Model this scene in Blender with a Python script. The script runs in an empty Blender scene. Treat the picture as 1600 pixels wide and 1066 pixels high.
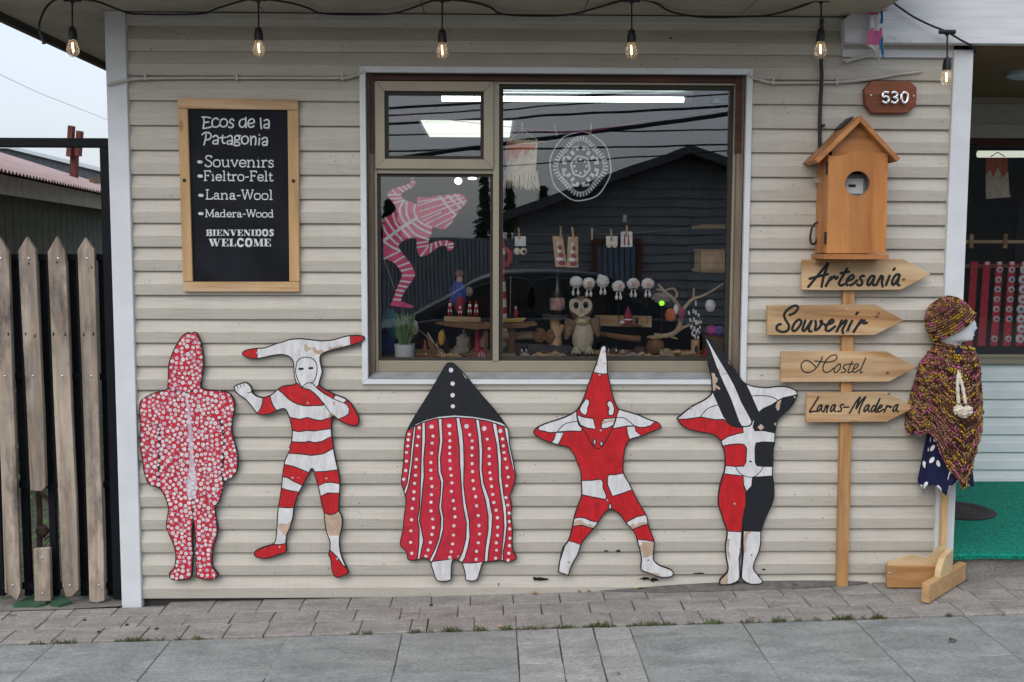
import bpy, bmesh, math, random
from mathutils import Vector, Matrix
from mathutils.geometry import delaunay_2d_cdt
R = random.Random(7)
sc = bpy.context.scene
# ------------------------------------------------------------------ camera
D, H, F_PX = 4.8, 1.6, 1652.0
YAW, PIT, ROL = 0.01913, 0.08739, 0.00321
_F = Vector((math.sin(YAW)*math.cos(PIT), math.cos(YAW)*math.cos(PIT), -math.sin(PIT)))
_r = Vector((math.cos(YAW), -math.sin(YAW), 0)); _u = _r.cross(_F)
RT = _r*math.cos(ROL)+_u*math.sin(ROL); UP = -_r*math.sin(ROL)+_u*math.cos(ROL)
CAM = Vector((0, -D, H))
cd = bpy.data.cameras.new('camera'); cam = bpy.data.objects.new('camera', cd)
sc.collection.objects.link(cam); sc.camera = cam
m = Matrix((RT, UP, -_F)).transposed().to_4x4(); m.translation = CAM; cam.matrix_world = m
cd.sensor_width = 36.0; cd.lens = 36.0*F_PX/1600.0; cd.clip_start = 0.05; cd.clip_end = 2000
# ------------------------------------------------------------------ sky: bright overcast
w = bpy.data.worlds.new('World'); sc.world = w; w.use_nodes = True
nt = w.node_tree; nt.nodes.clear()
SUN_EL, SUN_AZ = math.radians(40), math.radians(-152)   # azimuth measured from +Y towards +X
sky = nt.nodes.new('ShaderNodeTexSky'); sky.sky_type = 'NISHITA'; sky.sun_disc = False
sky.sun_elevation = SUN_EL; sky.sun_rotation = SUN_AZ; sky.dust_density = 4; sky.air_density = 1.0
b1 = nt.nodes.new('ShaderNodeBackground'); b1.inputs[1].default_value = 0.05
nt.links.new(sky.outputs[0], b1.inputs[0])
tc = nt.nodes.new('ShaderNodeTexCoord'); sep = nt.nodes.new('ShaderNodeSeparateXYZ')
nt.links.new(tc.outputs['Generated'], sep.inputs[0])
ramp = nt.nodes.new('ShaderNodeMapRange'); ramp.inputs[1].default_value = 0; ramp.inputs[2].default_value = 1
ramp.inputs[3].default_value = 0.55; ramp.inputs[4].default_value = 1.5; ramp.clamp = True   # CIE overcast: brighter towards the zenith
nt.links.new(sep.outputs[2], ramp.inputs[0])
mp = nt.nodes.new('ShaderNodeMapping'); mp.inputs['Scale'].default_value = (1.5, 1.5, 5)
nt.links.new(tc.outputs['Generated'], mp.inputs[0])
cn = nt.nodes.new('ShaderNodeTexNoise'); cn.inputs['Scale'].default_value = 1.6; cn.inputs['Detail'].default_value = 5
nt.links.new(mp.outputs[0], cn.inputs[0])
cr = nt.nodes.new('ShaderNodeValToRGB')
cr.color_ramp.elements[0].position = .3; cr.color_ramp.elements[0].color = (.78, .86, 1.0, 1)
cr.color_ramp.elements[1].position = .7; cr.color_ramp.elements[1].color = (.92, .955, 1.0, 1)
nt.links.new(cn.outputs[0], cr.inputs[0])
b2 = nt.nodes.new('ShaderNodeBackground')
nt.links.new(cr.outputs[0], b2.inputs[0]); nt.links.new(ramp.outputs[0], b2.inputs[1])
ad = nt.nodes.new('ShaderNodeAddShader'); ow = nt.nodes.new('ShaderNodeOutputWorld')
nt.links.new(b1.outputs[0], ad.inputs[0]); nt.links.new(b2.outputs[0], ad.inputs[1]); nt.links.new(ad.outputs[0], ow.inputs[0])
sl = bpy.data.lights.new('sun', 'SUN'); sl.energy = 0.7; sl.angle = math.radians(45); sl.color = (1, .97, .92)
so = bpy.data.objects.new('sun', sl); sc.collection.objects.link(so)
sdir = Vector((math.sin(SUN_AZ)*math.cos(SUN_EL), math.cos(SUN_AZ)*math.cos(SUN_EL), math.sin(SUN_EL)))
so.rotation_euler = sdir.to_track_quat('Z', 'Y').to_euler(); so.location = (-3, -6, 8)
sc.view_settings.view_transform = 'Standard'; sc.view_settings.look = 'None'
sc.view_settings.exposure = 0.2; sc.view_settings.gamma = 1.0
sc.cycles.use_denoising = True
sc.cycles.max_bounces = 8; sc.cycles.transparent_max_bounces = 12
sc.cycles.caustics_reflective = False; sc.cycles.caustics_refractive = False

# ------------------------------------------------------------------ helpers
def W(px, py, y=0.0):
    """the point at depth plane y that stands behind a place in the photograph"""
    d = _F*F_PX + RT*(px-800) - UP*(py-533)
    t = (y+D)/d.y
    return CAM + d*t
def WZ(px, py, z):
    d = _F*F_PX + RT*(px-800) - UP*(py-533)
    return CAM + d*((z-H)/d.z)
_gl = W(240, 943, 0); _gr = W(1480, 906, 0)
GB = (_gr.z-_gl.z)/(_gr.x-_gl.x); GA = _gl.z-GB*_gl.x
def gz(x): return GA+GB*max(-9, min(9, x))
def G(px, py):
    d = _F*F_PX + RT*(px-800) - UP*(py-533)
    t = (GA-CAM.z+GB*CAM.x)/(d.z-GB*d.x)
    return CAM + d*t
def mpp(y=0.0): return (D+y)/F_PX

def node_mat(name):
    mt = bpy.data.materials.new(name); mt.use_nodes = True
    n = mt.node_tree; bs = n.nodes['Principled BSDF']
    return mt, n, bs
def ramp_node(n, stops):
    r = n.nodes.new('ShaderNodeValToRGB'); e = r.color_ramp.elements
    while len(e) < len(stops): e.new(0.5)
    for q, (p, c) in zip(e, stops): q.position = p; q.color = (*c, 1)
    return r
def coords(n, scale=(1, 1, 1), rot=(0, 0, 0), kind='Object'):
    t = n.nodes.new('ShaderNodeTexCoord'); mp = n.nodes.new('ShaderNodeMapping')
    mp.inputs['Scale'].default_value = scale; mp.inputs['Rotation'].default_value = rot
    oi = n.nodes.new('ShaderNodeObjectInfo'); ml = n.nodes.new('ShaderNodeMath'); ml.operation = 'MULTIPLY'; ml.inputs[1].default_value = 37.0
    n.links.new(oi.outputs['Random'], ml.inputs[0])
    n.links.new(t.outputs[kind], mp.inputs[0]); n.links.new(ml.outputs[0], mp.inputs['Location'])
    return mp
def noise(n, src, scale, detail=4, rough=.55, dist=0):
    t = n.nodes.new('ShaderNodeTexNoise'); t.inputs['Scale'].default_value = scale
    t.inputs['Detail'].default_value = detail; t.inputs['Roughness'].default_value = rough; t.inputs['Distortion'].default_value = dist
    n.links.new(src.outputs[0], t.inputs['Vector']); return t
def bump(n, bs, h, strength=.3, dist=.002):
    b = n.nodes.new('ShaderNodeBump'); b.inputs['Strength'].default_value = strength; b.inputs['Distance'].default_value = dist
    n.links.new(h, b.inputs['Height']); n.links.new(b.outputs[0], bs.inputs['Normal'])
def mixc(n, fac, a, b, mode='MIX'):
    x = n.nodes.new('ShaderNodeMix'); x.data_type = 'RGBA'; x.blend_type = mode
    for s, v in ((0, fac), (6, a), (7, b)):
        if hasattr(v, 'links'): n.links.new(v, x.inputs[s])
        elif s == 0: x.inputs[0].default_value = v
        else: x.inputs[s].default_value = (*v, 1)
    return x.outputs[2]
def plain(name, c, rough=.6, var=.12, nscale=12, bs_=.15, metal=0, fine=.001, spec=.35):
    mt, n, bs = node_mat(name)
    co = coords(n); t = noise(n, co, nscale, 5)
    lo = tuple(x*(1-var) for x in c); hi = tuple(min(1, x*(1+var)) for x in c)
    r = ramp_node(n, [(.3, lo), (.7, hi)]); n.links.new(t.outputs[0], r.inputs[0])
    n.links.new(r.outputs[0], bs.inputs['Base Color']); bs.inputs['Roughness'].default_value = rough
    bs.inputs['Metallic'].default_value = metal; bs.inputs['Specular IOR Level'].default_value = spec
    t2 = noise(n, co, nscale*6, 3); bump(n, bs, t2.outputs[0], bs_, fine)
    return mt
def wood(name, stops, axis='x', grain=60, rough=.6, knots=True, dirt=None, var=.25, dth=.5):
    """grain running along the given axis"""
    mt, n, bs = node_mat(name)
    s = {'x': (.06, 1, 1), 'y': (1, .06, 1), 'z': (1, 1, .06)}[axis]
    co = coords(n, s); t = noise(n, co, grain, 6, .6, .6)
    r = ramp_node(n, stops); n.links.new(t.outputs[0], r.inputs[0]); col = r.outputs[0]
    co2 = coords(n, tuple(q**.5 for q in s)); t2 = noise(n, co2, 7, 4)
    oi = n.nodes.new('ShaderNodeObjectInfo')
    r2 = ramp_node(n, [(.3, (1-var,)*3), (.7, (1+.1*var,)*3)]); n.links.new(t2.outputs[0], r2.inputs[0])
    col = mixc(n, 1, col, r2.outputs[0], 'MULTIPLY')
    if knots:
        v = n.nodes.new('ShaderNodeTexVoronoi'); v.inputs['Scale'].default_value = 5.5
        co3 = coords(n, tuple(q**.35 for q in s)); n.links.new(co3.outputs[0], v.inputs['Vector'])
        r3 = ramp_node(n, [(.03, (.28, .2, .16)), (.085, (1, 1, 1))]); n.links.new(v.outputs['Distance'], r3.inputs[0])
        col = mixc(n, .8, col, r3.outputs[0], 'MULTIPLY')
    if dirt:
        t4 = noise(n, coords(n, tuple(q**.4 for q in s)), 9, 8, .7)
        r4 = ramp_node(n, [(dth, (0, 0, 0)), (dth+.18, (1, 1, 1))]); n.links.new(t4.outputs[0], r4.inputs[0])
        col = mixc(n, r4.outputs[0], col, dirt)
    n.links.new(col, bs.inputs['Base Color']); bs.inputs['Roughness'].default_value = rough
    bs.inputs['Specular IOR Level'].default_value = .3
    bump(n, bs, t.outputs[0], .35, .0012)
    return mt
def paint(name, c, rough=.42, var=.1, scuff=(.55, .5, .45), amount=.04):
    """brush paint on plywood: fine mottling, faint scuffs"""
    mt, n, bs = node_mat(name)
    co = coords(n); t = noise(n, co, 22, 6, .65)
    r = ramp_node(n, [(.3, tuple(x*(1-var) for x in c)), (.7, tuple(min(1, x*(1+var)) for x in c))]); n.links.new(t.outputs[0], r.inputs[0])
    t2 = noise(n, co, 70, 5, .7); hi = .72-amount
    r2 = ramp_node(n, [(hi, (0, 0, 0)), (hi+.03, (1, 1, 1))]); n.links.new(t2.outputs[0], r2.inputs[0])
    t3 = noise(n, coords(n, (1, 1, .25)), 45, 6, .7); r3 = ramp_node(n, [(.3, (.74, .74, .74)), (.7, (1.1, 1.1, 1.1))]); n.links.new(t3.outputs[0], r3.inputs[0])
    n.links.new(mixc(n, 1, mixc(n, r2.outputs[0], r.outputs[0], scuff), r3.outputs[0], 'MULTIPLY'), bs.inputs['Base Color'])
    bs.inputs['Roughness'].default_value = rough; bs.inputs['Specular IOR Level'].default_value = .35
    bump(n, bs, noise(n, coords(n, (1, 1, .3)), 160, 3).outputs[0], .2, .0006)
    return mt
def emit(name, c, s):
    mt, n, bs = node_mat(name); bs.inputs['Base Color'].default_value = (*c, 1)
    bs.inputs['Emission Color'].default_value = (*c, 1); bs.inputs['Emission Strength'].default_value = s
    return mt

class MB:
    def __init__(s): s.v = []; s.f = []; s.mi = []; s.cur = 0; s.uv = {}
    def add(s, vs, fs):
        o = len(s.v); s.v += [Vector(q) for q in vs]
        for f in fs: s.f.append([o+i for i in f]); s.mi.append(s.cur)
        return s
    def box(s, x0, x1, y0, y1, z0, z1):
        return s.add([(x0, y0, z0), (x1, y0, z0), (x1, y1, z0), (x0, y1, z0), (x0, y0, z1), (x1, y0, z1), (x1, y1, z1), (x0, y1, z1)],
                     [(0, 1, 5, 4), (1, 2, 6, 5), (2, 3, 7, 6), (3, 0, 4, 7), (4, 5, 6, 7), (3, 2, 1, 0)])
    def obox(s, a, b, wdt, hgt, up=(0, 0, 1), w2=None, h2=None):
        a = Vector(a); b = Vector(b); d = (b-a).normalized(); u = Vector(up); sd = d.cross(u).normalized(); u = sd.cross(d).normalized()
        w2 = w2 or wdt; h2 = h2 or hgt; vs = []
        for p, ww, hh in ((a, wdt, hgt), (b, w2, h2)):
            for i, j in ((-1, -1), (1, -1), (1, 1), (-1, 1)): vs.append(p+sd*(i*ww/2)+u*(j*hh/2))
        return s.add(vs, [(0, 1, 2, 3), (7, 6, 5, 4), (0, 4, 5, 1), (1, 5, 6, 2), (2, 6, 7, 3), (3, 7, 4, 0)])
    def prism(s, pts, y0, y1):
        """outline in world (x,z) extruded from y0 (front) to y1"""
        pts = [(p[0], p[-1]) for p in pts]; n = len(pts)
        ar = sum(pts[i][0]*pts[(i+1) % n][1]-pts[(i+1) % n][0]*pts[i][1] for i in range(n))
        if ar < 0: pts = pts[::-1]
        vs = [(x, y0, z) for x, z in pts]+[(x, y1, z) for x, z in pts]
        fs = [tuple(range(n)), tuple(range(2*n-1, n-1, -1))]+[(i, n+i, n+(i+1) % n, (i+1) % n) for i in range(n)]
        return s.add(vs, fs)
    def tube(s, path, rad, seg=8, cap=True, squash=None):
        path = [Vector(p) for p in path]; n = len(path)
        rs = rad if isinstance(rad, (list, tuple)) else [rad]*n; vs = []; prev = None
        for i, p in enumerate(path):
            d = (path[min(i+1, n-1)]-path[max(i-1, 0)])
            d = d.normalized() if d.length > 1e-9 else Vector((0, 0, 1))
            if prev is None:
                a = Vector((0, 0, 1)) if abs(d.z) < .9 else Vector((1, 0, 0)); e = d.cross(a).normalized()
            else:
                e = (prev-d*prev.dot(d)); e = e.normalized() if e.length > 1e-6 else d.orthogonal().normalized()
            prev = e; g = d.cross(e)
            for k in range(seg):
                t = 2*math.pi*k/seg; vs.append(p+(e*math.cos(t)+g*math.sin(t))*rs[i])
        fs = [(i*seg+k, i*seg+(k+1) % seg, (i+1)*seg+(k+1) % seg, (i+1)*seg+k) for i in range(n-1) for k in range(seg)]
        if cap: fs += [tuple(range(seg-1, -1, -1)), tuple(range((n-1)*seg, n*seg))]
        return s.add(vs, fs)
    def lathe(s, c, prof, seg=20, sx=1, sy=1):
        """profile (radius, height) round a vertical axis at c"""
        c = Vector(c); vs = []; n = len(prof)
        for r, h in prof:
            for k in range(seg):
                t = 2*math.pi*k/seg; vs.append((c.x+r*sx*math.cos(t), c.y+r*sy*math.sin(t), c.z+h))
        fs = [(i*seg+k, i*seg+(k+1) % seg, (i+1)*seg+(k+1) % seg, (i+1)*seg+k) for i in range(n-1) for k in range(seg)]
        fs += [tuple(range(seg-1, -1, -1)), tuple(range((n-1)*seg, n*seg))]
        return s.add(vs, fs)
    def blob(s, c, rx, ry, rz, lump=.0, seg=14, rings=9, freq=5, tilt=0):
        c = Vector(c); vs = [c+Vector((0, 0, -rz))]; ph = [R.uniform(0, 6) for _ in range(4)]
        ct, st = math.cos(tilt), math.sin(tilt)
        for i in range(1, rings):
            a = -math.pi/2+math.pi*i/rings
            for k in range(seg):
                t = 2*math.pi*k/seg
                q = 1+lump*(math.sin(freq*t+ph[0]+3*a)+math.sin(freq*1.7*a+ph[1]+2*t)+R.uniform(-.6, .6))*.5
                x, y, z = rx*math.cos(a)*math.cos(t)*q, ry*math.cos(a)*math.sin(t)*q, rz*math.sin(a)*q
                vs.append(c+Vector((x*ct+z*st, y, -x*st+z*ct)))
        vs.append(c+Vector((0, 0, rz)))
        vs[0] = c+Vector((-rz*st, 0, -rz*ct)); vs[-1] = c+Vector((rz*st, 0, rz*ct))
        fs = [(0, 1+(k+1) % seg, 1+k) for k in range(seg)]
        fs += [(1+i*seg+k, 1+i*seg+(k+1) % seg, 1+(i+1)*seg+(k+1) % seg, 1+(i+1)*seg+k) for i in range(rings-2) for k in range(seg)]
        l = len(vs)-1; o = 1+(rings-2)*seg; fs += [(o+k, o+(k+1) % seg, l) for k in range(seg)]
        return s.add(vs, fs)
    def build(s, name, mats, parent=None, smooth=False, bevel=0, edge=40):
        me = bpy.data.meshes.new(name); o = bpy.data.objects.new(name, me)
        base = root_of(parent) if parent else Vector((0, 0, 0))
        me.from_pydata([v-base for v in s.v], [], s.f); me.update()
        for mt in (mats if isinstance(mats, (list, tuple)) else [mats]): me.materials.append(mt)
        for p, i in zip(me.polygons, s.mi): p.material_index = i
        sc.collection.objects.link(o)
        if parent: o.parent = parent
        if smooth:
            for p in me.polygons: p.use_smooth = True
            if smooth != 'all': me.set_sharp_from_angle(angle=math.radians(edge))
        if bevel:
            bv = o.modifiers.new('edge', 'BEVEL'); bv.width = bevel; bv.segments = 2; bv.limit_method = 'ANGLE'; bv.angle_limit = math.radians(40)
        return o
def root_of(o):
    while o.parent: o = o.parent
    return o.location.copy()
def tag(o, label, cat, group=None, kind=None):
    o['label'] = label
    if cat: o['category'] = cat
    if group: o['group'] = group
    if kind or cat: o['kind'] = kind or 'thing'
    return o
def thing(name, loc, label, cat, group=None):
    o = bpy.data.objects.new(name, None); sc.collection.objects.link(o); o.location = loc
    o.empty_display_size = .1
    return tag(o, label, cat, group)
def smooth_line(pts, sub=4, closed=False):
    """Catmull-Rom through the given points"""
    n = len(pts)
    if n < 3 or sub < 2: return [tuple(p) for p in pts]
    out = []
    for i in range(n if closed else n-1):
        g = lambda k: pts[k % n] if closed else pts[max(0, min(n-1, k))]
        p0, p1, p2, p3 = g(i-1), g(i), g(i+1), g(i+2)
        for k in range(sub):
            t = k/sub
            out.append(tuple(.5*(2*p1[a]+(p2[a]-p0[a])*t+(2*p0[a]-5*p1[a]+4*p2[a]-p3[a])*t*t+(3*p1[a]-p0[a]-3*p2[a]+p3[a])*t**3) for a in range(len(p1))))
    if not closed: out.append(tuple(pts[-1]))
    return out
def ribbon(pts, wd, closed=False, ends=True):
    """quads of a stroke of width wd (a number or a function of direction) along pts, all 2-D"""
    n = len(pts); L = []; Rr = []
    for i in range(n):
        a = pts[(i-1) % n] if closed else pts[max(0, i-1)]; b = pts[(i+1) % n] if closed else pts[min(n-1, i+1)]
        dx, dy = b[0]-a[0], b[1]-a[1]; l = math.hypot(dx, dy) or 1e-6; dx /= l; dy /= l
        h = (wd(dx, dy) if callable(wd) else wd)/2
        L.append((pts[i][0]-dy*h, pts[i][1]+dx*h)); Rr.append((pts[i][0]+dy*h, pts[i][1]-dx*h))
    q = []
    for i in range(n if closed else n-1):
        j = (i+1) % n; q.append([L[i], L[j], Rr[j], Rr[i]])
    if ends and not closed:
        for k in (0, n-1):
            h = (wd(0, 1) if callable(wd) else wd)/2
            q.append([(pts[k][0]+h*math.cos(t*math.pi/4), pts[k][1]+h*math.sin(t*math.pi/4)) for t in range(8)])
    return q
def disc2(cx, cy, rx, ry=None, n=10):
    ry = ry or rx
    return [(cx+rx*math.cos(2*math.pi*k/n), cy+ry*math.sin(2*math.pi*k/n)) for k in range(n)]
def ccw(p):
    a = sum(p[i][0]*p[(i+1) % len(p)][1]-p[(i+1) % len(p)][0]*p[i][1] for i in range(len(p)))
    return p if a > 0 else p[::-1]
def cdt(polys):
    """triangulate the overlay of all polygons; for each triangle the list of polygons it lies in"""
    vs = []; es = []
    for p in polys:
        o = len(vs); k = len(p); vs += [Vector(q) for q in p]; es += [(o+i, o+(i+1) % k) for i in range(k)]
    V, E, Fc = delaunay_2d_cdt(vs, es, [], 0, 1e-4)[:3]
    bb = [(min(q[0] for q in p), min(q[1] for q in p), max(q[0] for q in p), max(q[1] for q in p)) for p in polys]
    cell = {}; cs = max(1e-6, (max(b[2] for b in bb)-min(b[0] for b in bb))/40)
    for i, b in enumerate(bb):
        for gx in range(int(b[0]//cs), int(b[2]//cs)+1):
            for gy in range(int(b[1]//cs), int(b[3]//cs)+1): cell.setdefault((gx, gy), []).append(i)
    of = []
    for f in Fc:
        x = sum(V[i][0] for i in f)/len(f); y = sum(V[i][1] for i in f)/len(f); hit = []
        for i in cell.get((int(x//cs), int(y//cs)), ()):
            b = bb[i]
            if b[0] <= x <= b[2] and b[1] <= y <= b[3] and inside((x, y), polys[i]): hit.append(i)
        of.append(hit)
    return V, Fc, of
def inside(pt, poly):
    x, y = pt; c = False; n = len(poly)
    for i in range(n):
        x1, y1 = poly[i]; x2, y2 = poly[(i+1) % n]
        if (y1 > y) != (y2 > y) and x < (x2-x1)*(y-y1)/(y2-y1)+x1: c = not c
    return c
def flat_strokes(mb, quads, y, to=None):
    """union of flat stroke pieces (photo pixels) laid on the plane y"""
    to = to or (lambda p: W(p[0], p[1], y))
    V, Fc, of = cdt(quads); keep = [f for f, o in zip(Fc, of) if len(o)]
    idx = {}; vs = []; fs = []
    for f in keep:
        g = []
        for i in f:
            if i not in idx: idx[i] = len(vs); vs.append(to(V[i]))
            g.append(idx[i])
        a, b, c = [Vector(vs[k]) for k in g[:3]]
        if (b-a).cross(c-a).y > 0: g = g[::-1]
        fs.append(g)
    mb.add(vs, fs); return mb
def zoomed(x0, y0, s):
    return lambda pts: [(x0+p[0]/s, y0+p[1]/s) for p in pts]
def rect_px(a, b, c, d, y):   # px box -> averaged world rectangle (x0,x1,z0,z1)
    p = [W(a, b, y), W(c, b, y), W(c, d, y), W(a, d, y)]
    return (p[0].x+p[3].x)/2, (p[1].x+p[2].x)/2, (p[2].z+p[3].z)/2, (p[0].z+p[1].z)/2
# ------------------------------------------------------------------ materials
def siding_mat():
    mt, n, bs = node_mat('siding_vinyl')
    co = coords(n, (.5, 1, 1.6)); t = noise(n, co, 5, 6, .6)
    r = ramp_node(n, [(.25, (.435, .412, .362)), (.75, (.515, .49, .435))]); n.links.new(t.outputs[0], r.inputs[0]); col = r.outputs[0]
    g = noise(n, coords(n, (.35, 1, 6)), 16, 8, .72)              # rain streaks and grime
    rg = ramp_node(n, [(.50, (0, 0, 0)), (.78, (.6, .6, .6))]); n.links.new(g.outputs[0], rg.inputs[0])
    col = mixc(n, rg.outputs[0], col, (.27, .245, .20))
    dr = noise(n, coords(n, (9, 1, .5)), 5, 5, .7); rd = ramp_node(n, [(.40, (.86, .85, .82)), (.58, (1, 1, 1))]); n.links.new(dr.outputs[0], rd.inputs[0])   # drips
    col = mixc(n, .2, col, rd.outputs[0], 'MULTIPLY')
    v = n.nodes.new('ShaderNodeTexVoronoi'); v.inputs['Scale'].default_value = 26; n.links.new(coords(n).outputs[0], v.inputs['Vector'])
    k = noise(n, coords(n), 2.3, 3); gt = n.nodes.new('ShaderNodeMath'); gt.operation = 'GREATER_THAN'; gt.inputs[1].default_value = .52
    n.links.new(k.outputs[0], gt.inputs[0])
    lt = n.nodes.new('ShaderNodeMath'); lt.operation = 'LESS_THAN'; lt.inputs[1].default_value = .085; n.links.new(v.outputs['Distance'], lt.inputs[0])
    mu = n.nodes.new('ShaderNodeMath'); mu.operation = 'MULTIPLY'; n.links.new(gt.outputs[0], mu.inputs[0]); n.links.new(lt.outputs[0], mu.inputs[1])
    mu2 = n.nodes.new('ShaderNodeMath'); mu2.operation = 'MULTIPLY'; mu2.inputs[1].default_value = .75; n.links.new(mu.outputs[0], mu2.inputs[0])
    col = mixc(n, mu2.outputs[0], col, (.07, .06, .05))
    n.links.new(col, bs.inputs['Base Color']); bs.inputs['Roughness'].default_value = .5; bs.inputs['Specular IOR Level'].default_value = .3
    bump(n, bs, noise(n, coords(n, (.05, 1, 1)), 70, 4).outputs[0], .18, .0012)
    return mt
def stone_mat(name, lo, hi, stain, sc_=9):
    mt, n, bs = node_mat(name)
    co = coords(n, (.45, 1, 1)); t = noise(n, co, sc_, 9, .68, .5)
    r = ramp_node(n, [(.33, tuple(q*.9 for q in lo)), (.5, tuple((q+w_)/2 for q, w_ in zip(lo, hi))), (.68, tuple(q*1.06 for q in hi))]); n.links.new(t.outputs[0], r.inputs[0])
    s = noise(n, coords(n), 3.1, 6, .6); rs = ramp_node(n, [(.5, (0, 0, 0)), (.75, (.4, .4, .4))]); n.links.new(s.outputs[0], rs.inputs[0])
    col = mixc(n, rs.outputs[0], r.outputs[0], stain)
    f = noise(n, coords(n, (.5, 1, 1)), 130, 3, .7); rf = ramp_node(n, [(.28, (.6, .6, .6)), (.72, (1.22, 1.22, 1.22))]); n.links.new(f.outputs[0], rf.inputs[0])
    col = mixc(n, 1, col, rf.outputs[0], 'MULTIPLY')
    n.links.new(col, bs.inputs['Base Color']); bs.inputs['Roughness'].default_value = .82; bs.inputs['Specular IOR Level'].default_value = .25
    bump(n, bs, f.outputs[0], .7, .005)
    return mt
M = {}
M['siding'] = siding_mat()
M['slab'] = stone_mat('slab_bluestone', (.20, .212, .206), (.298, .308, .297), (.23, .22, .195))
M['paver'] = stone_mat('paver_concrete', (.225, .21, .192), (.34, .322, .30), (.19, .162, .13))
M['strip'] = stone_mat('paver_grey', (.265, .26, .25), (.365, .36, .345), (.17, .18, .18))
M['joint'] = plain('joint_dirt', (.13, .118, .10), .95, .4, 40, .4)
M['concrete'] = stone_mat('step_concrete', (.16, .155, .14), (.27, .26, .24), (.08, .075, .065), 6)
M['asphalt'] = plain('asphalt', (.055, .055, .056), .9, .3, 60, .5, fine=.003)
M['earth'] = plain('yard_earth', (.07, .075, .05), .95, .5, 18, .6, fine=.01)
M['white_trim'] = plain('white_painted_trim', (.60, .63, .66), .5, .06, 9, .12)
M['white_beam'] = wood('white_weathered_board', [(.3, (.52, .545, .58)), (.62, (.67, .69, .72)), (.8, (.72, .74, .77))], 'x', 34, .6, False, (.12, .11, .10), .12, .62)
M['trim_top'] = plain('grey_white_channel', (.46, .46, .43), .5, .08, 10, .1)
M['soffit'] = plain('soffit_panel', (.34, .32, .26), .7, .18, 4, .15)
M['dark_fascia'] = plain('dark_fascia', (.03, .027, .023), .6, .2, 20, .1)
M['brown_reveal'] = wood('dark_red_brown_wood', [(.3, (.035, .012, .008)), (.6, (.085, .03, .018)), (.8, (.13, .055, .032))], 'x', 60, .5, False, var=.4)
M['grey_reveal'] = wood('weathered_reveal_wood', [(.3, (.16, .12, .085)), (.55, (.25, .20, .15)), (.8, (.12, .055, .03))], 'z', 45, .7, True, var=.5)
M['alu'] = plain('bronze_aluminium', (.30, .265, .205), .42, .06, 6, .05, metal=.25)
M['alu_dark'] = plain('dark_window_gasket', (.028, .026, .02), .6, .15, 20, .1)
M['sill'] = plain('zinc_sill', (.30, .31, .32), .45, .2, 12, .15, metal=.3)
M['black_metal'] = plain('black_painted_steel', (.007, .008, .011), .5, .2, 20, .1, spec=.12)
M['room'] = plain('dark_room_wall', (.045, .043, .042), .9, .2, 3, .1)
M['green_carpet'] = plain('green_carpet', (.0, .20, .135), .95, .55, 70, .9, fine=.004)
M['brown_ceiling'] = plain('brown_porch_ceiling', (.20, .115, .06), .7, .12, 5, .1)
M['porch_siding'] = plain('pale_blue_white_siding', (.62, .68, .70), .5, .06, 6, .1)
M['cable_grey'] = plain('grey_cable', (.48, .46, .42), .5, .1, 20, .05)
M['rubber'] = plain('black_rubber', (.012, .012, .014), .45, .2, 30, .1)
M['pine'] = wood('pine_board', [(.28, (.33, .165, .065)), (.42, (.50, .30, .145)), (.55, (.61, .425, .245)), (.74, (.70, .54, .36))], 'x', 17, .6, var=.42)
M['pine_z'] = wood('pine_post', [(.3, (.36, .175, .07)), (.55, (.50, .28, .12)), (.78, (.58, .35, .17))], 'z', 50, .55, False)
M['plaque'] = wood('red_brown_plaque', [(.3, (.14, .04, .018)), (.55, (.26, .085, .04)), (.8, (.34, .12, .06))], 'x', 36, .5)
M['cedar'] = wood('orange_varnished_wood', [(.3, (.38, .135, .038)), (.5, (.52, .215, .068)), (.75, (.62, .31, .115))], 'z', 15, .45, False, var=.4)
M['cedar_x'] = wood('orange_varnished_wood_side', [(.3, (.33, .125, .04)), (.5, (.46, .20, .07)), (.75, (.57, .29, .115))], 'x', 15, .48, False, var=.4)
M['picket'] = wood('weathered_picket', [(.26, (.15, .11, .085)), (.42, (.34, .275, .22)), (.58, (.44, .365, .295)), (.75, (.54, .47, .40))], 'z', 26, .8, True, (.11, .09, .08), .5, .47)
M['screw'] = plain('zinc_screw', (.5, .5, .5), .35, .1, 20, .05, metal=.8)
def glass_mat(name, base=.055, tint=(.95, .975, .965), fk=1.0):
    """window glass: sees through, mirrors what stands across the street"""
    mt, n, bs = node_mat(name); out = n.nodes['Material Output']; n.nodes.remove(bs)
    tr = n.nodes.new('ShaderNodeBsdfTransparent'); tr.inputs[0].default_value = (*tint, 1)
    gl = n.nodes.new('ShaderNodeBsdfGlossy'); gl.inputs['Roughness'].default_value = .0; gl.inputs[0].default_value = (.86, .92, 1, 1)
    fr = n.nodes.new('ShaderNodeFresnel'); fr.inputs[0].default_value = 1.5
    ma = n.nodes.new('ShaderNodeMath'); ma.operation = 'MULTIPLY_ADD'; ma.inputs[1].default_value = fk; ma.inputs[2].default_value = base
    n.links.new(fr.outputs[0], ma.inputs[0])
    b = n.nodes.new('ShaderNodeBump'); b.inputs['Strength'].default_value = .02; b.inputs['Distance'].default_value = .02
    n.links.new(noise(n, coords(n), 2.5, 1).outputs[0], b.inputs['Height']); n.links.new(b.outputs[0], gl.inputs['Normal'])
    mx = n.nodes.new('ShaderNodeMixShader'); n.links.new(ma.outputs[0], mx.inputs[0])
    n.links.new(tr.outputs[0], mx.inputs[1]); n.links.new(gl.outputs[0], mx.inputs[2]); n.links.new(mx.outputs[0], out.inputs[0])
    return mt
M['glass'] = glass_mat('window_glass', .036, (.99, .995, .99))
M['bulb_glass'] = glass_mat('bulb_glass', .03, (.99, .985, .96), .35)
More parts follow.
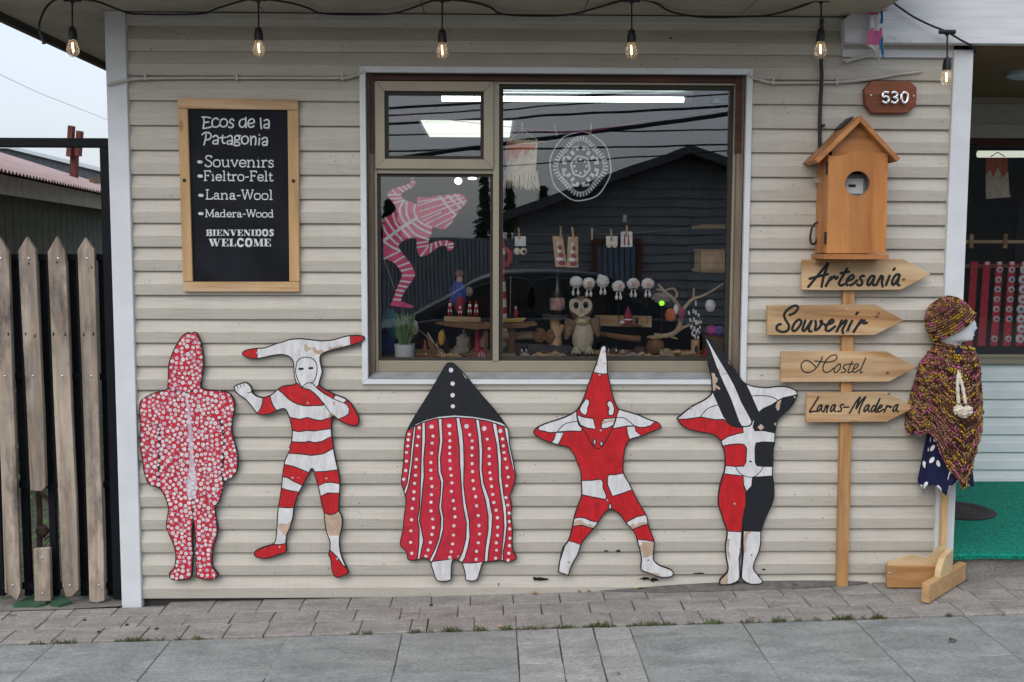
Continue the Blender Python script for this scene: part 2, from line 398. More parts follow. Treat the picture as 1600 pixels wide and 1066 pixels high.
_n = M['bulb_glass'].node_tree; _o = _n.nodes['Material Output']; _s = _o.inputs[0].links[0].from_socket
_d = _n.nodes.new('ShaderNodeBsdfTranslucent'); _d.inputs[0].default_value = (.95, .86, .72, 1); _m = _n.nodes.new('ShaderNodeMixShader'); _m.inputs[0].default_value = .16
_n.links.new(_s, _m.inputs[1]); _n.links.new(_d.outputs[0], _m.inputs[2]); _n.links.new(_m.outputs[0], _o.inputs[0])

# ------------------------------------------------------------------ ground
def sheet(name, x0, x1, y0, y1, dz, mat, label, nx=24):
    mb = MB(); xs = [x0+(x1-x0)*i/nx for i in range(nx+1)]
    xs = sorted(set(xs+[q for q in (-9.0, 9.0) if x0 < q < x1]))
    vs = [(x, y, gz(x)+dz) for x in xs for y in (y0, y1)]
    mb.add(vs, [(2*i, 2*i+2, 2*i+3, 2*i+1) for i in range(len(xs)-1)])
    o = mb.build(name, mat); return tag(o, label, None, None, 'structure')
sheet('ground', -600, 600, -600, 600, -.16, M['earth'], 'bare ground and yards reaching away behind the houses')
sheet('road', -60, 60, -12.5, -5.6, -.13, M['asphalt'], 'dark asphalt street in front of the shop')
sheet('yard', -9, -1.66, .14, 12, -.02, M['earth'], 'earth and weeds of the yard behind the picket fence')
pav = sheet('pavement', -40, 40, -5.6, .13, -.014, M['joint'], 'grey stone slab pavement along the shop front')
def stone(name, x0, x1, y0, y1, mat, up=0, gap=.0018):
    x0 += gap; x1 -= gap; y0 += gap; y1 -= gap; z = lambda x: gz(x)+up+R.uniform(-.0012, .0012); e = .003; mb = MB()
    j = lambda: R.uniform(-.002, .002)
    c = [(x0+j(), y0+j()), (x1+j(), y0+j()), (x1+j(), y1+j()), (x0+j(), y1+j())]
    cx, cy = (x0+x1)/2, (y0+y1)/2
    ins = [(a+(e if a < cx else -e), b+(e if b < cy else -e)) for a, b in c]
    vs = [(a, b, gz(a)-.03) for a, b in c]+[(a, b, z(a)-.003) for a, b in c]+[(a, b, z(a)) for a, b in ins]
    fs = [(8, 9, 10, 11)]
    for q in (0, 4): fs += [(q+i, q+(i+1) % 4, q+4+(i+1) % 4, q+4+i) for i in range(4)]
    mb.add(vs, fs); return mb.build(name, mat, pav)
rows = [(-.155, .02), (-.302, -.155), (-.462, -.302)]
for ri, (ya, yb) in enumerate(rows):
    x = -2.62+[.02, .09, .05][ri]
    while x < 2.95:
        wd = R.choice([.17, .18, .195, .20, .215])*(1 if R.random() > .08 else .42)
        stone('paver', x, x+wd, ya, yb+(.03 if ri == 0 and x < -1.75 else 0) if ri else (.02 if x > -1.7 else -.045), M['paver'], .002*ri*0+R.uniform(-.001, .002)); x += wd
for (ya, yb) in ((-.9, -.478), (-1.36, -.9)):
    xs = [-3.284, -2.8, -2.31, -1.826, -1.34, -.856, -.373, .106]
    for a, b in zip(xs, xs[1:]): stone('paving_slab', a, b, ya, yb, M['slab'], -.002, .0011)
    xs = [.58, 1.06, 1.535, 2.004, 2.48, 2.96, 3.44]
    for a, b in zip(xs, xs[1:]): stone('paving_slab', a, b, ya, yb, M['slab'], -.002, .0011)
for a, b, ys in ((.106, .278, (-.478, -.632, -.845, -1.06, -1.3)), (.278, .428, (-.478, -.585, -.77, -1.0, -1.2)), (.428, .58, (-.478, -.605, -.79, -1.08, -1.3))):
    for c, d in zip(ys, ys[1:]): stone('paver', a, b, d, c, M['strip'], -.001, .0018)
o = sheet('pavement_verge', -40, 40, -5.6, -1.36, -.004, M['concrete'], 'concrete edge of the pavement nearer the street')
mb = MB(); mb.box(-40, 40, -5.75, -5.6, -.3, 0); kb = mb.build('kerb', M['concrete'])
for v in kb.data.vertices: v.co.z += gz(v.co.x)
tag(kb, 'concrete kerb between pavement and street', None, None, 'structure')
mb = MB()                                                             # cement run along the wall foot, by the fence too
pts = [(-2.6, .06), (-2.6, -.05), (-1.95, -.06), (-1.72, -.04), (-1.6, .0), (-1.6, .12), (-2.6, .12)]
mb.add([(x, y, gz(x)+.002+R.uniform(0, .006)) for x, y in pts], [tuple(range(len(pts)))[::-1]])
tag(mb.build('cement_strip', M['concrete']), 'rough cement strip under the picket fence', None, None, 'structure')
mb = MB()
xs = [.50+i*.06 for i in range(22)]
tp = [max(0.02, math.sin(math.pi*i/21))**.6 for i in range(22)]
vs = [(x, -.01-.07*q+R.uniform(-.005, .005), gz(x)+.003) for x, q in zip(xs, tp)]+[(x, .0, gz(x)+.004+.022*q) for x, q in zip(xs, tp)]
mb.add(vs, [(i, i+1, 23+i, 22+i) for i in range(21)])
tag(mb.build('cement_fillet', plain('dark_cement', (.12, .115, .105), .9, .3, 30, .5)), 'dark cement fillet at the foot of the siding', None, None, 'structure')

# ------------------------------------------------------------------ the shop
shop = thing('shop_building', (0.2, 0, .0), 'beige clapboard souvenir shop with a large display window and porch', 'building')
XL, XR = -1.612, 2.062
wx0, wx1, wz0, wz1 = -.588, 1.162, .983, 2.402         # white window trim, outer
ox0, ox1, oz0, oz1 = wx0+.026, wx1-.026, wz0+.027, wz1-.028   # opening inside the trim
ZB = [1.6+4.8*(.20258-.022457*k) for k in range(25)]     # lower edges of the siding courses
zs = 2.632                                                 # soffit
mb = MB(); yb = .012                                       # sheathing with the window opening
for a, b, c, d in ((XL-.06, ox0, -.3, zs), (ox1, XR+.06, -.3, zs), (ox0, ox1, -.3, oz0), (ox0, ox1, oz1, zs)): mb.box(a, b, yb, yb+.1, c, d)
wall = mb.build('wall', M['room'], shop)
S = ZB[0]-ZB[1]
prof = [(0, .008), (0, -.0115), (.003, -.0125), (S*.45, -.0175), (S*.50, -.0150), (S*1.0, .0040), (S*1.06, .006)]
def plank(x0, x1, zb, lo=None, hi=None):
    pr = [(h, y) for h, y in prof]
    def clip(pr, lim, above):
        out = []
        for (h0, y0), (h1, y1) in zip(pr, pr[1:]):
            k0, k1 = (h0 >= lim) == above or h0 == lim, (h1 >= lim) == above or h1 == lim
            if k0: out.append((h0, y0))
            if k0 != k1 and h1 != h0: out.append((lim, y0+(y1-y0)*(lim-h0)/(h1-h0)))
        if (pr[-1][0] >= lim) == above: out.append(pr[-1])
        return out
    if lo is not None: pr = clip(pr, lo-zb, True)
    if hi is not None: pr = clip(pr, hi-zb, False)
    if len(pr) < 2: return
    nx = max(2, int((x1-x0)/.25)); mb = MB(); vs = []
    ph = R.uniform(0, 6)
    for i in range(nx+1):
        x = x0+(x1-x0)*i/nx; dy = .0012*math.sin(x*2.7+ph)+R.uniform(-.0004, .0004); dz = .0012*math.sin(x*1.9+ph*2)
        vs += [(x, y+dy, zb+h+dz) for h, y in pr]
    k = len(pr); mb.add(vs, [(i*k+j, (i+1)*k+j, (i+1)*k+j+1, i*k+j+1) for i in range(nx) for j in range(k-1)])
    return mb.build('siding_plank', M['siding'], wall)
ztop = 2.608
for k in range(-1, 25):
    zb = ZB[0]+S if k < 0 else ZB[k]
    if k < 0: continue
    zt = zb+S*1.02
    hi = ztop if k == 0 else None
    if zt <= oz0 or zb >= oz1: plank(XL, XR, zb, None, hi)
    else:
        plank(XL, ox0, zb); plank(ox1, XR, zb)
        if zb < oz0: plank(ox0, ox1, zb, None, oz0)
        if zt > oz1: plank(ox0, ox1, zb, oz1, None)
hole = plain('hole_black', (.006, .006, .005), .9, .1, 10, .1)
def blot(px, py, wpx, hpx, y=-.0165, seed=1, mat=hole, name='hole'):
    rr = random.Random(seed); pts = []
    for i in range(14):
        t = 2*math.pi*i/14; q = rr.uniform(.55, 1.1); pts.append(W(px+wpx/2*math.cos(t)*q, py+hpx/2*math.sin(t)*q, y))
    mb = MB(); mb.add([p for p in pts], [tuple(range(14))]); return mb.build(name, mat, wall)
for i, (a, b, c, d) in enumerate(((845, 905, 24, 6), (1008, 904, 20, 5), (1022, 906, 14, 7), (1193, 890, 8, 3), (1094, 896, 22, 3), (836, 904, 8, 6), (1417, 113, 4, 4), (1423, 112, 7, 3), (1048, 60, 4, 4), (947, 861, 8, 3), (966, 861, 9, 4), (779, 913, 2, 7))):
    blot(a, b, c, d, seed=i)
mb = MB()                                                  # broken end of the channel above the number plaque
mb.prism([W(1317, 93, -.03), W(1372, 81, -.03), W(1376, 84, -.03), W(1322, 98, -.03)], -.03, -.022); mb.build('loose_channel', M['trim_top'], wall)
# corner posts, top channel, soffit, beam
mb = MB(); mb.box(-1.7, -1.609, -.03, .2, -.056, zs); mb.build('corner_post', M['white_trim'], shop, bevel=.004)
mb = MB(); mb.box(2.059, 2.147, -.03, .12, gz(2.1)+.02, 2.489); mb.build('corner_post', M['white_trim'], shop, bevel=.004)
a = W(205, 24, -.02); b = W(1318, 42, -.02)
mb = MB(); mb.box(-1.606, b.x, -.024, .012, 2.596, 2.627); mb.build('top_channel', M['trim_top'], shop, bevel=.002)
mb = MB(); mb.box(b.x-.008, b.x+.004, -.024, .012, 2.489, 2.6); mb.build('top_channel', M['trim_top'], shop)
mb = MB(); mb.box(b.x, 2.059, -.02, .012, 2.456, 2.489); mb.build('top_channel', M['white_trim'], shop)
SX = -2.165
mb = MB()
for i, x in enumerate([SX, -1.7, -1.0, -.3, .4, 1.1, 1.69]):
    if i: mb.box(x0_, x-.002, -.58, 0.02, zs, zs+.02)
    x0_ = x+.002
mb.box(SX, -1.7, .02, 3.0, zs, zs+.02)
mb.build('soffit', M['soffit'], shop)
mb = MB(); mb.box(SX-.03, SX, -.61, 3.0, zs-.035, zs+.2); mb.box(SX-.03, 1.75, -.64, -.61, zs-.012, zs+.2); mb.build('fascia', M['dark_fascia'], shop)
mb = MB(); X2 = 1.78; mb.add([(SX-.1, -.72, zs+.2), (X2, -.72, zs+.2), (X2, 2.5, zs+1.1), (SX-.1, 2.5, zs+1.1), (4.5, 7, zs+.2), (SX-.1, 7, zs+.2), (X2, -.12, zs+.42), (4.5, -.12, zs+.42), (4.5, 2.5, zs+1.1)], [(0, 1, 2, 3), (3, 2, 8, 4, 5), (6, 7, 8, 2)])
mb.build('roof', M['dark_fascia'], shop)
bl = [W(1320, 73, -.075), W(1319, 30, -.075), W(1348, 6, -.075), W(1352, -30, -.075)]
mb = MB(); bm_z = W(1500, 68, -.075).z
mb.prism([(bl[0].x, bm_z), (bl[1].x, bl[1].z), (bl[2].x, bl[2].z), (bl[3].x, 2.9), (4.2, 2.9), (4.2, bm_z)], -.075, -.021); mb.build('porch_beam', M['white_beam'], shop, bevel=.003)
mb = MB(); mb.box(1.72, 4.4, -.14, -.02, 2.9, 3.04); mb.build('fascia', M['dark_fascia'], shop)
mb = MB(); mb.box(SX+.4, -1.72, .12, 6, -.1, zs+.9); mb.box(-1.69, -1.62, .2, 6, -.1, zs); mb.v = mb.v[8:]; mb.f = mb.f[6:]; mb.f = [[i-8 for i in f] for f in mb.f]; mb.mi = mb.mi[6:]
mb.build('side_wall', M['siding'], shop)
# conduits on the wall
cond = MB(); pts = [W(168, 133, -.04), W(172, 131, -.045), W(185, 128, -.045), W(200, 125, -.04), W(215, 123, -.026), W(300, 122, -.022), W(450, 122, -.022), W(535, 122, -.022), W(548, 120, -.024), W(568, 113, -.03)]
cond.tube([Vector(p) for p in smooth_line([tuple(q) for q in pts], 3)], .0058, 6)
for x in (230, 372, 536): cond.box(W(x, 122).x-.004, W(x, 122).x+.004, -.032, -.012, W(x, 127).z, W(x, 117).z)
tag(cond.build('cable_conduit', M['cable_grey'], None, True), 'thin grey conduit clipped to the wall above the chalkboard', 'conduit')
cond = MB(); pts = [W(1168, 119, -.03), W(1185, 124, -.026), W(1205, 129, -.024), W(1240, 129.5, -.022), W(1305, 128.5, -.022), W(1360, 124, -.024), W(1400, 117, -.022), W(1438, 112.5, -.022), W(1442, 110, -.012)]
cond.tube([Vector(p) for p in smooth_line([tuple(q) for q in pts], 3)], .006, 6)
for x in (1206, 1305): cond.box(W(x, 122).x-.004, W(x, 122).x+.004, -.032, -.012, W(x, 134).z, W(x, 124).z)
tag(cond.build('cable_conduit', M['cable_grey'], None, True), 'thin grey conduit right of the display window ending near the plaque', 'conduit')
cond = MB(); pts = [W(1284, 30, -.028), W(1283, 90, -.028), W(1284, 120, -.036), W(1282, 160, -.028), W(1281, 190, -.03), W(1281, 232, -.03)]
cond.tube([Vector(p) for p in smooth_line([tuple(q) for q in pts], 3)], .0085, 7)
cond.box(W(1281, 190).x-.012, W(1281, 190).x+.012, -.042, -.012, W(0, 192).z, W(0, 189).z)
tag(cond.build('power_cable', M['rubber'], None, True), 'black power cable running down the wall to the birdhouse box', 'cable')

# ------------------------------------------------------------------ display window
def frame_boxes(mb, x0, x1, z0, z1, w_, y0, y1, wt=None, wb=None, wr=None):
    wt = wt or w_; wb = wb or w_; wr = wr or w_
    mb.box(x0, x0+w_, y0, y1, z0, z1); mb.box(x1-wr, x1, y0, y1, z0, z1)
    mb.box(x0+w_, x1-wr, y0, y1, z1-wt, z1); mb.box(x0+w_, x1-wr, y0, y1, z0, z0+wb)
def mitred(x0, x1, z0, z1, w_, y0, y1, name, mats, parent, bev=.003):
    c = [(x0, z0), (x1, z0), (x1, z1), (x0, z1)]; i = [(x0+w_, z0+w_), (x1-w_, z0+w_), (x1-w_, z1-w_), (x0+w_, z1-w_)]
    for k in range(4):
        j = (k+1) % 4; mb = MB(); mb.prism([c[k], c[j], i[j], i[k]], y0, y1); mb.build(name, mats[k], parent, bevel=bev)
win = MB(); fx0, fx1, fz0, fz1 = ox0+.028, ox1-.03, oz0+.024, oz1-.026
frame_boxes(win, fx0, fx1, fz0, fz1, .014, .036, .1, .012, .05, .012)
mxp = W(775, 350, .05).x; win.box(mxp-.014, mxp+.014, .03, .1, fz0+.05, fz1-.012)
tz = W(690, 267, .05).z; win.box(fx0+.014, mxp-.014, .036, .1, tz-.014, tz+.012)
window = win.build('window', M['alu'], shop, bevel=.002)
mitred(wx0, wx1, wz0, wz1, .027, -.027, .0, 'trim', [M['white_trim']]*4, window)
rv = MB(); rv.box(ox0, fx0, .02, .09, oz0, oz1); rv.build('reveal', M['grey_reveal'], window)
rv = MB(); rv.box(fx1, ox1, .02, .09, oz0, oz1); rv.build('reveal', M['grey_reveal'], window)
rv = MB(); rv.box(fx0, fx1, .02, .09, fz1, oz1); rv.build('reveal', M['brown_reveal'], window)
for px0, px1 in ((577, 585), (1150, 1158)):
    a = W(px0, 118, .018); b = W(px1, 240, .018); pb = MB(); pb.box(a.x, b.x, .0175, .0195, b.z, a.z-.006); pb.build('reveal', M['brown_reveal'], window)
rv = MB(); rv.add([(fx0, .036, fz0), (fx1, .036, fz0), (ox1, -.03, oz0), (ox0, -.03, oz0), (fx0, .036, oz0-.01), (fx1, .036, oz0-.01)], [(3, 2, 1, 0)]); rv.build('sill', M['sill'], window)
def pane(x0, x1, z0, z1, y, g=.012):
    mb = MB(); frame_boxes(mb, x0, x1, z0, z1, g, y-.012, y+.02); mb.build('gasket', M['alu_dark'], window)
    mb = MB(); mb.box(x0+g*.5, x1-g*.5, y, y+.006, z0+g*.5, z1-g*.5); mb.build('pane', M['glass'], window)
# opening sash top left
a = W(588, 128, .03); b = W(771, 262, .03)
mitred(fx0+.008, mxp-.012, tz+.006, fz1-.004, .044, .018, .06, 'sash', [M['alu']]*4, window, .002)
pane(fx0+.05, mxp-.054, tz+.048, fz1-.046, .045, .017)
pane(fx0+.014, mxp-.014, fz0+.05, tz-.014, .062, .012)
pane(mxp+.014, fx1-.012, fz0+.05, fz1-.012, .062, .018)
# room behind it, ceiling and lights
mb = MB(); x0, x1, y0, y1, z0, z1 = -1.58, 2.04, .115, 6.2, .1, 2.62
mb.add([(x0, y0, z0), (x1, y0, z0), (x1, y1, z0), (x0, y1, z0), (x0, y0, z1), (x1, y0, z1), (x1, y1, z1), (x0, y1, z1)], [(0, 1, 2, 3), (7, 6, 5, 4), (1, 5, 6, 2), (2, 6, 7, 3), (3, 7, 4, 0)])
mb.build('room', M['room'], shop)
E_tube = emit('lit_tube', (.84, 1, .95), 7)
E_panel = emit('lit_panel', (.93, .97, .88), .95)
E_bulb = emit('lit_globe', (1, 1, .96), 3.0)
zc = 2.60
def ceil_light(px0, py0, px1, py1, name, label, tubes):
    a = WZ(px0, py0, zc); b = WZ(px1, py0, zc); ya = a.y; yb_ = WZ(px0, py1, zc).y
    t = thing(name, ((a.x+b.x)/2, ya, zc), label, 'ceiling light')
    mb = MB(); mb.box(a.x-.03, b.x+.05, ya-.01, yb_+.02, zc+.0, zc+.02); mb.build('housing', M['white_trim'], t)
    n = tubes
    if n:
        for i in range(n):
            y = ya+(yb_-ya)*(i+.5)/n; mb = MB(); mb.tube([(a.x, y, zc-.02), (b.x, y, zc-.02)], .013, 8); mb.build('tube', E_tube, t, True)
    else:
        mb = MB(); mb.box(a.x, b.x, ya, yb_, zc-.012, zc-.001); mb.build('diffuser', E_panel, t)
    return t
t = thing('tube_light', W(880, 150, .5), 'long twin fluorescent tube light hanging just inside the window head', 'ceiling light')
for py, yy_, r_ in ((155, .50, .013), (143, .62, .008)):
    a, b = W(690, py-1, yy_), W(1068, py+1, yy_); mb = MB(); mb.tube([a, b], r_, 10); mb.build('tube', E_tube, t, True)
    mb = MB(); mb.tube([b, b+Vector((.045, 0, 0))], r_*1.15, 10); mb.build('tube_cap', M['white_trim'], t, True)
a, b = W(686, 148, .55), W(1085, 149, .55); mb = MB(); mb.box(a.x, b.x, .48, .62, a.z+.022, a.z+.06); mb.build('housing', M['white_trim'], t)
for x in (a.x+.2, b.x-.2): mb = MB(); mb.tube([(x, .55, a.z+.06), (x, .55, 2.62)], .004, 5); mb.build('hanger', M['rubber'], t)
ceil_light(658, 188, 800, 212, 'ceiling_light', 'white rectangular light panel on the ceiling deep inside the shop', 0)
for px, py, rx, lab in ((716, 283, 6, 'round white globe lamp glowing inside the left window pane'), (738, 279, 7, 'flat white ceiling lamp beside the globe lamp inside the window')):
    c = W(px, py, 4.4); mb = MB(); r = rx*mpp(4.4)
    mb.blob(c, r, r, r*(.9 if rx == 6 else .3), 0, 14, 8); tag(mb.build('globe_lamp', E_bulb, None, True), lab, 'lamp')

# ------------------------------------------------------------------ porch on the right
pz = .192
PB = 1.5
mb = MB(); mb.box(2.06, 4.4, .0, PB+.2, -.1, pz-.012); st = mb.build('porch_step', M['concrete'], shop, bevel=.008)
mb = MB(); mb.box(2.06, 4.4, -.012, PB-.002, pz-.011, pz); nn = 30
vs = []; 
for i in range(nn+1):
    x = 2.12+(4.4-2.12)*i/nn; dz = .012*math.sin(x*6)+.006*math.sin(x*17)
    vs += [(x, -.016, pz-.002), (x, -.026, pz-.012), (x, -.022-.003*math.sin(x*9), pz-.032+dz*.4)]
mb.add(vs, [(3*i+j, 3*i+j+1, 3*i+4+j, 3*i+3+j) for i in range(nn) for j in range(2)])
tag(mb.build('green_carpet', M['green_carpet']), 'bright green carpet covering the porch floor', 'carpet')
c = WZ(1500, 799, pz); mb = MB(); mb.lathe((c.x-.02, c.y, pz), [(0, .0), (.195, .0), (.2, .006), (.185, .014), (.14, .014), (.13, .010), (.1, .010), (.095, .015), (0, .015)], 28)
tag(mb.build('round_mat', plain('dark_mat', (.035, .03, .03), .8, .4, 60, .8, fine=.004), None, True), 'dark round doormat lying on the green carpet', 'doormat')
mb = MB(); zt = 2.5; mb.box(2.15, 4.4, -.02, PB+.1, zt, zt+.03); mb.build('porch_ceiling', M['brown_ceiling'], shop)
pw = MB(); q = W(1550, 555, PB); z_sill = q.z; z_wtop = W(1550, 228, PB).z
pw.box(2.06, 4.6, PB+.02, PB+.1, pz-.1, z_sill-.02); pw.box(2.06, 4.6, PB+.02, PB+.1, z_wtop+.02, zt); pwall = pw.build('porch_wall', M['room'], shop)
def porch_plank(zb, h, mat):
    mb = MB(); pr = [(0, .02), (0, -.0), (h*.5, .004), (h*.55, .008), (h, .018)]
    vs = [(x, PB+y, zb+k) for x in (2.06, 4.6) for k, y in pr]; n = len(pr)
    mb.add(vs, [(j, n+j, n+j+1, j+1) for j in range(n-1)]); mb.build('siding_plank', mat, pwall)
h = .1085; z = z_sill-.05-h
while z > pz-.1: porch_plank(z, h, M['porch_siding']); z -= h
z = z_wtop+.045
while z < zt: porch_plank(z, min(h*1.5, zt-z), M['siding']); z += h*1.5
mb = MB(); mb.box(2.06, 4.6, PB-.02, PB+.06, z_sill-.05, z_sill); mb.box(2.06, 4.6, PB-.03, PB+.0, z_sill-.012, z_sill+.006); pwin = mb.build('porch_window', M['alu'], shop)
mb = MB(); mb.box(2.06, 4.6, PB-.005, PB+.06, z_wtop, z_wtop+.045); mb.build('head_board', M['brown_reveal'], pwin)
mb = MB(); mb.box(2.06, 4.6, PB+.02, PB+.026, z_sill+.001, z_wtop-.001); mb.build('pane', M['glass'], pwin)
mb = MB(); x0, x1, y0, y1, z0, z1 = 2.0, 4.6, PB+.1, PB+1.9, z_sill-.3, z_wtop+.1
mb.add([(x0, y0, z0), (x1, y0, z0), (x1, y1, z0), (x0, y1, z0), (x0, y0, z1), (x1, y0, z1), (x1, y1, z1), (x0, y1, z1)], [(0, 1, 2, 3), (7, 6, 5, 4), (1, 5, 6, 2), (2, 6, 7, 3), (3, 7, 4, 0)]); mb.build('room', M['room'], shop)
c = WZ(1607, 113, zt); mb = MB(); mb.lathe((c.x, c.y, zt-.03), [(0, 0), (.08, .002), (.105, .012), (.11, .03)], 20)
tag(mb.build('porch_lamp', M['white_trim'], None, True), 'round white lamp flush on the brown porch ceiling', 'lamp')
# ------------------------------------------------------------------ gate and picket fence on the left
yf = .06
P_DARK = plain('knot_dark', (.02, .015, .012), .9, .2, 20, .1)
gate = thing('steel_gate', (-2.0, yf, gz(-2)), 'black square tube steel gate frame left of the shop', 'gate')
def vbar(px_t, py_t, px_b, py_b, wd, y, name='bar', parent=gate, mat=None):
    a = W(px_t, py_t, y); b = W(px_b, py_b, y); mb = MB(); mb.obox(b, a, wd, wd, (0, 1, 0)); return mb.build(name, mat or M['black_metal'], parent, bevel=.003)
a = W(-40, 224, yf); b = W(172, 224, yf)
mb = MB(); mb.box(-2.9, -1.725, yf-.02, yf+.02, b.z-.02, b.z+.021); mb.build('top_rail', M['black_metal'], gate, bevel=.003)
mb = MB(); mb.box(-1.765, -1.724, yf-.018, yf+.022, gz(-1.7)+.01, b.z-.02); mb.build('stile', M['black_metal'], gate, bevel=.003)
for pa, pb in ((24, 46), (68, 88), (114, 133), (160, 175), (-22, 4)): vbar(pa, 398, pb, 930, .032, yf+.045)
for py in (402, 588, 757, 915):
    zz = W(80, py, yf+.02).z; mb = MB(); mb.box(-2.9, -1.765, yf+.012, yf+.028, zz-.015, zz+.015); mb.build('rail', M['black_metal'], gate)
fence = thing('picket_fence', (-2.05, yf-.03, gz(-2)), 'weathered wooden picket fence screwed to the black gate', 'fence')
pk = [[(-15, 394), (0, 370), (15, 394), (20, 560), (27, 740), (33, 925), (28, 937), (20, 931), (9, 925), (3, 740), (-5, 560)],
      [(30, 392), (43, 370), (57, 391), (62, 500), (69, 640), (73, 760), (66, 767), (49, 766), (43, 640), (35, 500)],
      [(53, 857), (79, 856), (81, 938), (55, 939)],
      [(76, 394), (90, 369), (103, 392), (108, 500), (113, 640), (120, 780), (124, 920), (114, 931), (104, 932), (99, 915), (93, 780), (86, 640), (80, 500)],
      [(122, 391), (134, 371), (148, 390), (153, 540), (158, 700), (163, 860), (164, 938), (152, 941), (141, 939), (139, 860), (134, 700), (128, 540)]]
for pts in pk:
    mb = MB(); mb.prism([W(p[0]+R.uniform(-.4, .4), p[1], yf-.035) for p in pts], yf-.045, yf-.02); p = mb.build('picket', M['picket'], fence, bevel=.0025)
    zlist = [q for q in ((404, 588, 915) if len(pts) > 4 else (872, 928))]
    for py in zlist:
        if py > max(q[1] for q in pts) or py < min(q[1] for q in pts): continue
        xs = sorted(q[0] for q in pts); t = (py-370)/560; cx = (pts[0][0]+pts[2][0])/2+t*20 if len(pts) > 4 else 66
        c = W(cx, py, yf-.046); s_ = MB(); s_.blob(c, .006, .003, .006, 0, 8, 5); s_.build('screw', M['screw'], p)
for px, py in ((13, 522), (40, 522), (54.5, 525), (83.5, 522), (102, 523), (131, 523), (146, 522), (45, 412), (89, 410), (143, 418)):
    c = W(px, py, yf-.0456); mb = MB(); n = 9; mb.add([c+Vector((.0045*math.cos(k*2*math.pi/n)*R.uniform(.6, 1.1), 0, (.009 if py > 500 else .006)*math.sin(k*2*math.pi/n)*R.uniform(.7, 1.2))) for k in range(n)], [tuple(range(n))]); mb.build('nail_hole', P_DARK, fence)
rust = plain('rusty_iron', (.05, .032, .024), .8, .4, 30, .4)
tp = thing('water_standpipe', W(62, 945, .16), 'rusty iron water tap and pipe behind the broken picket', 'tap')
mb = MB(); mb.tube([W(62, 950, .16), W(62, 800, .16), W(60, 768, .16)], .014, 8); mb.build('pipe', rust, tp, True)
mb = MB(); mb.blob(W(66, 830, .15), .03, .02, .03, .2); mb.build('valve', rust, tp, True); mb = MB(); mb.tube([W(60, 768, .16), W(76, 780, .13), W(82, 790, .12)], .01, 7); mb.build('spout', rust, tp, True)
# leaves and weeds behind the bars
leafm = plain('weed_leaf', (.06, .12, .03), .6, .5, 8, .2)
for i, (px, py, n, lab) in enumerate(((150, 900, 60, 'low green weeds behind the rightmost picket'), (100, 690, 70, 'leafy shrub showing between the middle pickets'), (40, 870, 60, 'low weeds behind the leftmost pickets'), (70, 930, 30, 'small weeds by the short broken picket'))):
    mb = MB(); c = W(px, py, .6)
    for k in range(n):
        p = c+Vector((R.uniform(-.22, .22), R.uniform(-.25, .3), R.uniform(-.25, .28))); a = R.uniform(0, 6); l = R.uniform(.03, .06)
        d = Vector((math.cos(a), math.sin(a), R.uniform(-.4, .6)))*l; s_ = Vector((-math.sin(a), math.cos(a), .2))*l*.35
        mb.add([p-d, p+s_, p+d, p-s_], [(0, 1, 2, 3)])
    pl = thing('weed_plant', (c.x, c.y, gz(c.x)), lab, 'plant'); mb.build('foliage', leafm, pl)
    st_ = MB()
    for k in range(4): st_.tube([(c.x+R.uniform(-.05, .05), c.y, gz(c.x)-.02), c+Vector((R.uniform(-.15, .15), R.uniform(-.1, .1), .1))], .004, 5)
    st_.build('stem', leafm, pl)
grn = plain('green_painted_stone', (.03, .085, .045), .7, .4, 14, .3)
for pts, lab in (([(20, 951), (40, 941), (58, 935), (72, 948), (60, 951)], 'flat green painted stone left of the short picket'), ([(80, 940), (100, 936), (112, 946), (92, 951), (80, 949)], 'flat green painted stone right of the short picket')):
    mb = MB(); vs = [G(*p) for p in pts]; n = len(vs)
    mb.add([v+Vector((0, 0, .004)) for v in vs]+[v+Vector((0, 0, .02)) for v in vs], [tuple(range(n, 2*n))[::-1]]+[(i, (i+1) % n, n+(i+1) % n, n+i) for i in range(n)]); tag(mb.build('green_stone', grn), lab, 'stone')
# ------------------------------------------------------------------ neighbouring shed, grey roof, timber cross
shedw = plain('grey_green_shed_board', (.075, .085, .065), .8, .25, 14, .2)
shed = thing('neighbour_shed', (-3.6, 2.2, gz(-3.6)), 'grey green board shed with a red corrugated roof behind the fence', 'shed')
A = Vector((-3.42, 1.9, 0)); B = Vector((-4.35, 9.2, 0)); dv = (B-A).normalized(); nrm = Vector((dv.y, -dv.x, 0)); Ln = (B-A).length; ez = 1.975
def SP(s, o, z): return A+dv*s+nrm*o+Vector((0, 0, z))
mb = MB(); mb.add([SP(0, 0, -.2), SP(Ln, 0, -.2), SP(Ln, 0, ez+.19), SP(0, 0, ez+.19), SP(0, -3, -.2), SP(0, -3, ez+.19)], [(0, 1, 2, 3), (4, 0, 3, 5)]); sw = mb.build('wall', M['joint'], shed)
s = 0.0
while s < Ln-.2:
    wd = .185; mb = MB(); a, b, c, d = SP(s+.006, .0, -.2), SP(s+wd-.006, .0, -.2), SP(s+wd-.006, .0, ez), SP(s+.006, .0, ez); o_ = nrm*.02
    mb.add([a, b, c, d, a+o_, b+o_, c+o_, d+o_], [(4, 5, 6, 7), (0, 4, 7, 3), (5, 1, 2, 6)]); mb.build('board', shedw, sw); s += wd
mb = MB(); q = [(0.02, ez), (.24, ez-.03), (.24, ez+.1), (0.02, ez+.1)]
mb.add([SP(-.3, o, z) for o, z in q]+[SP(Ln, o, z) for o, z in q], [(0, 1, 5, 4), (1, 2, 6, 5), (2, 3, 7, 6), (0, 3, 2, 1)]); mb.build('eave_board', plain('eave_board_beige', (.22, .20, .165), .7, .2, 12, .2), shed)
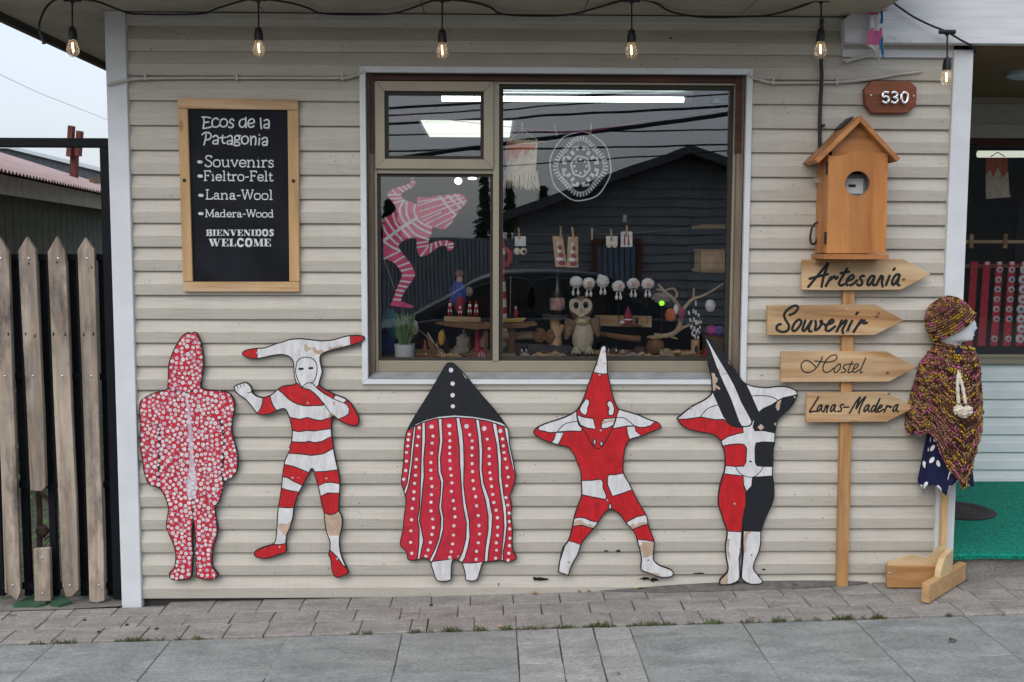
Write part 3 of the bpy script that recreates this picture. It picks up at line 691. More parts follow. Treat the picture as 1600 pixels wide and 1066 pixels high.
def corr(name, parent, mat, s0, s1, o0, z0, o1, z1, pitch=.076, amp=.012):
    n = int((s1-s0)/pitch*6); vs = []
    for i in range(n+1):
        s_ = s0+(s1-s0)*i/n; a = amp*math.sin(2*math.pi*s_/pitch)
        vs += [SP(s_, o0, z0+a), SP(s_, o1, z1+a), SP(s_, o0, z0+a-.003)]
    mb = MB(); mb.add(vs, [(3*i, 3*i+3, 3*i+4, 3*i+1) for i in range(n)]+[(3*i+2, 3*i+5, 3*i+3, 3*i) for i in range(n)]); return mb.build(name, mat, parent, True)
redroof = wood('faded_red_tin', [(.3, (.25, .15, .145)), (.5, (.34, .235, .225)), (.75, (.42, .36, .35))], 'x', 14, .6, False)
corr('roof', shed, redroof, -.3, Ln, .3, ez+.115, -2.2, ez+.90)
gb = thing('grey_roof_house', (-8, 10, 0), 'house with a grey metal roof beyond the red shed', 'house')
def GP(px, py, y): return W(px, py, y)
mb = MB(); mb.add([W(-140, 196, 10), W(8, 232, 11.5), W(178, 273, 20), W(178, 300, 20), W(8, 280, 11.5), W(-140, 280, 10)], [(0, 1, 4, 5), (1, 2, 3, 4)]); mb.build('roof', plain('grey_tin', (.12, .128, .14), .8, .25, 6, .2, spec=.1), gb)
mb = MB(); mb.obox(W(4, 229, 11.4), W(178, 271, 19.9), .12, .05, (0, 0, 1), .12, .09); mb.build('ridge_cap', plain('white_ridge', (.8, .83, .86), .4, .05, 6, .1), gb)
mb = MB(); mb.add([W(-140, 290, 10.2), W(175, 300, 20.2), W(175, 420, 20.2), W(-140, 520, 10.2)], [(0, 1, 2, 3)]); mb.build('wall', shedw, gb)
rt = plain('red_timber', (.115, .04, .034), .8, .3, 10, .2, spec=.1)
cr_ = thing('timber_cross', W(117, 300, 7.5), 'dark red timber post with two short upright boards above the roofs', 'post')
def upr(x0, y0, x1, y1, wd, y, nm):
    mb = MB(); a, b = W(x0, y0, y), W(x1, y1, y); mb.obox(b, a, wd*mpp(y), .09, (0, 1, 0)); mb.build(nm, rt, cr_)
upr(117, 228, 114, 330, 9, 7.5, 'post'); upr(112, 197, 109, 245, 7, 7.4, 'board'); upr(125, 205, 122, 244, 7, 7.4, 'board')
mb = MB(); mb.obox(W(143, 282, 7.5), W(172, 284, 8.5), .05, .06); tag(mb.build('timber_beam', plain('brown_timber', (.12, .08, .05), .8, .3, 10, .2)), 'short brown timber lying on the roof beside the cross', 'beam')
mb = MB(); mb.tube([W(-10, 112, 30), W(60, 145, 34), W(175, 190, 40)], .009, 4); tag(mb.build('overhead_wire', plain('grey_wire', (.30, .32, .35), .6, .1, 5, .05)), 'thin overhead wire crossing the pale sky', 'wire')
# ------------------------------------------------------------------ string lights
cord = thing('string_lights', W(700, 5, -.3), 'black festoon string with six lit clear bulbs under the eave', 'string lights')
bulbs = [(113, 2, 45, -.3), (404, 1, 46, -.3), (691, 2, 49, -.3), (987, 3, 49, -.3), (1283, 3, 48, -.3), (1480, 53, 93, -.12)]
E_fil = emit('lit_filament', (1, .68, .34), 13.0)
def cordpath(pts, name='cord', r=.0045):
    mb = MB(); mb.tube([Vector(q) for q in smooth_line([tuple(W(*p)) for p in pts], 4)], r, 6); mb.build(name, M['rubber'], cord, True)
cordpath([(68, 66, -.32), (62, 50, -.32), (62, 35, -.32), (72, 12, -.31), (90, -2, -.3), (113, -2, -.3), (150, 2, -.28), (190, 17, -.2), (215, 22, -.12), (310, 22, -.1), (340, 13, -.2), (380, 1, -.29), (404, -2, -.3), (450, 4, -.28), (480, 12, -.2), (510, 22, -.1), (605, 22, -.1), (640, 14, -.2), (670, 3, -.29), (691, -1, -.3), (735, 3, -.28), (765, 11, -.2), (790, 23, -.1), (880, 24, -.1), (930, 13, -.2), (965, 3, -.29), (987, -1, -.3), (1020, 3, -.28), (1050, 19, -.16), (1100, 27, -.1), (1165, 26, -.1), (1200, 24, -.12), (1240, 14, -.2), (1265, 5, -.28), (1283, -1, -.3), (1315, 6, -.22), (1340, 12, -.16), (1356, 4, -.12), (1368, -6, -.1)])
cordpath([(1392, 2, -.1), (1425, 25, -.1), (1455, 40, -.11), (1480, 50, -.12), (1500, 62, -.1), (1520, 73, -.06), (1524, 82, -.02), (1518, 84, .05)])
cordpath([(1536, 74, .1), (1560, 79, .3), (1600, 78, .45), (1660, 70, .5)])
mb = MB(); mb.tube([W(64, 52, -.32), W(70, 68, -.32)], [.006, .011], 8); mb.build('plug', M['rubber'], cord, True)
for px, pt, ps, y in bulbs:
    k = mpp(y); top = W(px, pt-3, y); sk = W(px, ps, y)
    mb = MB(); mb.tube([top, sk], .0036, 6); mb.lathe((top.x, y, top.z-.006), [(.002, -.014), (.008, -.008), (.013, 0), (.013, .008), (.004, .012)], 10); mb.tube([(top.x-.035, y, top.z), (top.x+.035, y, top.z)], .010, 8); mb.build('drop', M['rubber'], cord, True)
    mb = MB(); z = sk.z; mb.lathe((sk.x, y, z-.046), [(.0, 0), (.0185, .0), (.0185, .026), (.016, .034), (.015, .046), (.009, .052), (.003, .058)], 14); s_ = mb.build('socket', M['rubber'], cord, True)
    mb = MB(); mb.lathe((sk.x, y, z-.046-.07), [(.002, .0), (.012, .003), (.021, .012), (.0255, .026), (.024, .04), (.019, .056), (.0145, .0715)], 18); bb = mb.build('bulb', M['bulb_glass'], cord, 'all')
    mb = MB(); mb.tube([(sk.x-.002, y, z-.058), (sk.x+.001, y, z-.094)], .003, 6); mb.build('filament', E_fil, bb)
# festive ribbon on the cord
rib = thing('plastic_ribbon', W(1370, 2, -.1), 'torn pink white and blue plastic ribbon hanging from the cord', 'ribbon')
pk_, wh_, bl_ = plain('pink_plastic', (.62, .12, .30), .45, .2, 14, .2), plain('white_plastic', (.6, .6, .62), .45, .12, 14, .2), plain('blue_plastic', (.03, .25, .55), .45, .2, 14, .2)
def strip_px(rows, mat, name='strip'):
    mb = MB(); vs = []
    for i, (a, b, y) in enumerate(rows):
        for t in range(5): vs.append(W(a+(b-a)*t/4, y, -.105-.006*math.sin(t*1.9+i*1.3)))
    mb.add(vs, [(5*i+t, 5*i+t+1, 5*i+6+t, 5*i+5+t) for i in range(len(rows)-1) for t in range(4)]); mb.build(name, mat, rib, 'all')
strip_px([(1360, 1396, -4), (1362, 1380, 4), (1356, 1376, 14), (1357, 1372, 23)], pk_); strip_px([(1358, 1372, 23), (1361, 1374, 38), (1358, 1375, 48)], wh_)
strip_px([(1358, 1378, 44), (1356, 1379, 56), (1353, 1376, 70)], pk_); strip_px([(1354, 1373, 70), (1369, 1374, 80), (1374, 1375, 110)], wh_)
strip_px([(1374, 1379, 12), (1376, 1380, 26), (1375, 1380, 36), (1372, 1379, 37)], bl_); strip_px([(1376, 1380, 58), (1374, 1379, 70), (1377, 1382, 82), (1379, 1381, 90)], bl_)
mb = MB(); mb.box(W(1378, 3, -.11).x, W(1385, 3, -.11).x, -.125, -.1, W(0, 8, -.1).z, W(0, -8, -.1).z); mb.build('peg', M['pine'], rib)
# ------------------------------------------------------------------ painted plywood figures
P_RED = paint('red_board_paint', (.50, .014, .020), .45, .14)
P_RED2 = paint('crimson_board_paint', (.50, .022, .045), .5, .16)
P_WHITE = paint('white_board_paint', (.66, .66, .68), .5, .05, (.45, .40, .35), .03)
P_BLACK = paint('black_board_paint', (.012, .014, .020), .5, .2, (.06, .06, .06), .03)
P_LINE = paint('black_line_paint', (.010, .013, .015), .5, .2, (.1, .1, .1), .02)
P_PINK = paint('pink_window_paint', (.80, .045, .19), .5, .2, (.7, .3, .4), .05)
P_BRIGHT = paint('bright_white_paint', (.84, .83, .86), .5, .05)
P_LILAC = paint('lilac_dot_paint', (.55, .42, .52), .5, .1)
P_WOOD = plain('bare_plywood', (.45, .335, .25), .8, .18, 20, .3)
def figure(name, label, outline, base, regions, lines, y0=-.037, th=.012, lw=1.7, mats_extra=None, sub=3, edge=P_LINE, cat='cutout', group=None):
    """a plywood cut-out: board of the given outline (photo pixels on its own plane), paint patches tiling its face"""
    out = smooth_line(outline, sub, True)
    polys = [out]; info = [('board', base, None)]
    def put(nm, mt, p, order): polys.append(p); info.append((nm, mt, order))
    order = 0
    for rg in regions:
        nm, mt, pts = rg[:3]; opt = rg[3] if len(rg) > 3 else ''
        p = smooth_line(pts, 2 if 'r' not in opt else 1, True) if 's' not in opt else list(pts)
        order += 1; put(nm, mt, p, order)
        if 'n' not in opt:
            for q in ribbon(p, lw*1.05, True): put('line', P_LINE, q, 1000)
        if 'c' in opt: info[-1] = info[-1]
    for pts, wd in lines:
        for q in ribbon(smooth_line(pts, 4), wd*(1.5 if edge else 1.35)): put('line', P_LINE, q, 1001)
    if edge:
        for q in ribbon(out, lw*2.0, True): put('line', P_LINE, q, 1002)
    V, Fc, of = cdt(polys)
    cx = sum(p[0] for p in out)/len(out); by = max(p[1] for p in out)
    root = thing(name, W(cx, by, y0), label, cat, group)
    groups = {}
    for f, o in zip(Fc, of):
        if 0 not in o: continue
        best = max(o, key=lambda i: (info[i][2] or 0)); nm, mt, od = info[best]
        key = ('line',) if nm == 'line' else (nm, od)
        groups.setdefault(key, (nm, mt, []))[2].append(f)
    for key, (nm, mt, fs) in groups.items():
        if nm == 'board': continue
        idx = {}; vs = []; ff = []
        for f in fs:
            g = []
            for i in f:
                if i not in idx: idx[i] = len(vs); vs.append(W(V[i][0], V[i][1], y0))
                g.append(idx[i])
            a, b, c = [vs[k] for k in g[:3]]
            if (b-a).cross(c-a).y > 0: g = g[::-1]
            ff.append(g)
        mb = MB(); mb.add(vs, ff); mb.build(nm, mt, root)
    mb = MB(); n = len(out); o2 = ccw([(p[0], -p[1]) for p in out]); o2 = [(a, -b) for a, b in o2]
    fr = [W(a, b, y0) for a, b in o2]; bk = [Vector((p.x, y0+th, p.z)) for p in fr]
    mb.add(fr+bk, [(i, n+i, n+(i+1) % n, (i+1) % n) for i in range(n)]+[tuple(range(2*n-1, n-1, -1))])
    if ('board', None) in groups:
        idx = {}; vs = []; ff = []
        for f in groups[('board', None)][2]:
            g = []
            for i in f:
                if i not in idx: idx[i] = len(vs); vs.append(W(V[i][0], V[i][1], y0))
                g.append(idx[i])
            a, b, c = [vs[k] for k in g[:3]]
            if (b-a).cross(c-a).y > 0: g = g[::-1]
            ff.append(g)
        mb.cur = 1; mb.add(vs, ff)
    mb.build('board', [P_LINE if edge else base, base], root)
    return root
def dots(root, name, mat, pts, y, stuff=True, n=9):
    mb = MB()
    for cx, cy, r in pts: mb.add([W(a, b, y) for a, b in disc2(cx, cy, r, r*R.uniform(.88, 1.1), n)], [tuple(range(n))])
    o = mb.build(name, mat, root)
    if stuff: o['kind'] = 'stuff'
    return o
def screws(root, pts, y):
    for px, py in pts:
        mb = MB(); mb.blob(W(px, py, y), .0055, .002, .0055, 0, 8, 4); mb.build('screw', M['screw'], root)
Y0 = -.037
FG = 'painted plywood figures on the wall'
# 1 — hooded figure covered in white dots
z1 = zoomed(200, 500, 2.539)
out1 = z1([(236, 48), (248, 54), (262, 47), (275, 55), (288, 85), (297, 125), (300, 165), (297, 215), (290, 262), (310, 275), (350, 279), (390, 284), (412, 300), (424, 330), (422, 365), (415, 400), (413, 440), (422, 480), (434, 525), (437, 570), (432, 600), (415, 625), (385, 645), (372, 690), (362, 725), (347, 740), (350, 790), (357, 830), (350, 870), (338, 905), (334, 950), (337, 980), (352, 1000), (358, 1015), (345, 1028), (315, 1032), (285, 1027), (270, 1018), (268, 980), (266, 900), (263, 840), (259, 800), (255, 840), (257, 900), (256, 980), (252, 1020), (235, 1030), (205, 1034), (175, 1032), (163, 1018), (165, 1000), (180, 985), (187, 955), (186, 920), (178, 890), (163, 855), (150, 825), (153, 790), (158, 750), (150, 715), (138, 690), (120, 668), (85, 655), (70, 630), (60, 595), (54, 550), (46, 510), (48, 440), (45, 380), (46, 330), (62, 310), (100, 290), (150, 275), (156, 262), (158, 215), (160, 175), (175, 130), (195, 90), (215, 62)])
f1 = figure('spirit_cutout', 'red plywood figure with pointed hood covered all over in white dots', out1, P_RED2,
    [('streak', P_LILAC, z1([(225, 285), (232, 340), (238, 420), (243, 500), (245, 560), (240, 600), (233, 640), (232, 680), (240, 705), (255, 713), (268, 700), (273, 660), (272, 620), (262, 570), (257, 480), (250, 400), (240, 330), (232, 285)]), 'n')],
    [(z1([(150, 268), (190, 282), (228, 288), (262, 280), (292, 264)]), 1.6), (z1([(113, 408), (123, 440), (125, 520), (122, 600), (122, 668)]), 2.4), (z1([(362, 392), (373, 420), (380, 470), (378, 540), (373, 600), (380, 640)]), 2.6), (z1([(258, 712), (258, 800)]), 1.6)], Y0, group=FG)
rr = random.Random(3); pl = []; o1 = smooth_line(out1, 5, True)
arm = z1([(113, 408), (123, 440), (125, 520), (122, 600), (122, 668)])+z1([(362, 392), (373, 420), (380, 470), (378, 540), (373, 600), (380, 640)])
for t in range(19000):
    x, y = rr.uniform(216, 373), rr.uniform(518, 908); r = rr.choice([2.4, 2.7, 3.0, 3.3]) if t < 16000 else rr.uniform(.8, 1.2)
    if not inside((x, y), o1): continue
    if min(math.hypot(x-a, y-b) for a, b in o1) < r*.95+.9: continue
    if any((x-a)**2+(y-b)**2 < (r+s+(.3 if t < 16000 else .15))**2 for a, b, s in pl): continue
    pl.append((x, y, r))
big = [p for p in pl if p[2] > 1.7 and rr.random() > .2]; small = [p for p in pl if p not in big]
dots(f1, 'dot', P_WHITE, big, Y0-.0006); dots(f1, 'small_dot', P_LILAC, small, Y0-.0006, True, 7)
dots(f1, 'dot_centre', P_LILAC, [(x+rr.uniform(-.4, .4), y+rr.uniform(-.4, .4), r*.36) for x, y, r in big if rr.random() < .75], Y0-.0011, True, 6)
screws(f1, [(297, 527), (276, 769), (320, 769), (312, 880), (323, 732)], Y0-.001)
# 2 — horned figure in red and white bands
za = zoomed(360, 510, 5.332); zb_ = zoomed(380, 700, 5.078)
out2 = za([(95, 230), (110, 205), (150, 190), (222, 180), (290, 175), (370, 145), (440, 125), (490, 108), (560, 100), (620, 103), (700, 112), (770, 118), (850, 110), (920, 90), (980, 76), (1060, 72), (1105, 80), (1120, 95), (1112, 115), (1080, 135), (1000, 162), (930, 180), (850, 200), (790, 220), (755, 245), (750, 280), (757, 320), (768, 370), (762, 410), (748, 450), (745, 490), (800, 530), (870, 565), (940, 590), (985, 620), (1020, 660), (1055, 720), (1075, 770), (1072, 810), (1050, 832), (1000, 828), (940, 805), (890, 775), (850, 750), (845, 850), (848, 910), (860, 1000)]) + \
    zb_([(722, 20), (740, 110), (755, 170), (768, 250), (770, 330), (765, 400), (762, 490), (785, 540), (790, 600), (780, 660), (768, 710), (768, 780), (775, 830), (800, 900), (838, 985), (830, 1000), (790, 1020), (745, 1032), (720, 1015), (700, 965), (692, 890), (675, 845), (685, 800), (683, 740), (662, 680), (648, 620), (642, 560), (638, 515), (618, 440), (600, 340), (575, 250), (548, 165), (520, 210), (475, 300), (438, 370), (415, 440), (405, 480), (398, 550), (375, 630), (350, 690), (342, 750), (345, 800), (340, 830), (280, 850), (230, 868), (180, 880), (110, 873), (88, 855), (85, 830), (105, 810), (160, 785), (225, 765), (250, 740), (258, 690), (265, 620), (268, 540), (275, 475), (288, 400), (300, 310), (310, 210), (325, 110), (350, 50), (372, 5)]) + \
    za([(488, 1010), (505, 960), (512, 880), (500, 810), (480, 740), (450, 690), (390, 705), (320, 735), (270, 740), (220, 728), (160, 650), (110, 600), (70, 575), (40, 545), (28, 510), (40, 490), (80, 475), (125, 465), (160, 485), (182, 525), (180, 545), (215, 575), (265, 590), (310, 580), (350, 560), (395, 520), (440, 495), (540, 478), (528, 420), (525, 350), (520, 300), (495, 260), (440, 240), (370, 243), (300, 258), (230, 272), (170, 272), (120, 255)])
f2 = figure('spirit_cutout', 'red and white striped plywood figure with two long horns and a raised fist', out2, P_WHITE,
    [('horn_tip', P_RED, za([(60, 160), (222, 165), (226, 290), (60, 300)]), 's'), ('horn_tip', P_RED, za([(995, 50), (1003, 175), (1150, 175), (1150, 50)]), 's'),
     ('shoulder_band', P_RED, za([(395, 522), (440, 485), (545, 465), (580, 500), (610, 518), (650, 525), (690, 550), (740, 600), (770, 640), (775, 658), (700, 660), (640, 664), (560, 648), (490, 610), (440, 560)])),
     ('sleeve_band', P_RED, za([(745, 470), (890, 550), (876, 570), (858, 605), (800, 570), (735, 520), (720, 505)]), 'r'),
     ('sleeve_band', P_RED, za([(975, 610), (1130, 700), (1110, 860), (1000, 850), (880, 775), (950, 755), (985, 730), (992, 690), (975, 655), (945, 640)]), 'r'),
     ('sleeve_band', P_RED, za([(272, 580), (330, 565), (335, 610), (355, 660), (395, 715), (320, 755), (210, 735), (250, 690), (268, 640)]), 'r'),
     ('torso_stripe', P_RED, za([(465, 745), (520, 765), (580, 775), (643, 760), (700, 778), (760, 785), (862, 748), (862, 852), (760, 862), (700, 872), (640, 868), (570, 878), (490, 865)]), 'r'),
     ('torso_stripe', P_RED, za([(490, 958), (560, 965), (620, 966), (655, 958), (700, 970), (760, 960), (865, 905)])+zb_([(735, -8), (710, 5), (640, 45), (545, 60), (450, 48), (340, 42)]), 'r'),
     ('thigh_stripe', P_RED, zb_([(295, 122), (400, 148), (470, 175), (530, 198), (475, 302), (400, 265), (350, 235), (290, 225)]), 'r'), ('thigh_stripe', P_RED, zb_([(550, 188), (650, 188), (770, 170), (785, 292), (700, 272), (650, 275), (580, 310)]), 'r'),
     ('knee_stripe', P_RED, zb_([(290, 312), (350, 335), (400, 345), (455, 350), (415, 475), (340, 475), (260, 470)]), 'r'), ('knee_stripe', P_RED, zb_([(600, 390), (670, 358), (785, 360), (775, 492), (720, 525), (680, 530), (630, 512)]), 'r'),
     ('shoe', P_RED, zb_([(215, 765), (290, 768), (355, 752), (360, 850), (200, 910), (50, 890), (70, 810)]), 'r'), ('shoe', P_RED, zb_([(680, 800), (720, 840), (760, 885), (790, 930), (815, 948), (860, 985), (740, 1050), (680, 960), (660, 850)]), 'r'),
     ('bare_wood', P_WOOD, zb_([(275, 610), (300, 600), (350, 603), (395, 560), (380, 640), (345, 712), (325, 690), (315, 680), (300, 665), (288, 655)]), 'nr'), ('bare_wood', P_WOOD, zb_([(640, 530), (700, 533), (740, 520), (770, 505), (800, 590), (782, 665), (760, 697), (685, 695), (655, 640)]), 'nr'),
     ('bare_wood', P_WOOD, za([(615, 150), (645, 165), (652, 200), (640, 205), (622, 210)]), 'n'), ('bare_wood', P_WOOD, za([(680, 175), (705, 170), (720, 200), (760, 195), (790, 215), (760, 245), (745, 235), (710, 228), (690, 210)]), 'nr'),
     ('bare_wood', P_WOOD, za([(815, 190), (830, 165), (840, 180), (900, 160), (935, 155), (930, 180), (840, 205)]), 'nr'), ('bare_wood', P_WOOD, za([(808, 752), (825, 730), (845, 722), (872, 738), (855, 757)]), 'nr'), ('bare_wood', P_WOOD, za([(850, 630), (868, 622), (875, 650), (860, 665)]), 'nr')],
    [(za([(605, 512), (580, 480), (555, 430), (543, 380), (548, 330), (552, 300), (580, 270), (630, 257), (680, 268), (712, 300), (722, 350), (715, 410), (700, 450), (670, 475)]), 1.0), (za([(595, 515), (620, 485), (655, 470), (690, 480), (720, 515), (780, 560), (860, 605), (945, 640)]), .9), (za([(690, 550), (740, 600), (790, 660), (830, 720), (850, 750)]), .9), (za([(605, 518), (640, 522), (690, 550)]), .7),
     (za([(395, 522), (440, 560)]), 1.1), (za([(575, 356), (602, 354)]), 2.4), (za([(657, 350), (683, 348)]), 2.4), (za([(145, 556), (172, 548), (182, 525)]), .9), (za([(50, 490), (65, 520)]), .7), (za([(78, 480), (92, 510)]), .7), (za([(105, 475), (118, 500)]), .7), (za([(870, 568), (860, 605)]), .9), (za([(985, 618), (945, 640)]), .9),
     (za([(610, 520), (622, 505), (640, 505)]), .6)], Y0, group=FG)
screws(f2, [(484, 544), (457, 747), (510, 748), (437, 855), (527, 874), (402, 552), (481, 630)], Y0-.001)
# 3 — black hooded figure in a striped and dotted cape
zc_ = zoomed(610, 550, 2.882)
out3 = zc_([(250, 55), (265, 48), (290, 55), (340, 105), (400, 180), (470, 260), (525, 335), (535, 370), (538, 410), (548, 460), (562, 530), (565, 570), (552, 620), (540, 650), (548, 690), (545, 740), (552, 800), (550, 860), (556, 900), (570, 930), (545, 945), (520, 947), (490, 940), (470, 945), (430, 947), (415, 955), (405, 990), (388, 1030), (340, 1030), (335, 1000), (326, 965), (318, 950), (300, 940), (281, 940), (275, 1000), (270, 1030), (210, 1032), (190, 985), (182, 960), (178, 945), (150, 930), (125, 938), (80, 938), (70, 900), (42, 868), (55, 800), (60, 740), (68, 680), (62, 640), (48, 590), (52, 540), (58, 480), (62, 410), (75, 350), (120, 270), (170, 190), (220, 105)])
st3 = [[(105, 335), (115, 330), (108, 400), (100, 480), (90, 560), (80, 610), (68, 645), (60, 630), (75, 590), (88, 500), (95, 420)],
    [(142, 318), (157, 318), (158, 400), (150, 480), (152, 560), (145, 620), (138, 700), (130, 760), (140, 800), (150, 850), (140, 890), (130, 945), (120, 945), (128, 870), (130, 800), (122, 755), (132, 700), (135, 600), (138, 500), (142, 400)],
    [(215, 302), (232, 300), (236, 400), (225, 480), (228, 540), (240, 580), (235, 640), (230, 700), (240, 750), (238, 800), (225, 850), (205, 910), (185, 950), (172, 945), (200, 890), (218, 840), (226, 790), (228, 750), (218, 700), (225, 640), (228, 590), (215, 540), (214, 470), (222, 400)],
    [(295, 296), (312, 298), (325, 360), (330, 420), (332, 500), (330, 600), (340, 680), (355, 760), (358, 830), (350, 880), (335, 930), (318, 955), (303, 948), (325, 900), (340, 840), (342, 770), (328, 700), (322, 640), (312, 500), (310, 420)],
    [(383, 302), (400, 305), (410, 380), (415, 450), (412, 530), (420, 590), (445, 660), (460, 740), (455, 820), (442, 900), (438, 955), (422, 955), (428, 880), (440, 800), (440, 740), (428, 670), (408, 600), (400, 530), (400, 450), (395, 380)],
    [(458, 318), (478, 322), (490, 400), (500, 480), (500, 560), (510, 640), (522, 700), (525, 780), (518, 850), (508, 900), (508, 950), (497, 950), (505, 860), (512, 790), (508, 720), (498, 650), (488, 580), (485, 500), (478, 420)],
    [(512, 338), (530, 345), (545, 410), (555, 470), (562, 550), (545, 500), (530, 430)]]
f3 = figure('spirit_cutout', 'plywood figure with black pointed hood and red cape with white stripes and dots', out3, P_RED2,
    [('cape_stripe', P_WHITE, zc_(s_), 'r') for s_ in st3] +
    [('leg', P_WHITE, zc_([(172, 948), (200, 942), (283, 932), (290, 1045), (170, 1045)]), 'rs'), ('leg', P_WHITE, zc_([(318, 952), (370, 950), (440, 944), (440, 1045), (318, 1045)]), 'rs'),
     ('cape_band', P_WHITE, zc_([(250, 40), (300, 40), (560, 350), (525, 340), (440, 312), (370, 300), (290, 295), (200, 302), (140, 320), (80, 352), (40, 360)]), 'rs'),
     ('hood', P_BLACK, zc_([(250, 30), (300, 30), (560, 350), (525, 333), (500, 318), (440, 302), (370, 290), (290, 284), (220, 290), (160, 305), (120, 322), (78, 348), (40, 350)]), 'rs'),
     ('bare_wood', P_WOOD, zc_([(322, 92), (340, 102), (352, 122), (338, 118), (330, 105)]), 'nr')], [], Y0, group=FG)
cols = [[(273, 82, 10), (280, 143, 10), (280, 195, 10), (281, 245, 10)],
    [(84, 371), (80, 396), (78, 424), (72, 453), (72, 492), (69, 534), (60, 574)],
    [(130, 342), (126, 382), (120, 422), (117, 484), (114, 518), (113, 556), (109, 592), (106, 630), (104, 662), (98, 705), (95, 756), (92, 806), (91, 858), (96, 907)],
    [(185, 337, 10), (192, 379), (188, 411), (186, 456), (182, 498), (182, 533), (184, 570), (187, 606), (185, 643), (183, 677), (183, 716), (190, 753), (193, 791), (187, 822), (180, 858), (170, 892), (160, 920)],
    [(265, 332, 10), (267, 368), (268, 400), (267, 430), (267, 458), (268, 490), (270, 526), (274, 556), (277, 590), (275, 628), (283, 670), (289, 706), (291, 743), (286, 783), (284, 825), (280, 865), (274, 900), (268, 925)],
    [(343, 335, 10), (357, 373), (368, 401), (368, 432), (367, 466), (368, 503), (370, 539), (372, 580), (376, 617), (384, 652), (388, 693), (396, 737), (399, 782), (401, 820), (396, 860), (388, 898), (386, 934)],
    [(423, 345, 10), (436, 393), (445, 436), (445, 470), (446, 504), (448, 544), (452, 572), (456, 606), (461, 642), (466, 678), (476, 713), (482, 747), (483, 789), (482, 826), (477, 860), (478, 893), (474, 929)],
    [(495, 356, 9), (505, 392), (509, 423), (512, 453), (517, 482), (525, 522), (531, 564), (524, 603), (520, 656), (528, 690), (535, 726), (535, 764), (537, 797), (538, 839), (536, 873), (533, 907), (530, 938)]]
for c in cols:
    for d in c:
        (px, py), r = zc_([d[:2]])[0], (d[2] if len(d) > 2 else 7.2)/2.882; dots(f3, 'dot', P_WHITE, [(px, py, r)], Y0-.0006, False, 10)
screws(f3, [(716, 870)], Y0-.001)
# 4 — red figure with tall cone hood, arms behind the head
zd = zoomed(820, 530, 5.330); ze = zoomed(860, 720, 5.61)
out4 = zd([(640, 60), (660, 52), (678, 62), (683, 120), (690, 200), (693, 280), (715, 380), (735, 470), (765, 550), (785, 580), (870, 605), (950, 630), (1030, 665), (1085, 683), (1120, 700), (1138, 725), (1130, 745), (1060, 775), (970, 812), (880, 838), (850, 880), (835, 930), (825, 1000)]) + \
    ze([(642, 20), (645, 110), (690, 190), (722, 255), (780, 370), (830, 450), (850, 490), (862, 560), (890, 640), (912, 700), (912, 770), (905, 850), (925, 890), (970, 920), (1040, 945), (1075, 970), (1080, 1000), (1060, 1020), (1000, 1028), (940, 1020), (880, 995), (800, 965), (790, 930), (795, 860), (780, 780), (758, 700), (740, 640), (700, 590), (660, 548), (620, 490), (570, 445), (525, 430), (490, 445), (455, 490), (420, 545), (380, 600), (300, 690), (270, 740), (245, 820), (205, 890), (180, 940), (163, 1008), (158, 1010), (70, 980), (68, 974), (75, 900), (90, 830), (110, 760), (155, 700), (180, 620), (195, 550), (210, 480), (240, 390), (270, 310), (268, 200), (262, 100), (232, 20)]) + \
    zd([(415, 980), (385, 930), (350, 900), (270, 882), (170, 850), (100, 815), (75, 790), (75, 765), (100, 735), (160, 705), (260, 672), (350, 640), (430, 590), (480, 510), (520, 400), (560, 290), (600, 180), (625, 90)])
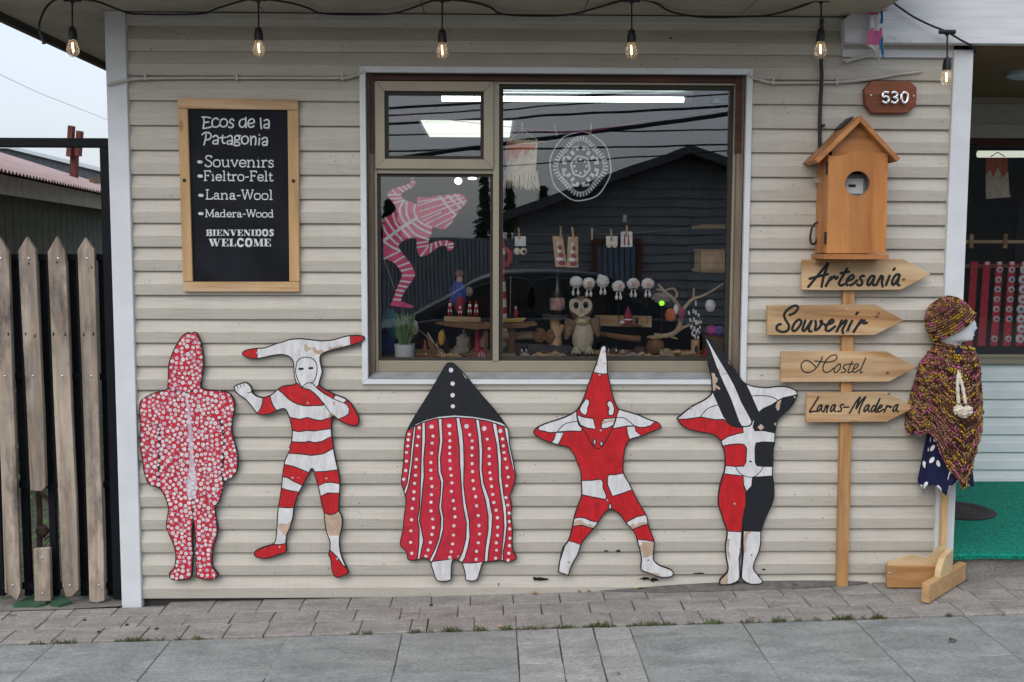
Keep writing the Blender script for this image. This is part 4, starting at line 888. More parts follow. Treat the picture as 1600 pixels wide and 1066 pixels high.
f4 = figure('spirit_cutout', 'red plywood figure with white tipped cone hood and both arms folded behind its head', out4, P_RED,
    [('hood_tip', P_WHITE, zd([(600, 30), (720, 30), (700, 285), (650, 292), (620, 287), (550, 270)]), 'rs'),
     ('eye', P_WHITE, zd([(515, 497), (535, 510), (538, 540), (525, 570), (523, 600), (510, 632), (490, 630), (465, 610), (457, 590), (462, 565), (480, 535), (500, 508)])), ('eye', P_WHITE, zd([(710, 512), (730, 530), (745, 570), (745, 600), (735, 630), (715, 637), (697, 630), (695, 600), (700, 575), (685, 550), (690, 525)])),
     ('arm', P_WHITE, zd([(430, 570), (432, 640), (440, 680), (450, 715), (480, 745), (465, 770), (400, 765), (325, 770), (270, 775), (210, 780), (160, 768), (115, 760), (115, 735), (160, 690), (350, 620)]), 'r'),
     ('cuff', P_WHITE, zd([(260, 778), (325, 778), (295, 850), (265, 900), (210, 880), (245, 830)]), 'r'),
     ('arm', P_WHITE, zd([(785, 570), (870, 590), (950, 620), (1030, 650), (1090, 680), (1050, 720), (1000, 735), (950, 735), (910, 722), (850, 725), (735, 745), (755, 680), (770, 620)]), 'r'),
     ('cuff', P_WHITE, zd([(850, 728), (915, 725), (925, 765), (980, 815), (880, 850), (855, 790)]), 'r'),
     ('cheek', P_WHITE, zd([(438, 632), (490, 650), (570, 662), (580, 700), (590, 750), (520, 742), (460, 715), (443, 680)]), 'r'), ('cheek', P_WHITE, zd([(660, 664), (760, 655), (735, 720), (690, 742), (650, 747), (636, 735), (640, 690)]), 'r'),
     ('nostril', P_WHITE, disc2(*zd([(582, 855)])[0], 2.1, 4.6)), ('nostril', P_WHITE, disc2(*zd([(638, 870)])[0], 2.2, 3.6)),
     ('belt', P_WHITE, ze([(255, 175), (360, 172), (440, 162), (460, 185), (462, 240), (490, 300), (485, 340), (430, 330), (350, 315), (255, 293)]), 'r'), ('belt', P_WHITE, ze([(500, 150), (510, 125), (570, 122), (660, 105), (740, 245), (620, 290), (545, 312), (520, 260), (500, 210)]), 'r'),
     ('patch', P_WHITE, disc2(*ze([(524, 402)])[0], 2.3, 4.6)),
     ('knee_band', P_WHITE, ze([(190, 512), (260, 495), (310, 505), (350, 525), (430, 545), (390, 595), (340, 588), (275, 565), (180, 577)]), 'r'), ('knee_band', P_WHITE, ze([(655, 552), (700, 520), (760, 490), (860, 470), (875, 552), (800, 570), (705, 610)]), 'r'),
     ('sock', P_WHITE, ze([(140, 700), (215, 715), (280, 745), (190, 1030), (50, 985)]), 'r'), ('sock', P_WHITE, ze([(745, 693), (830, 695), (925, 714), (920, 850), (1100, 960), (1090, 1050), (780, 1000)]), 'rs'),
     ('bare_wood', P_WOOD, ze([(200, 535), (260, 515), (300, 545), (330, 565), (345, 550), (380, 575), (385, 590), (340, 584), (275, 560), (200, 572)]), 'nr'), ('bare_wood', P_WOOD, ze([(690, 575), (730, 550), (745, 565), (780, 540), (858, 540), (852, 555), (800, 566), (718, 600)]), 'nr'),
     ('bare_wood', P_WOOD, ze([(780, 745), (800, 735), (800, 705), (830, 712), (908, 715), (908, 770), (903, 830), (880, 828), (850, 850), (815, 852), (800, 800), (790, 790)]), 'nr'), ('bare_wood', P_WOOD, ze([(890, 980), (940, 985), (970, 1010), (955, 1022), (900, 1000)]), 'nr'),
     ('bare_wood', P_WOOD, zd([(650, 680), (742, 666), (735, 690), (690, 695), (645, 712)]), 'nr'), ('bare_wood', P_WOOD, zd([(590, 215), (605, 190), (615, 215), (600, 228)]), 'nr'), ('bare_wood', P_WOOD, zd([(650, 205), (668, 195), (682, 208), (665, 212)]), 'nr')],
    [(zd([(432, 588), (434, 620), (438, 650), (460, 710), (500, 770), (550, 860), (580, 900), (610, 913), (640, 898), (680, 840), (720, 760), (760, 650), (783, 585)]), 1.1), (zd([(270, 775), (300, 735), (350, 700), (440, 685)]), .9), (zd([(765, 655), (820, 655), (870, 685), (915, 725)]), .9)], Y0, group=FG)
screws(f4, [(944, 549), (937, 586), (939, 673), (889, 878), (1013, 875), (949, 782)], Y0-.001)
# 5 — black, white and red figure with leaning hood
zg = zoomed(1050, 510, 5.329); zh = zoomed(1090, 700, 4.847)
out5 = zg([(275, 97), (285, 90), (330, 110), (400, 180), (450, 250), (500, 320), (545, 390), (590, 455), (640, 485), (700, 500), (790, 508), (880, 498), (950, 500), (1010, 520), (1042, 545), (1045, 580), (1020, 635), (980, 690), (920, 745), (880, 790), (868, 850), (862, 900), (858, 980)]) + \
    zh([(577, 10), (575, 130), (570, 200), (580, 270), (582, 370), (560, 440), (515, 540), (490, 610), (482, 640), (482, 700), (470, 780), (440, 850), (425, 910), (450, 950), (490, 1000), (490, 1025), (460, 1035), (400, 1035), (350, 1010), (330, 980), (334, 900), (342, 800), (340, 700), (345, 600), (351, 500), (342, 600), (334, 700), (330, 780), (318, 840), (322, 930), (322, 985), (300, 1015), (250, 1035), (180, 1040), (165, 1020), (175, 990), (220, 945), (228, 900), (215, 830), (210, 740), (222, 640), (200, 570), (170, 480), (155, 420), (160, 330), (180, 240), (200, 180), (208, 100), (200, 20)]) + \
    zg([(420, 1010), (405, 960), (370, 920), (320, 897), (240, 885), (150, 865), (90, 835), (55, 795), (42, 765), (70, 740), (130, 690), (190, 650), (270, 610), (320, 570), (332, 540), (330, 480), (325, 420), (305, 340), (290, 220)])
f5 = figure('spirit_cutout', 'black white and red plywood figure with a leaning black hood and arms behind its head', out5, P_WHITE,
    [('arm', P_BLACK, zg([(725, 715), (760, 685), (830, 655), (880, 620), (930, 595), (1000, 580), (1070, 560), (1060, 660), (960, 750), (890, 800), (880, 893), (820, 880), (760, 868), (690, 870), (675, 840), (690, 770)]), 'r'),
     ('arm', P_RED, zg([(20, 770), (100, 775), (180, 765), (240, 755), (300, 768), (360, 778), (430, 775), (460, 800), (500, 830), (590, 845), (595, 885), (540, 895), (460, 920), (405, 957), (360, 940), (240, 910), (20, 860)]), 'r'),
     ('chest_patch', P_RED, zg([(400, 1003), (480, 985), (560, 979), (600, 985), (620, 1015)])+zh([(370, 20), (366, 105), (350, 138), (280, 140), (190, 132), (180, 20)]), 'r'),
     ('chest_patch', P_BLACK, zg([(693, 1010), (700, 972), (760, 963), (880, 968)])+zh([(595, 40), (590, 142), (500, 140), (450, 135), (437, 110), (435, 20)]), 'r'),
     ('leg', P_RED, zh([(180, 196), (270, 205), (345, 212), (348, 280), (368, 330), (365, 440), (352, 480), (350, 560), (345, 636), (210, 630), (130, 430)]), 'r'),
     ('leg', P_BLACK, zh([(415, 222), (500, 218), (590, 210), (610, 370), (570, 460), (500, 634), (340, 628), (352, 520), (366, 440), (365, 335), (410, 290)]), 'r'),
     ('hood', P_BLACK, zg([(260, 80), (290, 80), (400, 170), (460, 240), (555, 380), (605, 462), (660, 580), (720, 715), (690, 760), (665, 800), (650, 830), (600, 838), (540, 840), (500, 825), (460, 790), (430, 750), (385, 650), (340, 545), (315, 470), (290, 340), (265, 180)]), 'rs'),
     ('hood_band', P_WHITE, zg([(276, 98), (300, 115), (350, 200), (440, 350), (520, 490), (580, 630), (640, 740), (668, 805), (640, 828), (580, 832), (540, 750), (490, 610), (430, 480), (370, 340), (320, 200)])),
     ('bare_wood', P_WOOD, zg([(320, 390), (355, 390), (362, 420), (382, 435), (375, 465), (358, 480), (385, 500), (403, 515), (395, 530), (362, 510), (360, 535), (325, 535)]), 'nr'), ('bare_wood', P_WOOD, zg([(462, 276), (480, 290), (502, 328), (482, 318), (470, 300)]), 'nr'), ('bare_wood', P_WOOD, zg([(880, 620), (912, 613), (900, 650), (895, 690), (880, 705), (862, 670)]), 'nr'), ('bare_wood', P_WOOD, zg([(712, 840), (740, 813), (768, 840), (740, 868)]), 'nr'), ('bare_wood', P_WOOD, zg([(848, 812), (872, 797), (870, 842)]), 'nr'), ('bare_wood', P_WOOD, zg([(372, 350), (400, 360), (390, 400)]), 'nr'), ('bare_wood', P_WOOD, zg([(415, 395), (450, 385), (462, 402)]), 'nr'),
     ('bare_wood', P_WOOD, zh([(222, 690), (245, 690), (235, 780), (246, 800), (242, 860), (225, 800)]), 'nr'), ('bare_wood', P_WOOD, zh([(360, 630), (412, 630), (380, 665), (370, 700), (365, 790), (345, 800), (345, 700)]), 'nr'), ('bare_wood', P_WOOD, zh([(160, 1020), (220, 945), (234, 940), (228, 1035), (180, 1045)]), 'nr'), ('bare_wood', P_WOOD, zh([(562, 415), (572, 430), (540, 500), (520, 550), (508, 540), (545, 460)]), 'nr'), ('bare_wood', P_WOOD, zh([(310, 770), (330, 750), (325, 785)]), 'nr')],
    [(zg([(240, 750), (280, 700), (330, 670), (385, 655)]), .9), (zg([(668, 580), (770, 578), (840, 592), (880, 615)]), .9), (zh([(285, 140), (310, 180), (350, 210), (400, 222), (440, 212), (480, 175), (495, 140)]), .8), (zh([(396, 103), (404, 103)]), 1.8), (zh([(195, 196), (345, 212)]), .9), (zh([(346, 215), (350, 290), (370, 328), (410, 288), (418, 225)]), .7)], Y0, group=FG)
screws(f5, [(1242, 621), (1148, 788), (1174, 867), (1190, 586), (1080, 638)], Y0-.001)
# 6 — striped runner standing in the display window
zr = zoomed(590, 265, 4.74); YR = .085
out6 = zr([(185, 42), (240, 35), (275, 60), (280, 95), (260, 130), (215, 155), (175, 180), (180, 205), (205, 225), (240, 235), (290, 255), (295, 205), (360, 205), (450, 195), (540, 185), (610, 178), (640, 200), (660, 238), (600, 310), (545, 400), (510, 438), (470, 442), (405, 430), (400, 470), (380, 520), (385, 550), (440, 530), (510, 525), (560, 540), (565, 565), (550, 598), (520, 600), (510, 570), (470, 565), (420, 595), (370, 630), (320, 645), (300, 620), (288, 560), (285, 510), (230, 510), (170, 540), (158, 580), (200, 640), (240, 690), (275, 760), (270, 800), (230, 860), (190, 920), (175, 970), (210, 990), (260, 1010), (250, 1025), (180, 1020), (95, 1005), (105, 985), (125, 930), (150, 860), (180, 790), (170, 750), (120, 690), (60, 665), (42, 655), (40, 500), (40, 370), (90, 340), (135, 300), (130, 270), (100, 230), (75, 190), (90, 160), (150, 130), (210, 115), (245, 95), (240, 65), (195, 55)])
bands = [([(45, 530), (130, 465), (210, 410), (290, 360)], 3.6)]
for p in ([(90, 500), (60, 460), (43, 420)], [(130, 465), (90, 410), (60, 360)], [(165, 440), (130, 390), (115, 322)], [(210, 405), (175, 350), (165, 290), (195, 233)], [(245, 385), (215, 330), (215, 240)], [(290, 355), (270, 310), (278, 262)], [(90, 500), (130, 540), (158, 558)], [(130, 470), (160, 500), (182, 525)], [(175, 440), (220, 480), (240, 508)], [(215, 410), (280, 480), (378, 518)], [(250, 390), (320, 440), (400, 475)], [(285, 360), (330, 400), (400, 430)], [(45, 530), (100, 570), (165, 600)]): bands.append((p, 2.5))
for p in ([(300, 240), (450, 215)], [(300, 268), (440, 225), (610, 192)], [(310, 310), (480, 258), (640, 205)], [(325, 355), (500, 285), (655, 232)], [(365, 400), (480, 345), (600, 290)], [(430, 420), (590, 335)], [(500, 425), (560, 380)], [(340, 375), (470, 318)]): bands.append((p, 1.5))
for p in ([(455, 192), (510, 260), (585, 345)], [(512, 185), (565, 240), (625, 292)], [(565, 180), (610, 225), (645, 265)]): bands.append((p, 2.6))
for a, b in (((45, 662), (165, 605)), ((103, 697), (200, 642)), ((135, 725), (236, 688)), ((160, 755), (254, 733)), ((178, 785), (278, 785)), ((160, 825), (252, 836)), ((148, 858), (228, 873)), ((133, 890), (202, 903)), ((122, 925), (188, 936)), ((112, 962), (178, 965)), ((285, 547), (378, 532)), ((293, 578), (372, 562)), ((318, 645), (372, 573)), ((390, 622), (400, 548)), ((438, 588), (428, 533)), ((473, 568), (460, 526)), ((505, 565), (513, 525)), ((525, 578), (560, 576)), ((524, 556), (560, 550)), ((110, 252), (205, 225)), ((95, 218), (178, 212)), ((75, 187), (172, 187)), ((105, 148), (150, 190)), ((148, 128), (195, 168)), ((182, 118), (222, 150)), ((215, 108), (250, 138)), ((240, 92), (282, 95)), ((240, 75), (275, 58)), ((205, 58), (215, 36))): bands.append(([a, b], 2.0))
regs = []
f6 = figure('runner_cutout', 'pink striped running figure cut from board inside the left window pane', out6, P_PINK, [], [(zr(p), wd) for p, wd in bands], YR, .008, 1.2, edge=None)
for ch in f6.children:
    if ch.name.startswith('line'): ch.data.materials[0] = P_BRIGHT; ch.name = 'stripe'
mb = MB(); c0 = W(600, 405, YR); mb.tube([c0, W(632, 495, .1), W(700, 556, .2)], .0012, 4); tag(mb.build('support_thread', P_LILAC), 'thin pale thread running down from the pink striped runner', 'thread')

# ------------------------------------------------------------------ lettering
def font(c):
    """stroke letters on a unit em: (advance, strokes); smooth strokes are lists, straight ones tuples; y up, x-height .62"""
    o = [(.30, .62), (.12, .56), (.05, .31), (.12, .06), (.30, 0), (.48, .06), (.55, .31), (.48, .56), (.30, .62)]
    F = {'o': (.62, [o]), 'S': (.62, [[(.52, .82), (.46, .95), (.30, 1.0), (.14, .93), (.10, .78), (.20, .62), (.40, .48), (.53, .30), (.48, .10), (.30, 0), (.12, .05), (.07, .2)], ((.52, .98), (.52, .80)), ((.07, .02), (.07, .22))]),
     'u': (.70, [((.02, .60), (.14, .60)), [(.14, .60), (.14, .22), (.18, .05), (.30, 0), (.44, .06), (.53, .16)], ((.53, .62), (.53, .0)), ((.43, .60), (.53, .60)), ((.53, .01), (.64, .01))]),
     'v': (.62, [((.08, .60), (.30, .0)), ((.30, .0), (.52, .60)), ((.0, .60), (.18, .60)), ((.43, .60), (.60, .60))]),
     'e': (.58, [[(.07, .33), (.50, .33), (.48, .50), (.40, .59), (.28, .62), (.13, .55), (.06, .33), (.11, .10), (.28, 0), (.42, .04), (.52, .14)]]),
     'n': (.72, [((.02, .60), (.14, .60)), ((.14, .62), (.14, .0)), [(.14, .42), (.24, .57), (.38, .62), (.50, .54), (.53, .40), (.53, .0)], ((.03, .01), (.25, .01)), ((.43, .01), (.65, .01))]),
     'i': (.36, [((.04, .60), (.17, .60)), ((.17, .60), (.17, .0)), ((.04, .01), (.30, .01)), ((.16, .84), (.18, .84))]),
     'r': (.50, [((.02, .60), (.15, .60)), ((.15, .62), (.15, 0)), [(.15, .40), (.23, .56), (.35, .62), (.44, .57)], ((.03, .01), (.30, .01))]),
     's': (.48, [[(.39, .50), (.34, .60), (.23, .62), (.11, .56), (.10, .43), (.22, .34), (.36, .26), (.40, .13), (.34, .03), (.22, 0), (.10, .04), (.06, .14)]]),
     'F': (.64, [((.14, 1), (.14, 0)), ((.02, .99), (.58, .99)), ((.58, 1), (.58, .80)), ((.14, .52), (.42, .52)), ((.42, .62), (.42, .42)), ((.02, .01), (.30, .01))]),
     'l': (.36, [((.04, .99), (.17, .99)), ((.17, 1), (.17, 0)), ((.04, .01), (.30, .01))]),
     't': (.42, [[(.17, .82), (.17, .2), (.20, .04), (.30, 0), (.40, .06)], ((.04, .60), (.36, .60))]),
     '-': (.42, [((.06, .38), (.36, .40))]),
     'L': (.64, [((.15, 1), (.15, 0)), ((.02, .99), (.30, .99)), ((.02, .01), (.58, .01)), ((.58, 0), (.58, .22))]),
     'a': (.58, [[(.10, .48), (.16, .59), (.28, .62), (.38, .56), (.41, .42), (.41, .1), (.44, .01), (.54, .02)], [(.41, .36), (.24, .34), (.10, .26), (.07, .12), (.15, .01), (.28, .02), (.41, .14)]]),
     'W': (1.02, [((.08, .98), (.29, 0)), ((.29, 0), (.51, .98)), ((.51, .98), (.72, 0)), ((.72, 0), (.94, .98)), ((-.02, .99), (.20, .99)), ((.40, .99), (.58, .99)), ((.84, .99), (1.02, .99))]),
     'M': (.98, [((.15, .98), (.12, 0)), ((.15, .98), (.48, .08)), ((.48, .08), (.80, .98)), ((.80, .98), (.84, 0)), ((.02, .99), (.17, .99)), ((.78, .99), (.94, .99)), ((.02, .01), (.24, .01)), ((.72, .01), (.95, .01))]),
     'd': (.68, [[(.48, .46), (.38, .60), (.27, .62), (.12, .54), (.06, .31), (.12, .07), (.27, 0), (.40, .05), (.48, .18)], ((.48, 1), (.48, 0)), ((.36, .99), (.48, .99)), ((.48, .01), (.60, .01))])}
    return F.get(c, (.4, []))
def type_line(text, x0, x1, base0, base1, cap, wd):
    adv = [font(c)[0] for c in text]; tot = sum(adv); k = (x1-x0)/tot; q = []; x = x0
    for c, a in zip(text, adv):
        for s_ in font(c)[1]:
            pts = [(x+p[0]*k, base0+(base1-base0)*(x-x0)/(x1-x0)-p[1]*cap) for p in s_]
            q += ribbon(smooth_line(pts, 4) if isinstance(s_, list) else pts, wd, False, isinstance(s_, list))
        x += a*k
    return q
def fat_line(text, x0, x1, base, cap):
    """heavy slab-like capitals: thick stems, hairline serifs"""
    S_ = {'B': (.80, [(.12, 0, .34, 1), (.02, .94, .5, 1), (.02, 0, .5, .06), (.3, .47, .5, .53)], [([(.46, .97), (.62, .90), (.64, .74), (.60, .6), (.46, .5)], .19), ([(.46, .5), (.66, .42), (.68, .25), (.62, .1), (.46, .03)], .20)]),
     'I': (.48, [(.12, 0, .36, 1), (.02, .94, .46, 1), (.02, 0, .46, .06)], []),
     'E': (.78, [(.12, 0, .36, 1), (.02, .94, .72, 1), (.02, 0, .74, .06), (.62, .70, .72, 1), (.64, 0, .74, .30), (.36, .47, .52, .53), (.48, .36, .54, .64)], []),
     'N': (.92, [(.14, 0, .19, 1), (.72, 0, .77, 1), (.02, .94, .3, 1), (.02, 0, .3, .06), (.62, .94, .9, 1)], [([(.2, .95), (.74, .03)], .24)]),
     'V': (.86, [(.0, .94, .42, 1), (.56, .94, .86, 1)], [([(.2, .96), (.44, .03)], .24), ([(.44, .03), (.7, .96)], .06)]),
     'D': (.86, [(.12, 0, .36, 1), (.02, .94, .5, 1), (.02, 0, .5, .06)], [([(.46, .97), (.66, .86), (.72, .5), (.66, .14), (.46, .03)], .21)]),
     'O': (.86, [], [([(.43, .98), (.22, .86), (.17, .5), (.22, .14), (.43, .02)], .22), ([(.43, .98), (.64, .86), (.69, .5), (.64, .14), (.43, .02)], .22)]),
     'S': (.68, [(.54, .68, .6, 1), (.08, 0, .14, .32)], [([(.52, .86), (.34, .97), (.18, .84), (.24, .64), (.44, .42), (.52, .24), (.36, .04), (.14, .14)], .2)]),
     'W': (1.24, [(.0, .94, .4, 1), (.44, .94, .82, 1), (.96, .94, 1.24, 1)], [([(.18, .96), (.42, .03)], .23), ([(.42, .03), (.6, .9)], .06), ([(.58, .96), (.84, .03)], .23), ([(.84, .03), (1.08, .96)], .06)]),
     'L': (.74, [(.12, 0, .36, 1), (.02, .94, .46, 1), (.02, 0, .72, .06), (.62, 0, .72, .34)], []),
     'C': (.82, [(.66, .64, .73, 1)], [([(.68, .8), (.5, .97), (.26, .88), (.17, .5), (.26, .12), (.5, .03), (.72, .22)], .2)]),
     'M': (1.06, [(.14, 0, .19, 1), (.74, 0, .98, 1), (.02, .94, .3, 1), (.02, 0, .3, .06), (.66, .94, 1.04, 1), (.66, 0, 1.04, .06)], [([(.22, .96), (.50, .03)], .22), ([(.5, .03), (.80, .96)], .06)])}
    tot = sum(S_[c][0] for c in text); k = (x1-x0)/tot; x = x0; q = []
    for c in text:
        a, boxes, strokes = S_[c]
        for b in boxes: q.append([(x+b[0]*k, base-b[1]*cap), (x+b[2]*k, base-b[1]*cap), (x+b[2]*k, base-b[3]*cap), (x+b[0]*k, base-b[3]*cap)])
        for pts, wd in strokes: q += ribbon(smooth_line([(x+p[0]*k, base-p[1]*cap) for p in pts], 4), wd*k, False, False)
        x += a*k
    return q
CHALK = plain('chalk_paint', (.58, .60, .64), .8, .22, 60, .2)
# ------------------------------------------------------------------ chalkboard
yc = -.036
cb = thing('chalkboard', W(376, 455, yc), 'black chalkboard in a pine frame listing souvenirs and wool', 'chalkboard')
TLc, TRc, BRc, BLc = (277, 153), (466, 156.5), (468, 456), (286, 456)
iTL, iTR, iBR, iBL = (293, 169.5), (449, 172), (452, 440.5), (301, 440.5)
def quadpx(pts, y0, y1, name, mat, parent, bev=.003):
    mb = MB(); mb.prism([W(a, b, y0) for a, b in pts], y0, y1); return mb.build(name, mat, parent, bevel=bev)
slate = plain('chalkboard_slate', (.011, .0125, .017), .7, .35, 7, .1, spec=.12)
quadpx([(288, 164), (456, 166), (459, 447), (294, 447)], yc+.014, yc+.022, 'board', slate, cb, 0)
quadpx([TLc, TRc, (466, 172), (277.5, 169.5)], yc, yc+.03, 'frame_rail', M['pine'], cb)
quadpx([(285.5, 440.5), (468, 440.5), BRc, BLc], yc, yc+.03, 'frame_rail', M['pine'], cb)
fz = wood('pine_frame', [(.3, (.44, .27, .12)), (.55, (.56, .36, .18)), (.78, (.64, .44, .24))], 'z', 30, .55)
quadpx([(277.5, 170), (293, 170), (301, 440), (285.5, 440)], yc+.001, yc+.03, 'frame_stile', fz, cb); quadpx([(449, 172.4), (466, 172.4), (468, 440), (452, 440)], yc+.001, yc+.03, 'frame_stile', fz, cb)
ya_ = yc+.0132
ze2 = zoomed(300, 170, 11.43)
q = []
def hand(strokes, tf, wd, sub=4):
    out = []
    for s_ in strokes: out += ribbon(smooth_line(tf(s_), sub), wd)
    return out
q += hand([[(180, 150), (240, 148), (330, 165)], [(210, 152), (212, 250), (200, 345)], [(212, 245), (300, 238)], [(195, 352), (260, 345), (345, 325)],
    [(470, 195), (440, 172), (395, 180), (362, 220), (358, 275), (380, 320), (430, 328), (470, 312), (488, 292)], [(570, 180), (520, 200), (500, 250), (515, 305), (560, 325), (615, 300), (632, 250), (615, 200), (570, 180)], [(745, 215), (725, 185), (690, 195), (672, 230), (700, 260), (735, 285), (730, 325), (690, 338), (655, 325)],
    [(955, 190), (920, 185), (870, 205), (845, 255), (860, 315), (905, 328), (945, 300), (962, 250)], [(962, 158), (962, 250), (965, 335)], [(1010, 270), (1080, 258), (1112, 235), (1095, 190), (1050, 185), (1010, 225), (1000, 280), (1025, 325), (1070, 328), (1105, 310)],
    [(1225, 170), (1228, 260), (1240, 355)], [(1290, 215), (1330, 195), (1370, 215), (1378, 280), (1368, 350)], [(1372, 275), (1310, 280), (1285, 315), (1310, 345), (1355, 335)],
    [(180, 465), (220, 430), (290, 425), (335, 460), (338, 510), (300, 550), (240, 555)], [(255, 440), (240, 540), (215, 645)], [(375, 505), (420, 478), (460, 500), (465, 570), (458, 632)], [(462, 565), (400, 568), (372, 600), (395, 630), (440, 622)],
    [(548, 475), (540, 550), (555, 610), (595, 615)], [(495, 520), (600, 512)], [(630, 510), (680, 480), (715, 505), (718, 580), (712, 645)], [(715, 570), (655, 575), (625, 605), (650, 635), (700, 622)],
    [(865, 482), (800, 480), (765, 510), (775, 555), (820, 562), (850, 530), (835, 490), (800, 480)], [(770, 560), (760, 590), (820, 598), (852, 620), (840, 650), (790, 660), (750, 645), (765, 610)], [(945, 490), (900, 510), (885, 560), (905, 615), (950, 628), (995, 600), (1005, 550), (985, 505), (945, 490)],
    [(1050, 490), (1052, 560), (1055, 645)], [(1052, 560), (1080, 510), (1115, 495), (1140, 530), (1138, 590), (1130, 642)], [(1205, 530), (1200, 590), (1190, 645)], [(1203, 465), (1204, 470)], [(1250, 545), (1290, 515), (1335, 525), (1345, 590), (1335, 655)], [(1342, 590), (1285, 590), (1255, 620), (1280, 655), (1325, 640)]], ze2, 2.3)
mb = MB(); flat_strokes(mb, q, ya_); mb.build('lettering', CHALK, cb)
for (tx, x0, x1, b0, b1, cap, wd) in (('Souvenirs', 319.5, 428.5, 260.5, 261.5, 17.2, 1.9), ('Fieltro-Felt', 318, 427, 282.2, 283, 15.2, 1.8), ('Lana-Wool', 321, 427, 311.3, 312, 14.8, 1.7), ('Madera-Wood', 320.5, 428.5, 339, 339.6, 11.4, 1.5)):
    mb = MB(); flat_strokes(mb, type_line(tx, x0, x1, b0, b1, cap, wd), ya_); mb.build('lettering', CHALK, cb)
for tx, x0, x1, b, cap in (('BIENVENIDOS', 321.5, 428.5, 368.6, 9.6), ('WELCOME', 326, 424, 385, 11.8)):
    mb = MB(); flat_strokes(mb, fat_line(tx, x0, x1, b, cap), ya_); mb.build('lettering', CHALK, cb)
for bx, by in ((312.4, 253), (312.8, 275.2), (313.9, 305.2), (313.9, 333.8)):
    mb = MB(); flat_strokes(mb, ribbon([(bx-2, by), (bx+2, by+.3)], 4.6), ya_); mb.build('bullet', CHALK, cb)
for px, py in ((288, 282), (458.5, 283)):
    mb = MB(); c = W(px, py, yc); mb.lathe((0, 0, 0), [(.0, .001), (.007, .001), (.0085, 0)], 10); mb.v = [Vector((c.x+v.x, yc-.0006-v.z*.3, c.z+v.y)) for v in mb.v]; mb.build('screw_hole', P_LINE, cb)

# ------------------------------------------------------------------ number plaque
pq = thing('number_plaque', W(1391, 178, -.05), 'red brown wooden house number plaque with chipped corners', 'plaque')
quadpx([(1351, 139), (1362, 126.5), (1422, 126.5), (1433, 137), (1432, 164), (1420, 176.5), (1362, 176.5), (1352, 163)], -.048, -.016, 'board', M['plaque'], pq, .004)
chrome = plain('chrome_digit', (.72, .73, .75), .18, .05, 10, .05, metal=.9)
zq = zoomed(1200, 0, 4)
for strokes in ([[(752, 580), (722, 580), (717, 608), (735, 604), (750, 612), (752, 632), (735, 644), (712, 634)]], [[(770, 586), (788, 577), (804, 588), (802, 604), (785, 610), (803, 616), (808, 632), (790, 645), (767, 636)]], [[(852, 577), (836, 590), (832, 612), (838, 635), (852, 644), (866, 635), (872, 612), (868, 588), (852, 577)]]):
    mb = MB()
    for s_ in strokes: mb.tube([W(p[0], p[1], -.056) for p in smooth_line(zq(s_), 4)], .0066, 8)
    for v in mb.v: v.y = -.05+(v.y+.05)*1.0
    mb.build('digit', chrome, pq, True)
screws(pq, [(1361, 149), (1428, 150)], -.049)

